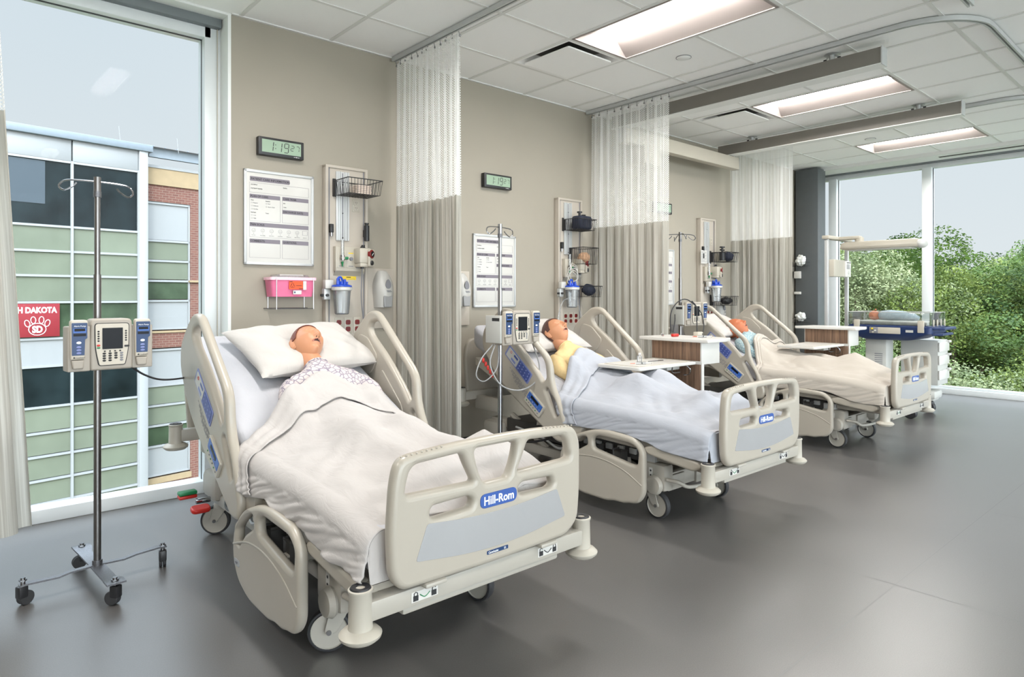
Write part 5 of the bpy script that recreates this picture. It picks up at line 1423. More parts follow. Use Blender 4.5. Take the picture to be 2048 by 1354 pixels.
# ============================================================ WALL EQUIPMENT
WF = WY - 0.001
HX = [2.035, 4.316, 6.659]
place = ['behind the nearest bed', 'behind the middle bed', 'behind the farthest bed']
def headwall():
    r = thing('headwall_panel', '', 'medical wall panel', (0, 0, 0))
    m = MB(); m.box((0, -0.045, 0.30), (0.325, 0, 2.157), M_head, bev=0.004); m.build('panel', r)
    for x0, x1 in ((0.0, 0.022), (0.303, 0.325)):
        m = MB(); m.box((x0, -0.056, 0.30), (x1, -0.045, 2.157), M_head, bev=0.003); m.box((x0 + (0.026 if x0 == 0 else -0.012), -0.047, 0.30), (x0 + (0.034 if x0 == 0 else -0.004), -0.0445, 2.15), M_txtg); m.build('edge_trim', r)
    m = MB(); m.box((0.0, -0.056, 2.140), (0.325, -0.0, 2.160), M_head, bev=0.003); m.build('top_trim', r)
    m = MB(); m.box((0.078, -0.058, 1.640), (0.178, -0.045, 2.12), M_alu, bev=0.002)
    for x in (0.09, 0.108, 0.142, 0.164): m.box((x, -0.064, 1.640), (x + 0.008, -0.057, 2.12), M_alu)
    m.box((0.122, -0.0585, 1.650), (0.130, -0.0575, 2.11), M_txtg)
    for z in (1.66, 1.83, 2.03): m.sph((0.126, -0.060, z), (0.005, 0.003, 0.005), M_dark, nu=8, nv=6)
    m.build('equipment_rail', r)
    m = MB(); m.box((0.06, -0.085, 1.425), (0.285, -0.045, 1.598), M_cream, bev=0.006); m.add([(0.06, -0.085, 1.43), (0.285, -0.085, 1.43), (0.285, -0.045, 1.395), (0.06, -0.045, 1.395)], [[0, 1, 2, 3]], M_cream)
    gp = m.build('gas_outlet_box', r)
    for k, x in enumerate((0.070, 0.142, 0.214)):
        m = MB(); m.box((x, -0.088, 1.448), (x + 0.062, -0.084, 1.566), M_cream if k < 2 else M_dispg, bev=0.002)
        m.box((x + 0.012, -0.0885, 1.458), (x + 0.05, -0.0878, 1.463), M_txtg)
        m.cyl((x + 0.031, -0.084, 1.512), (x + 0.031, -0.100, 1.512), 0.012, M_chrome if k != 1 else M_txtg, n=16)
        if k == 1: m.box((x + 0.012, -0.0885, 1.548), (x + 0.05, -0.0878, 1.555), M_yel)
        m.build('gas_outlet', gp)
    def outlet(x, z, col, big):
        m = MB(); m.box((x, -0.049, z), (x + 0.058, -0.0445, z + (0.115 if big else 0.09)), M_cream, bev=0.002)
        zz = (0.032, 0.08) if big else (0.025, 0.062)
        for q in zz:
            m.panel(rnd([(x + 0.011, z + q - 0.017), (x + 0.047, z + q - 0.017), (x + 0.047, z + q + 0.017), (x + 0.011, z + q + 0.017)], 0.012), [], 0.004, 0.001, col, FR((0, -0.050, 0), (1, 0, 0), (0, 0, 1)))
            for dx in (0.022, 0.034): m.box((x + dx, -0.0532, z + q - 0.002), (x + dx + 0.002, -0.0522, z + q + 0.008), M_txt)
            m.sph((x + 0.029, -0.0525, z + q - 0.008), (0.002, 0.001, 0.002), M_txt, nu=6, nv=4)
        m.build('power_outlet', r)
    outlet(0.204, 1.85, M_pumpw, False)
    for x in (0.073, 0.143, 0.214): outlet(x, 0.988, M_redd, True)
    m = MB(); m.box((0.12, -0.046, 1.366), (0.236, -0.0448, 1.392), M_yel); m.box((0.160, -0.0465, 1.382), (0.195, -0.0459, 1.387), M_txt)
    for k in range(9): m.box((0.13 + 0.011 * k, -0.0465, 1.371), (0.137 + 0.011 * k, -0.0459, 1.375), M_txtg)
    m.build('yellow_label', r)
    m = MB(); m.box((0.026, -0.075, 1.690), (0.052, -0.045, 1.750), M_dark, bev=0.004); m.cyl((0.039, -0.06, 1.69), (0.039, -0.06, 1.665), 0.011, M_chrome, n=12); m.build('side_clamp', r)
    # oxygen flow meter
    m = MB(); m.cyl((0.100, -0.105, 1.53), (0.100, -0.105, 1.64), 0.011, M_clear, n=14); m.build('flow_tube', r)
    m = MB(); m.cyl((0.100, -0.105, 1.50), (0.100, -0.105, 1.535), 0.016, M_chrome, n=14); m.cyl((0.100, -0.105, 1.515), (0.140, -0.110, 1.515), 0.010, M_green, n=12); m.cyl((0.100, -0.105, 1.49), (0.100, -0.105, 1.455), 0.010, M_green, r1=0.003, n=12)
    m.cyl((0.100, -0.088, 1.515), (0.100, -0.12, 1.515), 0.012, M_cream, n=12); m.build('flow_meter', r)
    return r
hw = headwall()
for k in range(3):
    l_ = 'beige equipment panel with red power outlets on the wall ' + place[k]
    if k == 0: hw.location = (HX[0], WF, 0); hw['label'] = l_; hw['group'] = 'medical headwall panels'
    else: dup(hw, (HX[k], WF, 0), 0, l_, 'medical headwall panels')

# blood pressure gauges
def gauge():
    r = thing('pressure_gauge', '', 'gauge')
    m = MB(); m.box((-0.055, -0.05, -0.05), (0.04, 0.05, 0.058), M_cream, bev=0.012); m.box((-0.05, -0.045, -0.075), (0.035, 0.045, -0.045), M_cream, bev=0.008); m.box((-0.03, 0.04, 0.0), (0.0, 0.075, 0.03), M_chrome); m.build('housing', r)
    m = MB(); m.panel(rrect(-0.033, -0.072, 0.033, 0.05, 0.014), [], 0.02, 0.005, M_cream, FR((0.034, -0.045, 0), (0.86, 0.5, 0), (0, 0, 1))); m.build('dial_mount', r)
    D = FR((0.030, -0.055, 0.016), (0.86, 0.5, 0), (0, 0, 1))
    m = MB(); m.lathe([(0, 0.012), (0.026, 0.012), (0.030, 0.008), (0.030, -0.01), (0, -0.01)], M_redd, M=D, n=24); m.lathe([(0, 0.013), (0.021, 0.013)], M_scr, M=D, n=20); m.box((-0.001, -0.015, 0.0135), (0.002, 0.012, 0.015), M_txtw, M=D @ Matrix.Rotation(-0.8, 4, 'Z')); m.build('dial', r)
    m = MB(); D2 = FR((0.030, -0.055, -0.046), (0.86, 0.5, 0), (0, 0, 1)); m.lathe([(0, 0.014), (0.014, 0.014), (0.017, 0.01), (0.017, -0.01)], M_dark, M=D2, n=18); m.build('knob', r)
    m = MB(); m.cyl((-0.005, 0, 0.055), (-0.005, 0, 0.072), 0.022, M_dark, r1=0.014, n=14); m.box((-0.012, -0.01, 0.068), (0.008, 0.01, 0.082), M_dark, bev=0.002); m.build('top_knob', r)
    m = MB(); m.cyl((-0.01, 0, -0.075), (-0.01, 0, -0.085), 0.012, M_dark, n=12); m.tube(smooth_path([(-0.01, 0, -0.08), (-0.005, 0.02, -0.30), (0.03, 0.04, -0.50)], 8), 0.004, M_txtg, 6); m.build('hose', r)
    return r
g0 = gauge()
for k, (x, z) in enumerate(((2.287, 1.53), (4.545, 1.54), (6.875, 1.54))):
    l_ = 'white pressure gauge with round dial mounted on the panel ' + place[k]
    if k == 0: g0.location = (x, 4.15, z); g0['label'] = l_; g0['group'] = 'pressure gauges'
    else: dup(g0, (x, 4.15, z), 0, l_, 'pressure gauges')
r = thing('cuff_holder', 'black tube-shaped holder on the right edge of the nearest wall panel', 'holder', (2.335, 4.19, 1.645))
m = MB(); m.cyl((0, 0, 0), (0, 0, 0.11), 0.019, M_dark, n=20); m.build('tube', r)
m = MB(); m.cyl((0, 0, 0.11), (0, 0, 0.120), 0.010, M_dark, n=12); m.cyl((0, 0, 0.120), (0, 0, 0.128), 0.016, M_dark, n=14); m.build('knob', r)
m = MB(); m.box((-0.01, 0.0, 0.03), (0.01, 0.04, 0.08), M_dark); m.build('bracket', r)

# suction canisters
def canister():
    r = thing('suction_canister', '', 'canister')
    m = MB(); m.lathe([(0.0, 0.0), (0.042, 0.0), (0.048, 0.006), (0.060, 0.168), (0.066, 0.170), (0.066, 0.186), (0.0605, 0.187), (0.0585, 0.165), (0.046, 0.009), (0.0, 0.005)], M_clear, n=32)
    for k in range(7): m.tube([(0.0515 * cos(-1.9 + 0.10 * q), 0.0515 * sin(-1.9 + 0.10 * q), 0.03 + 0.02 * k) for q in range(4)], 0.0008, M_txtg, 4)
    m.build('jar', r)
    m = MB(); m.lathe([(0.060, 0.160), (0.069, 0.166), (0.070, 0.185), (0.062, 0.187)], M_lamw, n=32); m.build('collar', r)
    m = MB(); m.lathe([(0, 0.205), (0.05, 0.203), (0.066, 0.196), (0.069, 0.188), (0.0, 0.187)], M_canb, n=32)
    for a, h_, q in ((0.5, 0.03, 0.010), (1.9, 0.045, 0.013), (3.4, 0.028, 0.011), (4.8, 0.038, 0.009), (5.6, 0.022, 0.008)):
        x, y = 0.034 * cos(a), 0.034 * sin(a); m.cyl((x, y, 0.200), (x, y, 0.200 + h_), q, M_canb, n=12)
    m.tube(smooth_path([(-0.04, -0.01, 0.205), (-0.035, -0.012, 0.245), (-0.01, -0.01, 0.25), (0.005, -0.01, 0.205)], 5), 0.007, M_canb, 8)
    m.cyl((0, 0, 0.20), (0, 0, 0.225), 0.022, M_canb, n=16); m.build('lid', r)
    m = MB(); m.box((-0.105, 0.03, 0.175), (-0.045, 0.075, 0.235), M_lamw, bev=0.006); m.box((-0.105, 0.05, 0.10), (-0.06, 0.09, 0.175), M_alu, bev=0.004); m.cyl((-0.085, 0.05, 0.13), (-0.085, 0.035, 0.13), 0.010, M_dark, n=12); m.cyl((-0.108, 0.06, 0.13), (-0.125, 0.06, 0.13), 0.009, M_dark, n=12); m.build('bracket', r)
    return r
c0 = canister()
for k, (x, z) in enumerate(((2.107, 1.128), (4.395, 1.148), (6.835, 1.187))):
    l_ = 'clear suction canister with blue lid on the wall panel ' + place[k]
    if k == 0: c0.location = (x, 4.12, z); c0['label'] = l_; c0['group'] = 'suction canisters'
    else: dup(c0, (x, 4.12, z), 0, l_, 'suction canisters')
r = thing('suction_tubing', 'clear looped tubing hanging from the canister behind the middle bed', 'tube', (4.33, 4.10, 0.9))
m = MB(); m.tube(smooth_path([(-0.01, 0, 0.33), (-0.10, -0.02, 0.30), (-0.17, -0.03, 0.15), (-0.20, -0.03, -0.1), (-0.19, -0.02, -0.3)], 8), 0.005, M_clear, 8); m.build('loop', r)
m = MB(); m.tube(smooth_path([(0.03, 0, 0.33), (0.10, -0.02, 0.28), (0.14, -0.03, 0.1), (0.12, -0.03, -0.2)], 8), 0.005, M_clear, 8); m.build('loop', r)
r = thing('oxygen_tubing', 'coiled white tubing hanging from the flow meter behind the middle bed', 'tube', (4.42, 4.14, 1.5))
m = MB()
pts = [(0.06 * cos(t * 0.62) * (1 + 0.1 * sin(t)) - 0.01 + 0.012 * sin(t * 1.7), -0.02 + 0.012 * sin(t * 1.1), -0.02 + 0.075 * sin(t * 0.62) - 0.002 * t) for t in range(0, 44)]
m.tube(smooth_path(pts, 2), 0.0028, M_lamw, 5); m.build('coil', r)

# wire baskets
def basket(name, label, x0, x1, y0, y1, z0, z1, group='black wire baskets', bar=None):
    r = thing(name, label, 'basket', (x0, y1, z0), 0, group)
    w, d, h = x1 - x0, y1 - y0, z1 - z0
    m = MB(); m.tube([(0, 0, h), (w, 0, h), (w, -d, h), (0, -d, h)], 0.0035, M_dark, 6, closed=True); m.build('rim', r)
    m = MB(); i_ = 0.012
    q = int(w / 0.022)
    for k in range(q + 1):
        x = w * k / q; xi = i_ + (w - 2 * i_) * k / q
        m.tube([(x, 0, h), (xi, -i_, 0), (xi, -d + i_, 0), (x, -d, h)], 0.0018, M_dark, 5)
    q = int(d / 0.022)
    for k in range(1, q):
        y = -d * k / q
        m.tube([(0, y, h), (i_, y, 0), (w - i_, y, 0), (w, y, h)], 0.0018, M_dark, 5)
    m.build('wires', r)
    m = MB(); m.box((0.0, 0.004, -0.005), (0.03, 0.03, h + 0.02), M_dark, bev=0.004)
    m.box((0.0, -0.03, -0.003), (0.012, 0.006, h + 0.003), M_dark, bev=0.003); m.build('bracket', r)
    if bar:
        m = MB(); m.box((-0.005, 0.0, -bar), (0.012, 0.03, h + 0.02), M_dark, bev=0.003); m.build('hanging_bar', r)
    return r
basket('wire_basket', 'black wire basket high on the nearest wall panel, holding folded cloths', 2.09, 2.35, 3.995, 4.215, 1.948, 2.048)
basket('wire_basket', 'black wire basket holding a black pouch, uppermost behind the middle bed', 4.372, 4.62, 4.02, 4.215, 1.860, 1.958)
basket('wire_basket', 'small tall black wire basket holding gauze, behind the middle bed', 4.455, 4.66, 4.03, 4.215, 1.55, 1.70)
basket('wire_basket', 'lowest black wire basket holding a navy cuff, behind the middle bed', 4.46, 4.70, 4.02, 4.215, 1.245, 1.345, bar=0.08)
basket('wire_basket', 'black wire basket with black pump and navy pouch, upper one behind the farthest bed', 6.87, 7.13, 4.00, 4.215, 1.655, 1.765, bar=0.02)
basket('wire_basket', 'lower black wire basket behind the farthest bed', 6.87, 7.12, 4.00, 4.215, 1.145, 1.25)
for k in range(5):
    m = MB(); m.panel(rrect(-0.055, -0.05, 0.055, 0.05, 0.012), [], 0.012, 0.005, M_pink)
    o = m.build('folded_cloth'); o.location = (2.235 + 0.002 * (k % 2), 4.09, 1.958 + 0.0125 * k); tag(o, 'pale folded cloth in the stack inside the nearest wire basket', 'cloth', 'folded cloths in the nearest basket')
r = thing('equipment_pouch', 'black ribbed pouch in the upper basket behind the middle bed', 'pouch', (4.505, 4.10, 1.866))
m = MB(); m.box((-0.085, -0.06, 0), (0.085, 0.06, 0.125), M_cuff, bev=0.025, seg=3)
for k in range(5): m.tube([(-0.05 + 0.025 * k, -0.0605, 0.02), (-0.05 + 0.025 * k, -0.0615, 0.105)], 0.003, M_dark, 5)
m.build('body', r)
m = MB(); m.cyl((-0.03, 0, 0.12), (-0.03, 0, 0.155), 0.012, M_dark, n=12); m.cyl((-0.03, 0, 0.152), (-0.03, 0, 0.165), 0.024, M_dark, n=14); m.cyl((0.0, 0, 0.135), (0.05, 0, 0.138), 0.006, M_dark, n=8); m.build('valve', r)
def blob(name, label, cat, c, rr, ma, seed, group=None, amp=0.18):
    m = MB(); m.sph((0, 0, 0), 1, ma, nu=26, nv=18)
    m.v = [Vector((v.x * rr[0], v.y * rr[1], v.z * rr[2])) * (1 + amp * nz3(v.x * 2.2, v.y * 2.2, v.z * 2.2 + seed)) for v in m.v]
    o = m.build(name, ang=80); o.location = c; return tag(o, label, cat, group)
blob('gauze_bundle', 'crumpled tan gauze in the small tall basket behind the middle bed', 'gauze', (4.555, 4.12, 1.61), (0.065, 0.05, 0.05), mat('tan_gauze', lin((200, 160, 128)), 0.9, var=0.2, nscale=50, bump=0.5), 3)
blob('folded_cuff', 'navy cloth cuff in the lowest basket behind the middle bed', 'cuff', (4.61, 4.11, 1.312), (0.07, 0.06, 0.055), M_cuff, 5)
blob('folded_cuff', 'navy cloth cuff in the upper basket behind the farthest bed', 'cuff', (7.06, 4.10, 1.720), (0.07, 0.06, 0.055), M_cuff, 6)
blob('folded_cuff', 'black cuff lying in the lower basket behind the farthest bed', 'cuff', (7.02, 4.10, 1.20), (0.09, 0.06, 0.045), M_dark, 7)
r = thing('hand_pump', 'black hand pump standing in the upper basket behind the farthest bed', 'pump', (6.93, 4.10, 1.668))
m = MB(); m.cyl((0, 0, 0), (0, 0, 0.10), 0.035, M_dark, n=16); m.build('barrel', r)
m = MB(); m.cyl((0, 0, 0.10), (0, 0, 0.155), 0.012, M_dark, n=10); m.cyl((0, 0, 0.15), (0, 0, 0.165), 0.03, M_dark, n=14); m.cyl((-0.04, 0, 0.125), (0.04, 0, 0.125), 0.010, M_dark, n=10); m.build('handle', r)
r = thing('instruction_card', 'white printed card hanging on the panel behind the farthest bed', 'card', (6.64, 4.20, 1.63))
m = MB(); m.box((0, 0, 0), (0.125, 0.003, 0.155), M_lamw)
m.build('card', r)
m = MB()
for k in range(11): m.box((0.012, -0.001, 0.14 - 0.012 * k), (0.075 + 0.035 * ((k * 5) % 3) / 2, -0.0001, 0.143 - 0.012 * k), M_txtg)
m.build('printed_text', r)
m = MB(); m.box((0.05, -0.002, 0.15), (0.075, 0.02, 0.20), M_dark, bev=0.003); m.build('clip', r)

# soap dispensers on backing plates
def dispenser():
    r = thing('soap_dispenser', '', 'soap dispenser')
    m = MB(); m.box((-0.13, -0.018, -0.14), (0.10, 0, 0.30), M_head, bev=0.003); m.build('backing_plate', r)
    m = MB()
    n_ = 26; vv = []
    for i in range(n_):
        t_ = i / (n_ - 1); z = 0.285 - 0.27 * t_
        w_ = 0.078 * min(1, (sin(pi * min(1, t_ * 1.7 + 0.10) / 2) ** 0.5)) * (1 - 0.18 * t_ ** 2); d_ = 0.105 * (sin(pi * min(1, t_ * 1.3 + 0.08) / 2) ** 0.6) * (1 - 0.15 * max(0, t_ - 0.6) / 0.4)
        for j in range(24):
            a = pi * j / 23; vv.append((-w_ * cos(a), -0.018 - d_ * sin(a) ** 0.7, z))
    m.add(vv, [[i * 24 + j, i * 24 + j + 1, (i + 1) * 24 + j + 1, (i + 1) * 24 + j] for i in range(n_ - 1) for j in range(23)] + [list(range((n_ - 1) * 24, n_ * 24)), list(range(24))[::-1]], M_disp)
    m.build('cover', r, ang=50)
    m = MB(); m.panel([(0.022 * sin(a) * (1 - 0.25 * cos(a)), 0.185 - 0.034 * -cos(a)) for a in [2 * pi * k / 24 for k in range(24)]], [], 0.004, 0.001, M_txtg, FR((0, -0.125, 0), (1, 0, 0), (0, 0.05, 1))); m.build('window', r)
    m = MB(); m.panel(rnd([(-0.038, 0.10), (0.038, 0.10), (0.032, 0.015), (-0.032, 0.015)], 0.012), [], 0.03, 0.008, M_dispg, FR((0, -0.106, 0), (1, 0, 0), (0, 0.02, 1))); m.build('push_bar', r)
    m = MB(); m.box((-0.02, -0.1255, 0.135), (0.018, -0.1240, 0.139), M_txtg); m.box((-0.014, -0.1255, 0.127), (0.024, -0.1240, 0.132), M_txtg); m.build('printed_text', r)
    return r
d0 = dispenser()
for k, (x, z) in enumerate(((2.492, 1.155), (3.212, 1.155), (7.075, 0.93))):
    l_ = ('white soap dispenser on the wall between the nearest panel and the first curtain', 'soap dispenser peeking out beside the first curtain, left of the middle whiteboard', 'pale dispenser below the lower basket behind the farthest bed')[k]
    if k == 0: d0.location = (x, WF, z); d0['label'] = l_; d0['group'] = 'soap dispensers'
    else: dup(d0, (x, WF, z), 0, l_, 'soap dispensers')

# sharps bin
r = thing('sharps_container', 'pink sharps container with clear lid in a wire wall bracket', 'sharps container', (1.776, WF, 1.168))
def prism(m, w0, w1, d0_, d1_, z0, z1, ma, y0=0.0, rr=0.02):
    b0 = rrect(-w0, -d0_, w0, 0, rr, 5); b1 = rrect(-w1, -d1_, w1, 0, rr, 5); k = len(b0)
    m.add([(x, y + y0, z0) for x, y in b0] + [(x, y + y0, z1) for x, y in b1], [[i, (i + 1) % k, k + (i + 1) % k, k + i] for i in range(k)] + [list(range(k))[::-1], list(range(k, 2 * k))], ma)
m = MB(); prism(m, 0.135, 0.148, 0.11, 0.125, 0.08, 0.19, M_pinkc, -0.012); m.build('bin', r)
m = MB(); prism(m, 0.156, 0.156, 0.135, 0.135, 0.188, 0.206, mat('pale_pink_rim', lin((246, 196, 210)), 0.35), -0.008); m.build('rim', r)
m = MB(); prism(m, 0.12, 0.112, 0.10, 0.09, 0.205, 0.222, M_clear, -0.022); m.box((-0.08, -0.10, 0.215), (0.08, -0.04, 0.226), M_lamw, bev=0.004); m.build('lid', r)
m = MB(); m.box((-0.035, -0.142, 0.128), (0.058, -0.139, 0.182), M_orange)
FL = FR((-0.012, -0.1425, 0.152), (1, 0, 0), (0, 0, 1))
for k in range(3):
    a = pi / 2 + 2 * pi * k / 3
    m.tube([FL @ Vector((0.008 * cos(a) + 0.0075 * cos(a + t_), 0.008 * sin(a) + 0.0075 * sin(a + t_), 0)) for t_ in [-2.5 + 0.5 * q for q in range(11)]], 0.0013, M_txt, 5)
m.box((-0.032, -0.1428, 0.175), (-0.012, -0.1418, 0.179), M_txt); m.box((0.03, -0.1428, 0.131), (0.055, -0.1418, 0.135), M_txt); m.box((0.012, -0.1428, 0.150), (0.050, -0.1418, 0.153), M_txt); m.build('biohazard_label', r)
m = MB(); m.box((0.060, -0.142, 0.125), (0.082, -0.139, 0.183), M_lamw); m.box((-0.008, -0.1415, 0.096), (0.048, -0.1385, 0.121), M_lamw); m.box((-0.002, -0.1425, 0.103), (0.008, -0.1412, 0.114), M_navy); m.build('white_label', r)
m = MB()
for x in (-0.120, 0.128): m.tube([(x, -0.150, 0.20), (x, -0.150, 0.0), (x, -0.002, 0.0)], 0.0028, M_chrome, 6)
m.tube([(-0.150, -0.008, 0.004), (0.150, -0.008, 0.004)], 0.0028, M_chrome, 6); m.tube([(-0.12, -0.150, 0.002), (0.128, -0.150, 0.002)], 0.0024, M_chrome, 6); m.tube([(-0.12, -0.004, 0.20), (-0.12, -0.004, 0.0)], 0.0028, M_chrome, 6); m.tube([(0.128, -0.004, 0.20), (0.128, -0.004, 0.0)], 0.0028, M_chrome, 6)
m.build('wire_bracket', r)

# clocks
SEG = {'0': 'abcdef', '1': 'bc', '2': 'abged', '7': 'abc', '9': 'abcdfg'}
def digit(m, ch, x, z, w, h, M_, t_=0.0048):
    sl = 0.10
    def P_(u, v): return (x + u * w + v * h * sl, -0.0472, z + v * h)
    S_ = dict(a=((0, 1), (1, 1)), b=((1, 1), (1, .5)), c=((1, .5), (1, 0)), d=((0, 0), (1, 0)), e=((0, .5), (0, 0)), f=((0, 1), (0, .5)), g=((0, .5), (1, .5)))
    for s_ in SEG[ch]:
        a, b2 = S_[s_]; p = Vector(P_(*a)); q = Vector(P_(*b2)); d = (q - p); l_ = d.length; d.normalize(); nn = Vector((-d.z, 0, d.x)) * t_ / 2
        p += d * 0.002; q -= d * 0.002
        m.add([p - nn, q - nn, q + nn, p + nn], [[0, 1, 2, 3]], M_)
def clock():
    r = thing('digital_clock', '', 'clock')
    m = MB(); m.box((0, -0.045, 0), (0.305, 0, 0.119), M_dark, bev=0.006); m.build('case', r)
    m = MB(); m.box((0.022, -0.0462, 0.021), (0.283, -0.0445, 0.103), M_lcdg); m.build('display', r)
    m = MB()
    digit(m, '1', 0.080, 0.032, 0.012, 0.060, M_txt); digit(m, '1', 0.128, 0.032, 0.020, 0.060, M_txt); digit(m, '9', 0.166, 0.032, 0.028, 0.060, M_txt)
    for z in (0.048, 0.072): m.box((0.108, -0.0474, z), (0.113, -0.0468, z + 0.005), M_txt)
    digit(m, '2', 0.212, 0.050, 0.020, 0.034, M_txt, 0.0036); digit(m, '7', 0.248, 0.050, 0.020, 0.034, M_txt, 0.0036); m.build('digits', r)
    m = MB(); m.sph((0.252, -0.046, 0.011), (0.004, 0.001, 0.003), M_txtw, nu=10, nv=6); m.box((0.234, -0.0457, 0.010), (0.246, -0.045, 0.012), M_txtw); m.box((0.258, -0.0457, 0.010), (0.272, -0.045, 0.012), M_txtw); m.build('maker_mark', r)
    return r
c_ = clock()
for k, (x, z) in enumerate(((1.580, 2.164), (3.450, 2.163), (5.810, 2.150))):
    l_ = ('black digital wall clock above the nearest whiteboard', 'black digital wall clock between the first and second curtains', 'black digital wall clock half seen through the net of the second curtain')[k]
    if k == 0: c_.location = (x, WF, z); c_['label'] = l_; c_['group'] = 'digital wall clocks'
    else: dup(c_, (x, WF, z), 0, l_, 'digital wall clocks')

# whiteboards
M_hdr = mat('header_purple_grey', lin((124, 117, 126)), 0.45, var=0)
def board():
    r = thing('care_whiteboard', '', 'whiteboard')
    W_, H_ = 0.468, 0.612
    m = MB(); m.box((0, -0.014, 0), (W_, 0, H_), M_lamw, bev=0.001); m.build('board', r)
    m = MB()
    for a, b2 in (((0, 0), (W_, 0.018)), ((0, H_ - 0.018), (W_, H_)), ((0, 0), (0.018, H_)), ((W_ - 0.018, 0), (W_, H_))): m.box((a[0], -0.022, a[1]), (b2[0], 0, b2[1]), M_alu, bev=0.003)
    m.build('frame', r)
    m = MB()
    for x in (0.10, 0.40): m.box((x - 0.012, -0.024, -0.006), (x + 0.012, -0.004, 0.004), M_alu, bev=0.002)
    m.build('clips', r) if False else None
    def L_(x, z): return wallM(x, -0.0152, z)
    t = MB(); hd = MB(); ln = MB()
    def hdr(x0, x1, z, s, sz=0.0165, hh=0.026):
        hd.panel(rrect(x0, z, x1, z + hh, 0.004, 3), [], 0.0008, 0.0002, M_hdr, FR((0, -0.0146, 0), (1, 0, 0), (0, 0, 1)))
        t.text(s, sz, M_txt, L_(x0 + 0.006, z + hh * 0.28), bold=0.0003)
    def frame(x0, z0, x1, z1):
        for a, b2 in (((x0, z0), (x1, z0)), ((x0, z1), (x1, z1)), ((x0, z0), (x0, z1)), ((x1, z0), (x1, z1))):
            ln.box((a[0] - 0.0006, -0.0149, a[1] - 0.0006), (b2[0] + 0.0006, -0.0141, b2[1] + 0.0006), M_hdr)
    hdr(0.038, 0.300, 0.538, 'PATIENT CARE INFORMATION:', 0.0185, 0.030)
    frame(0.036, 0.465, 0.432, 0.528); t.text('ROOM #', 0.0105, M_txt, L_(0.044, 0.512)); t.text('DATE:', 0.0105, M_txt, L_(0.255, 0.509)); t.text('PATIENT NAME:', 0.0105, M_txt, L_(0.044, 0.487))
    hdr(0.036, 0.236, 0.428, 'PLAN OF CARE:'); frame(0.036, 0.282, 0.236, 0.430)
    hdr(0.250, 0.432, 0.428, 'CARE TEAM:'); frame(0.250, 0.366, 0.432, 0.430)
    hdr(0.250, 0.432, 0.342, 'DISCHARGE DATE:'); frame(0.250, 0.282, 0.432, 0.342)
    for x, z, s in ((0.044, 0.412, 'Diet:'), (0.138, 0.412, 'Activity:'), (0.060, 0.395, 'Regular'), (0.060, 0.375, 'Diabetic'), (0.060, 0.355, 'Cardiac'), (0.154, 0.395, 'Bed'), (0.154, 0.375, 'Up in Chair'), (0.044, 0.333, 'Fall Risk:'), (0.060, 0.315, 'Low'), (0.060, 0.296, 'High'), (0.138, 0.333, 'Tests:'), (0.256, 0.408, 'RN:'), (0.256, 0.382, 'CNA:')):
        t.text(s, 0.0098, M_txt if s.endswith(':') else M_txtg, L_(x, z))
    for x, z in ((0.050, 0.398), (0.050, 0.378), (0.050, 0.358), (0.144, 0.398), (0.144, 0.378), (0.050, 0.318), (0.050, 0.299)):
        ln.tube([(x + 0.0042 * cos(a), -0.0150, z + 0.0042 * sin(a)) for a in [2 * pi * k / 12 for k in range(12)]], 0.0005, M_txtg, 4, closed=True)
    hdr(0.036, 0.432, 0.246, 'PAIN SCALE:'); frame(0.036, 0.178, 0.432, 0.246)
    for k in range(6):
        x = 0.062 + 0.058 * k; z = 0.222
        ln.tube([(x + 0.012 * cos(a), -0.0150, z + 0.012 * sin(a)) for a in [2 * pi * q / 18 for q in range(18)]], 0.0006, M_txtg, 4, closed=True)
        for dx in (-0.004, 0.004): ln.sph((x + dx, -0.0150, z + 0.003), (0.0013, 0.0004, 0.0013), M_txt, nu=6, nv=4)
        cv = 0.004 * (1 - k / 2.5)
        ln.tube([(x - 0.006 + 0.003 * q, -0.0150, z - 0.005 - cv * (1 - abs(q - 2) / 2.0) + cv * .5) for q in range(5)], 0.0006, M_txt, 4)
        t.text(str(k * 2), 0.0085, M_txtg, L_(x, 0.198), 'CENTER'); t.text(('No Hurt', 'Hurts Little', 'Little More', 'Even More', 'Whole Lot', 'Hurts Worst')[k], 0.0070, M_txtg, L_(x, 0.188), 'CENTER')
    frame(0.390, 0.208, 0.424, 0.236); t.text('Numeric', 0.0070, M_txtg, L_(0.407, 0.188), 'CENTER')
    hdr(0.036, 0.236, 0.140, 'COMMENTS:'); frame(0.036, 0.046, 0.236, 0.140); hdr(0.250, 0.432, 0.140, 'QUESTIONS:'); frame(0.250, 0.046, 0.432, 0.140)
    hd.build('headings', r); ln.build('ruled_lines', r); t.build('printed_text', r, smooth=False)
    return r
w0_ = board()
for k, (x, z) in enumerate(((1.498, 1.455), (3.355, 1.159), (5.724, 1.156))):
    l_ = ('nearest PATIENT CARE INFORMATION whiteboard, under the first clock', 'middle patient care whiteboard, crossed by a chrome drip stand pole', 'patient care whiteboard mostly hidden behind the second curtain')[k]
    if k == 0: w0_.location = (x, WF, z); w0_['label'] = l_; w0_['group'] = 'patient care whiteboards'
    else: dup(w0_, (x, WF, z), 0, l_, 'patient care whiteboards')

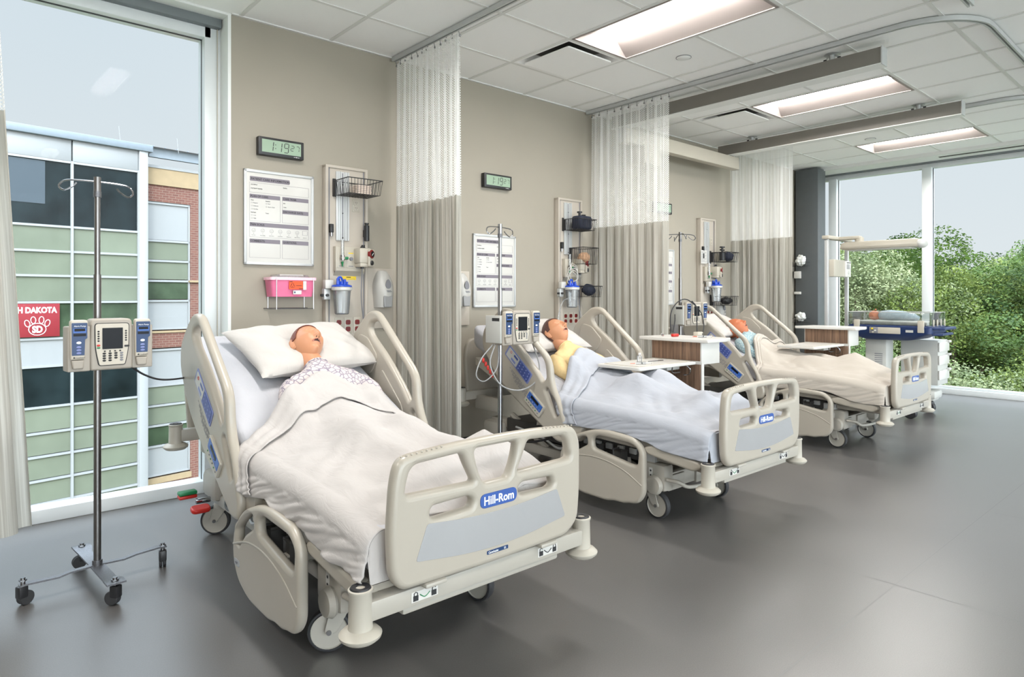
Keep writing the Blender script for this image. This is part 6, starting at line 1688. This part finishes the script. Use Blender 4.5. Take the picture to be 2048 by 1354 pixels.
# ============================================================ DRIP STANDS AND PUMPS
def iv_stand(label, loc, top, rz, hooks, mt, hm):
    r = thing('drip_stand', label, 'drip stand', loc, rz, 'drip stands')
    m = MB(); m.cyl((0, 0, 0.095), (0, 0, top - 0.42), 0.0145, mt, n=20); m.cyl((0, 0, top - 0.42), (0, 0, top), 0.0115, mt, n=20); m.build('pole', r)
    m = MB(); m.cyl((0, 0, top - 0.085), (0, 0, top - 0.060), 0.0155, M_iron, n=16); m.cyl((0, 0, top - 0.06), (0, 0, top + 0.002), 0.0140, mt, n=16); m.build('collar', r)
    for k in range(hooks):
        a = pi * 2 * k / hooks + (0 if hooks == 2 else 0.5)
        R_ = Matrix.Rotation(a, 4, 'Z')
        m = MB(); zt_ = top - 0.018
        pts = [(0.01, 0, zt_), (0.09, 0, zt_ - 0.003), (0.125, 0.0, zt_ - 0.012), (0.142, 0.01, zt_ - 0.036), (0.125, 0.02, zt_ - 0.052), (0.098, 0.028, zt_ - 0.035), (0.085, 0.035, zt_ - 0.018)]
        m.tube(smooth_path([R_ @ Vector(p) for p in pts], 6), 0.0038, hm, 8); m.build('hook', r)
    m = MB()
    pr = [(-0.275, 0.078), (-0.255, 0.080), (-0.14, 0.074), (-0.10, 0.082), (0, 0.085), (0.10, 0.080), (0.15, 0.088), (0.24, 0.094), (0.275, 0.092)]
    for ax in (0, 1):
        P_ = pr if ax == 0 else [(-0.29, 0.090), (-0.235, 0.090), (-0.20, 0.078), (0, 0.080), (0.2, 0.078), (0.235, 0.090), (0.29, 0.090)]
        hw_ = 0.012 if ax == 0 else 0.026
        vs = []
        for u, z in P_:
            w2 = hw_ * (1.35 if abs(u) > 0.23 else 1)
            for s1_, dz in ((-1, 0), (1, 0), (1, 0.007), (-1, 0.007)):
                vs.append((u, s1_ * w2, z + dz) if ax == 0 else (s1_ * w2, u, z + dz))
        n_ = len(P_)
        m.add(vs, [[k * 4 + j, k * 4 + (j + 1) % 4, (k + 1) * 4 + (j + 1) % 4, (k + 1) * 4 + j] for k in range(n_ - 1) for j in range(4)] + [[0, 1, 2, 3][::-1], [(n_ - 1) * 4 + j for j in range(4)]], M_iron)
    m.cyl((0, 0, 0.08), (0, 0, 0.11), 0.02, M_iron, n=16)
    m.build('base', r)
    for k, (x, y) in enumerate(((-0.262, 0), (0.262, 0), (0, -0.262), (0, 0.262))):
        m = MB(); m.cyl((x, y, 0.08), (x, y, 0.112), 0.009, M_chrome, n=10); m.cyl((x, y, 0.098), (x, y, 0.104), 0.014, M_chrome, n=6)
        a = 0.4 + k * 0.9; dx, dy = cos(a), sin(a)
        Mx = FR((x + dx * 0.012, y + dy * 0.012, 0.029), (-dy, dx, 0), (dx, dy, 0))
        m.box((-0.016, -0.022, 0.002), (0.016, 0.014, 0.052), M_dark, bev=0.006, M=T(x, y, 0.028) @ Matrix.Rotation(a - pi / 2, 4, 'Z'))
        o = m.build('caster', r)
        w = MB()
        for s_ in (-1, 1):
            w.lathe([(0, 0), (0.026, 0), (0.0285, 0.003), (0.0285, 0.010), (0.026, 0.013), (0, 0.013)], M_rub, M=FR((x + dx * 0.010 + -dy * (0.008 * s_), y + dy * 0.010 + dx * (0.008 * s_), 0.0285), (dx, dy, 0), (0, 0, 1)) @ T(0, 0, -0.0065), n=24)
        w.build('wheel', o)
    return r
iv_stand('drip stand standing in front of the left window, carrying a pump', (0.545, 3.32, 0), 1.765, radians(4), 2, M_steel, M_chrome)
iv_stand('chrome drip stand between the nearest and middle beds', (2.74, 3.20, 0), 1.712, radians(10), 2, M_chrome, M_chrome)
iv_stand('drip stand with four dark hooks behind the middle overbed table', (5.13, 3.46, 0), 1.835, radians(20), 4, M_steel, M_iron)

def pump(sidebox=True):
    r = thing('infusion_pump', '', 'infusion pump')
    # main unit, centred; x right, front towards -y, z from 0
    m = MB(); m.panel(rnd([(-0.078, 0.0), (-0.080, 0.10), (-0.076, 0.215), (0.076, 0.215), (0.080, 0.10), (0.078, 0.0)], [.01, .1, .02, .02, .1, .01]), [], 0.085, 0.008, M_pump, FR((0, -0.0, 0), (1, 0, 0), (0, 0, 1))); m.build('control_unit', r)
    m = MB(); f1 = rnd([(-0.050, 0.018), (-0.064, 0.09), (-0.065, 0.197), (0.065, 0.197), (0.064, 0.09), (0.050, 0.018)], [.01, .1, .014, .014, .1, .01]); m.panel(f1, [], 0.004, 0.0012, M_txt, FR((0, -0.0435, 0), (1, 0, 0), (0, 0, 1)))
    f2 = rnd([(-0.047, 0.021), (-0.061, 0.09), (-0.062, 0.194), (0.062, 0.194), (0.061, 0.09), (0.047, 0.021)], [.008, .1, .012, .012, .1, .008]); m.panel(f2, [], 0.004, 0.001, M_pumpw, FR((0, -0.0450, 0), (1, 0, 0), (0, 0, 1))); fc = m.build('face', r)
    m = MB(); m.box((-0.037, -0.0488, 0.088), (0.039, -0.0468, 0.176), M_scr); m.build('screen', fc)
    m = MB()
    for k in range(5):
        for s_ in (-1, 1): m.sph((s_ * 0.051, -0.0475, 0.162 - 0.0098 * k), (0.0042, 0.0016, 0.0036), M_txt, nu=10, nv=6)
    m.sph((-0.051, -0.0475, 0.104), (0.007, 0.0018, 0.0045), M_red, nu=12, nv=6); m.sph((-0.051, -0.0475, 0.094), (0.007, 0.0018, 0.0035), M_green, nu=12, nv=6)
    for i in range(4):
        m.sph((-0.028 + 0.019 * i, -0.0475, 0.079), (0.0040, 0.0016, 0.0032), M_txt, nu=10, nv=6)
        for j in range(4):
            if (i, j) == (2, 3): continue
            m.sph((-0.030 + 0.0215 * i, -0.0475, 0.0695 - 0.0098 * j), (0.0068, 0.0018, 0.0042), M_txt if i < 3 else M_txtg, nu=12, nv=6)
    m.panel(rrect(0.045, 0.094, 0.064, 0.102, 0.003), [], 0.003, 0.0008, M_txt, FR((0, -0.0475, 0), (1, 0, 0), (0, 0, 1)))
    m.build('keys', fc)
    for s_ in (-1, 1):
        cx = s_ * 0.118
        m = MB(); m.panel(rnd([(cx - 0.040, 0.0), (cx - 0.040, 0.185), (cx + 0.040, 0.185), (cx + 0.040, 0.0)], 0.006), [], 0.075, 0.004, M_pump, FR((0, -0.0, 0), (1, 0, 0), (0, 0, 1)))
        m.panel(rnd([(cx - 0.032, 0.05), (cx - 0.034, 0.212), (cx + 0.028, 0.212), (cx + 0.028, 0.135), (cx + 0.020, 0.13), (cx + 0.016, 0.05)], [.004, .012, .012, .004, .004, .004]), [], 0.030, 0.006, M_pumpw, FR((0, -0.040, 0), (1, 0, 0), (0, 0, 1)))
        pm = m.build('pump_module', r)
        m = MB(); m.panel(rnd([(cx - 0.029, 0.068), (cx - 0.030, 0.200), (cx + 0.025, 0.200), (cx + 0.025, 0.137), (cx + 0.017, 0.132), (cx + 0.015, 0.068)], [.002, .003, .003, .003, .003, .002]), [], 0.002, 0.0005, M_navy, FR((0, -0.0555, 0), (1, 0, 0), (0, 0, 1)))
        m.box((cx - 0.024, -0.0575, 0.160), (cx + 0.020, -0.0560, 0.178), M_lcd); m.box((cx - 0.021, -0.0580, 0.166), (cx + 0.017, -0.0570, 0.177), M_scr); m.box((cx - 0.024, -0.0575, 0.146), (cx + 0.020, -0.0562, 0.156), M_scr)
        m.text('Alaris Pump', 0.0085, M_txtw, wallM(cx - 0.022, -0.0568, 0.184)); 
        m.sph((cx - 0.005, -0.0565, 0.119), (0.009, 0.0015, 0.0055), M_txtw, nu=12, nv=6)
        for k in range(3): m.sph((cx - 0.005, -0.0565, 0.101 - 0.012 * k), (0.009, 0.0015, 0.0045), M_bluel, nu=12, nv=6)
        m.build('front_plate', pm)
        m = MB(); m.sph((cx - 0.021, -0.0555, 0.059), (0.004, 0.001, 0.003), M_txt, nu=8, nv=5); m.text('CareFusion', 0.0070, M_txt, wallM(cx - 0.015, -0.0558, 0.0565)); m.build('maker_name', pm)
        m = MB(); m.panel(rnd([(cx - 0.030, 0.048), (cx + 0.016, 0.048), (cx + 0.012, 0.012), (cx - 0.024, 0.012)], 0.005), [], 0.02, 0.005, M_pump, FR((0, -0.044, 0), (1, 0, 0), (0, 0, 1))); m.build('door_latch', pm)
    if sidebox:
        m = MB(); m.box((-0.172, -0.03, 0.012), (-0.158, 0.115, 0.185), M_wgrey, bev=0.004); m.box((-0.1725, -0.02, 0.150), (-0.1715, 0.05, 0.170), M_txt); m.build('side_module', r)
    m = MB(); m.box((-0.03, 0.04, 0.05), (0.03, 0.075, 0.14), M_pump, bev=0.006); m.build('pole_clamp', r)
    return r
p0 = pump(False)
p0.location = (0.572, 3.225, 0.942); p0.rotation_euler = (0, 0, radians(5)); tag(p0, 'infusion pump with two blue modules on the drip stand by the left window', 'infusion pump', 'infusion pumps on drip stands')
p1 = pump(True)
p1.location = (2.812, 3.11, 0.945); tag(p1, 'infusion pump on the chrome drip stand between the nearest and middle beds', 'infusion pump', 'infusion pumps on drip stands')
dup(p1, (5.19, 3.37, 0.985), radians(-4), 'infusion pump with black looping leads behind the middle overbed table', 'infusion pumps on drip stands')
def cord(name, label, pts, rad, ma, cat='cable', n=8):
    b0 = Vector(pts[0]); m = MB(); m.tube(smooth_path([Vector(p) - b0 for p in pts], n), rad, ma, 8); o = m.build(name); o.location = b0; return tag(o, label, cat)
cord('power_cable', 'black cable curving from the left window pump to the nearest bed', [(0.66, 3.26, 0.945), (0.72, 3.30, 0.90), (0.80, 3.36, 0.865), (0.90, 3.42, 0.855), (1.02, 3.50, 0.86)], 0.0045, M_rub)
cord('power_cable', 'grey cable looped under the pump of the chrome drip stand', [(2.66, 3.15, 0.95), (2.60, 3.13, 0.83), (2.66, 3.10, 0.70), (2.80, 3.08, 0.655), (2.92, 3.06, 0.70), (2.955, 3.06, 0.80), (2.93, 3.10, 0.95)], 0.0045, M_dispg)
cord('power_cable', 'thin grey cable hanging left of the chrome drip stand', [(2.66, 3.17, 0.95), (2.57, 3.18, 0.86), (2.53, 3.18, 0.76), (2.60, 3.18, 0.72), (2.70, 3.18, 0.80), (2.70, 3.17, 0.95)], 0.004, M_dispg)
cord('monitor_lead', 'black lead arching over the pump behind the middle overbed table', [(4.84, 3.36, 0.93), (4.84, 3.36, 1.10), (4.93, 3.35, 1.20), (5.05, 3.33, 1.22), (5.17, 3.28, 1.12), (5.20, 3.26, 1.00), (5.17, 3.25, 0.93)], 0.005, M_rub)
cord('monitor_lead', 'second black lead hanging straight in front of the pump by the middle overbed table', [(5.07, 3.30, 1.21), (5.10, 3.27, 1.15), (5.09, 3.26, 1.02), (5.06, 3.24, 0.94)], 0.005, M_rub)
cord('monitor_lead', 'short black lead slanting left of the pump by the middle overbed table', [(4.86, 3.35, 0.94), (4.90, 3.36, 1.03), (4.93, 3.38, 1.09)], 0.005, M_rub)
m = MB()
for k in range(5): m.sph((0.022 * k, 0.004 * k, -0.026 * k), (0.010, 0.007, 0.017), M_red, nu=10, nv=7)
o = m.build('red_tubing_clips'); o.location = (2.66, 3.27, 0.84); tag(o, 'red plastic clips hanging behind the chrome drip stand', 'clip')

# ============================================================ OVERBED TABLES
def overbed():
    r = thing('overbed_table', '', 'overbed table')
    # origin on the floor under the pedestal near corner; x right, y to wall
    m = MB(); m.panel(rnd([(-0.70, 0.04), (0.0, 0.04), (0.0, 0.43), (-0.70, 0.43)], 0.03), [], 0.024, 0.006, M_lamw, T(0, 0, 0.748)); tp_ = m.build('tray_top', r)
    m = MB(); m.tube([(-0.66, 0.08, 0.7615), (-0.66, 0.39, 0.7615), (-0.05, 0.39, 0.7615), (-0.05, 0.08, 0.7615)], 0.002, M_cream, 6, closed=True); m.build('raised_lip', tp_)
    m = MB(); m.box((0.0, 0.0, 0.735), (0.25, 0.46, 0.905), M_lamw, bev=0.003); m.build('cabinet_box', r)
    m = MB(); m.box((-0.004, 0.012, 0.762), (0.002, 0.45, 0.902), M_wood); m.build('wood_front', r)
    m = MB(); m.panel(rnd([(-0.06, -0.09), (0.17, -0.10), (0.31, -0.06), (0.31, 0.50), (-0.06, 0.54)], 0.012), [], 0.026, 0.005, M_lamw, T(0, 0, 0.918)); m.build('upper_top', r)
    m = MB(); m.box((-0.004, 0.0, 0.0), (0.022, 0.46, 0.736), M_wood, bev=0.002); m.box((-0.006, -0.006, 0.0), (0.024, 0.004, 0.745), M_lamw, bev=0.001); m.build('pedestal_panel', r)
    m = MB(); m.box((0.03, 0.15, 0.0), (0.10, 0.30, 0.735), M_alu, bev=0.01); m.build('lift_post', r)
    m = MB(); m.box((-0.08, -0.02, -0.055), (0.30, 0.03, -0.010), M_frmp, bev=0.01); m.box((-0.08, 0.43, -0.055), (0.30, 0.48, -0.010), M_frmp, bev=0.01); m.box((0.0, -0.02, -0.05), (0.11, 0.48, 0.01), M_frmp, bev=0.01); m.build('base', r)
    for x in (-0.05, 0.27):
        for y in (0.005, 0.455):
            m = MB(); swheel(m, T(x, y, 0.028 - 0.1117), r=0.028, w=0.03); m.build('caster', r)
    m = MB(); m.box((-0.20, 0.17, 0.690), (-0.03, 0.33, 0.737), M_wgrey, bev=0.01); m.build('under_bracket', r)
    m = MB(); m.tube(smooth_path([(-0.20, 0.12, 0.735), (-0.23, 0.10, 0.690), (-0.15, 0.09, 0.685)], 5), 0.005, M_chrome, 6); m.build('lever', r)
    m = MB(); m.tube(smooth_path([(-0.07, 0.10, 0.735), (-0.03, 0.08, 0.70), (-0.06, 0.07, 0.665), (-0.13, 0.07, 0.665)], 5), 0.005, M_chrome, 6); m.build('lever', r)
    return r
KS = 0.918
t0 = overbed(); t0.scale = (KS, KS, KS); t0.location = (3.98, 2.511, 0.1025); tag(t0, 'white and walnut overbed table reaching over the middle bed', 'overbed table', 'overbed tables')
dup(t0, (6.50, 2.52, 0.1025), 0, 'white and walnut overbed table reaching over the farthest bed', 'overbed tables')
# things on the middle table
def syringe(name, label, loc, rz, L_=0.11, group='syringes on the middle overbed table'):
    r = thing(name, label, 'syringe', loc, rz, group)
    m = MB(); m.cyl((0, 0, 0.008), (L_ * 0.6, 0, 0.008), 0.008, M_clear, n=14); m.build('barrel', r)
    m = MB(); m.cyl((L_ * 0.35, 0, 0.008), (L_ * 0.38, 0, 0.008), 0.0078, M_dark, n=12); m.cyl((L_ * 0.38, 0, 0.008), (L_ * 1.0, 0, 0.008), 0.004, M_lamw, n=8); m.cyl((L_ * 1.0, 0, 0.008), (L_ * 1.02, 0, 0.008), 0.009, M_lamw, n=12); m.build('plunger', r)
    m = MB(); m.cyl((0, 0, 0.008), (-0.012, 0, 0.008), 0.003, M_lamw, n=8); m.cyl((-0.012, 0, 0.008), (-0.045, 0, 0.008), 0.0018, M_orange, n=6); m.build('needle_cap', r)
    return r
TZ = 0.8007
syringe('syringe', 'small syringe lying near the front left of the middle overbed table tray', (3.4884, 2.6897, TZ), radians(-25))
r = thing('glass_vial', 'small clear glass vial standing on the middle overbed table tray', 'vial', (3.6582, 2.7953, TZ))
m = MB(); m.lathe([(0, 0), (0.016, 0), (0.017, 0.003), (0.017, 0.036), (0.008, 0.044), (0.008, 0.050), (0.0, 0.05)], M_clear, n=20); m.build('bottle', r)
m = MB(); m.lathe([(0, 0.048), (0.010, 0.048), (0.010, 0.060), (0, 0.060)], M_lamw, n=16); m.build('cap', r)
r = thing('bracelet_chain', 'thin dark metal clamp lying on the middle overbed table tray', 'clamp', (3.6904, 2.7448, TZ + 0.004), radians(-12))
m = MB(); m.tube([(0, 0, 0), (0.09, 0, 0)], 0.003, M_iron, 6); m.build('shaft', r)
m = MB()
m.tube([(0.09 + 0.006 * k, 0.006 * (k % 2), 0.001) for k in range(9)], 0.0035, M_steel, 5); m.build('links', r)
UZ = 0.9577
o = MB(); o.panel(rrect(-0.035, -0.016, 0.035, 0.016, 0.014), [], 0.02, 0.007, M_red); o = o.build('red_clip'); o.location = (4.0576, 2.7815, UZ + 0.0105); tag(o, 'red plastic clip on the upper top of the middle overbed table', 'clip')
syringe('syringe', 'syringe lying near the right end of the upper top of the middle overbed table', (4.0759, 2.5979, UZ), radians(-30), 0.10)
syringe('syringe', 'syringe lying behind the red clip on the middle overbed table', (4.0392, 2.8733, UZ), radians(40), 0.09)
r = thing('tape_roll', 'small cream dispenser box standing on the middle overbed table', 'box', (4.1677, 2.6622, UZ))
m = MB(); m.box((-0.03, -0.02, 0), (0.04, 0.02, 0.035), M_cream, bev=0.006); m.build('box', r)
m = MB(); m.sph((0.03, -0.021, 0.018), (0.006, 0.002, 0.006), M_dark, nu=10, nv=6); m.build('button', r)

# ============================================================ INFANT WARMER
r = thing('infant_warmer', 'infant warmer with blue tray, clear walls and overhead heater by the window', 'infant warmer', (7.75, 2.55, 0))
def rel(m, name, par=r):
    m.v = [v - Vector((7.75, 2.55, 0)) for v in m.v]; return m.build(name, par)
m = MB()
# blue tray with tapering underside
def trayloop(x0, y0, x1, y1, z, rr): return [(a, b2, z) for a, b2 in rrect(x0, y0, x1, y1, rr, 5)]
lo = [trayloop(7.60, 2.16, 8.10, 2.95, 0.945, 0.05), trayloop(7.585, 2.145, 8.115, 2.965, 0.93, 0.05), trayloop(7.59, 2.15, 8.11, 2.96, 0.865, 0.05), trayloop(7.64, 2.30, 8.05, 2.85, 0.800, 0.05), trayloop(7.66, 2.38, 8.03, 2.80, 0.785, 0.05)]
k_ = len(lo[0]); m.add([p for l2 in lo for p in l2], [[i * k_ + j, i * k_ + (j + 1) % k_, (i + 1) * k_ + (j + 1) % k_, (i + 1) * k_ + j] for i in range(4) for j in range(k_)] + [list(range(k_))[::-1], [4 * k_ + j for j in range(k_)]], M_bluebox)
m.tube([(7.64, 2.16, 0.92), (7.66, 2.06, 0.92), (8.04, 2.06, 0.92), (8.06, 2.16, 0.92)], 0.016, M_bluebox, 10); m.tube([(7.66, 2.16, 0.86), (7.68, 2.08, 0.86), (8.02, 2.08, 0.86), (8.04, 2.16, 0.86)], 0.014, M_bluebox, 10)
tray = rel(m, 'tray')
m = MB(); m.box((7.62, 2.19, 0.945), (8.08, 2.93, 0.985), M_lamw, bev=0.012); rel(m, 'infant_mattress')
for a, b2 in (((7.600, 2.165, 0.95), (7.607, 2.945, 1.083)), ((8.093, 2.165, 0.95), (8.10, 2.945, 1.083)), ((7.60, 2.158, 0.95), (8.10, 2.165, 1.083)), ((7.60, 2.945, 0.95), (8.10, 2.952, 1.083))):
    m = MB(); m.box(a, b2, M_plexi, bev=0.0015); rel(m, 'acrylic_wall')
m = MB(); m.tube([(7.60, 2.16, 1.083), (8.10, 2.16, 1.083), (8.10, 2.95, 1.083), (7.60, 2.95, 1.083)], 0.003, M_wgrey, 6, closed=True); rel(m, 'wall_edge')
for y in (2.24, 2.86):
    m = MB(); m.box((7.578, y - 0.03, 0.875), (7.600, y + 0.03, 1.0), M_cream, bev=0.006); rel(m, 'wall_clip')
for x in (7.68, 7.80, 7.92, 8.04):
    m = MB(); m.box((x - 0.012, 2.146, 0.94), (x + 0.012, 2.156, 1.01), M_cream, bev=0.003); rel(m, 'wall_clip')
m = MB(); m.box((7.583, 2.43, 0.855), (7.592, 2.73, 0.922), M_cream, bev=0.003); m.box((7.580, 2.645, 0.858), (7.585, 2.725, 0.920), M_txtg, bev=0.003)
for q, (cc, ma) in enumerate((((2.70, 0.905), M_yel), ((2.67, 0.885), M_lamw), ((2.69, 0.87), M_cream))): m.cyl((7.583, cc[0], cc[1]), (7.565, cc[0], cc[1]), 0.009, ma, n=10)
rel(m, 'side_control_panel'); m = MB(); m.box((7.584, 2.31, 0.875), (7.590, 2.38, 0.90), M_wgrey); rel(m, 'rating_plate')
m = MB(); m.box((7.76, 2.62, 0.16), (7.98, 2.84, 0.80), M_wgrey, bev=0.02); rel(m, 'column')
m = MB()
for k in range(8): m.box((7.7585, 2.66, 0.62 - 0.022 * k), (7.7600, 2.66 + 0.08 + 0.04 * ((k * 3) % 3) / 2, 0.628 - 0.022 * k), M_txtg)
rel(m, 'warning_text')
m = MB(); m.box((8.0, 2.20, 0.30), (8.34, 2.56, 0.78), M_wgrey, bev=0.01); cb = rel(m, 'drawer_cabinet')
for z in (0.36, 0.52, 0.66):
    m = MB(); m.box((8.0, 2.185, z), (8.34, 2.20, z + 0.10), M_lamw, bev=0.004); m.box((8.28, 2.165, z + 0.09), (8.345, 2.20, z + 0.112), M_lamw, bev=0.004); rel(m, 'drawer')
m = MB(); m.box((7.46, 2.24, 0.13), (7.60, 3.10, 0.185), M_wgrey, bev=0.02); m.box((8.00, 2.24, 0.13), (8.20, 3.10, 0.185), M_wgrey, bev=0.02); m.box((7.5, 2.55, 0.13), (8.15, 2.95, 0.19), M_wgrey, bev=0.02)
m.box((7.98, 2.22, 0.15), (8.24, 2.48, 0.24), M_wgrey, bev=0.03); rel(m, 'base')
for x, y in ((7.51, 2.31), (8.06, 2.30), (7.52, 3.04), (8.12, 3.04)):
    m = MB()
    for s_ in (-1, 1): m.lathe([(0, 0), (0.052, 0), (0.058, 0.006), (0.058, 0.020), (0.052, 0.026), (0, 0.026)], M_dark, M=FR((x + s_ * 0.018, y, 0.058), (0, 1, 0), (0, 0, 1)) @ T(0, 0, -0.013), n=28)
    m.sph((x, y - 0.01, 0.10), (0.03, 0.04, 0.035), M_dark, nu=14, nv=10); rel(m, 'caster')
for x in (7.44, 7.98):
    m = MB(); m.box((x - 0.018, 3.10, 0.15), (x + 0.018, 3.14, 1.90), M_alu, bev=0.006); rel(m, 'upright')
m = MB(); m.box((7.40, 3.08, 1.885), (8.05, 3.16, 1.925), M_cream, bev=0.01); m.box((7.66, 2.86, 1.885), (7.76, 3.12, 1.92), M_cream, bev=0.01); m.cyl((7.71, 2.88, 1.84), (7.71, 2.88, 1.90), 0.045, M_cream, n=20); rel(m, 'top_arm')
m = MB(); m.box((7.46, 3.05, 1.47), (7.75, 3.14, 1.66), M_cream, bev=0.008); m.box((7.75, 3.04, 1.47), (7.90, 3.14, 1.65), M_lamw, bev=0.006); mo = rel(m, 'monitor')
m = MB(); m.box((7.78, 3.036, 1.56), (7.85, 3.041, 1.615), M_dispg); m.box((7.78, 3.036, 1.63), (7.88, 3.040, 1.636), M_txt); m.sph((7.83, 3.038, 1.52), (0.02, 0.003, 0.02), M_wgrey, nu=14, nv=8); rel(m, 'display')
# heater canopy
sec = [(-0.12, 0.0), (-0.10, -0.035), (0.10, -0.035), (0.12, 0.0), (0.10, 0.055), (-0.08, 0.055)]
m = MB(); sec = rnd(sec, 0.015); q = len(sec); ysc = [2.27, 2.30, 3.00, 3.05]; scl = [0.8, 1, 1, 0.75]
m.add([(7.71 + a * s2_, y, 1.80 + b2 * s2_) for y, s2_ in zip(ysc, scl) for a, b2 in sec], [[i * q + j, i * q + (j + 1) % q, (i + 1) * q + (j + 1) % q, (i + 1) * q + j] for i in range(3) for j in range(q)] + [list(range(q))[::-1], [3 * q + j for j in range(q)]], M_cream); rel(m, 'heater_canopy')
m = MB(); m.sph((7.71, 2.27, 1.803), (0.105, 0.055, 0.048), M_lamw, nu=22, nv=14); rel(m, 'end_cap')
m = MB(); m.box((7.63, 2.36, 1.755), (7.79, 2.98, 1.768), M_lamw, bev=0.003); rel(m, 'lamp_cover')
# baby mannequin
rb = thing('infant_mannequin', 'infant mannequin wrapped in a pale blanket on the warmer tray', 'mannequin', (7.84, 2.60, 0.987))
m = MB(); m.sph((0, 0.17, 0.054), (0.050, 0.058, 0.052), M_skin2, nu=28, nv=20); m.sph((-0.008, 0.155, 0.118), (0.010, 0.009, 0.008), M_skin2, nu=10, nv=8); m.sph((-0.055, 0.175, 0.06), (0.006, 0.014, 0.016), M_skin2, nu=10, nv=8); m.sph((0.055, 0.175, 0.06), (0.006, 0.014, 0.016), M_skin2, nu=10, nv=8)
m.tube([(0, 0.13, 0.05), (0, 0.10, 0.045), (0, 0.0, 0.05), (0, -0.12, 0.045)], [0.03, 0.032, 0.045, 0.036], M_skin2, 16); m.build('body', rb)
m = MB(); m.tube([(0, 0.115, 0.05), (0, 0.09, 0.055), (0, 0.0, 0.062), (0, -0.10, 0.058), (0, -0.22, 0.045), (0, -0.27, 0.03)], [0.040, 0.054, 0.060, 0.054, 0.040, 0.020], M_blanket, 24)
m.v = [Vector((v.x * 1.15 + 0.006 * nz3(v.x * 20, v.y * 20, 1), v.y, max(0.002, v.z * 0.95) + 0.006 * nz3(v.x * 25, v.y * 18, 2))) for v in m.v]; m.build('blanket', rb, ang=80)

# supplies on the dark pillar
M_bag = mat('white_supply_bag', lin((232, 234, 232)), 0.5, var=0.04, bump=0.5, bscale=40)
for z, lb, sz, nm in ((1.75, 'white supply bag in the upper wire shelf on the dark pillar', (0.045, 0.06, 0.07), 'supply_bag'), (0.97, 'crumpled white supplies in the lower wire shelf on the dark pillar', (0.05, 0.06, 0.055), 'supply_bag')):
    blob(nm, lb, 'bag', (9.03, 4.14, z), sz, M_bag, z, 'supplies on the dark pillar', 0.5)
    rr_ = thing('wire_shelf', 'small chrome wire shelf holding ' + ('the upper' if z > 1.5 else 'the lower') + ' white supplies on the dark pillar', 'shelf', (9.088, 4.14, z - 0.08), 0, 'wire shelves on the dark pillar')
    m = MB()
    for k in range(7): m.tube([(0, -0.10 + 0.033 * k, 0), (-0.11, -0.10 + 0.033 * k, 0), (-0.11, -0.10 + 0.033 * k, 0.05)], 0.002, M_chrome, 5)
    m.build('wires', rr_)
    m = MB(); m.tube([(0, -0.10, 0.05), (-0.11, -0.10, 0.05), (-0.11, 0.10, 0.05), (0, 0.10, 0.05)], 0.003, M_chrome, 6); m.build('rim', rr_)
for z, h_, lb in ((1.50, 0.10, 'small white box fixed to the dark pillar'), (1.28, 0.035, 'flat white tray fixed low on the dark pillar')):
    m = MB(); m.box((-0.05, -0.035, 0), (0, 0.05, h_), M_lamw, bev=0.006); o = m.build('wall_box'); o.location = (9.088, 4.19, z); tag(o, lb, 'box')
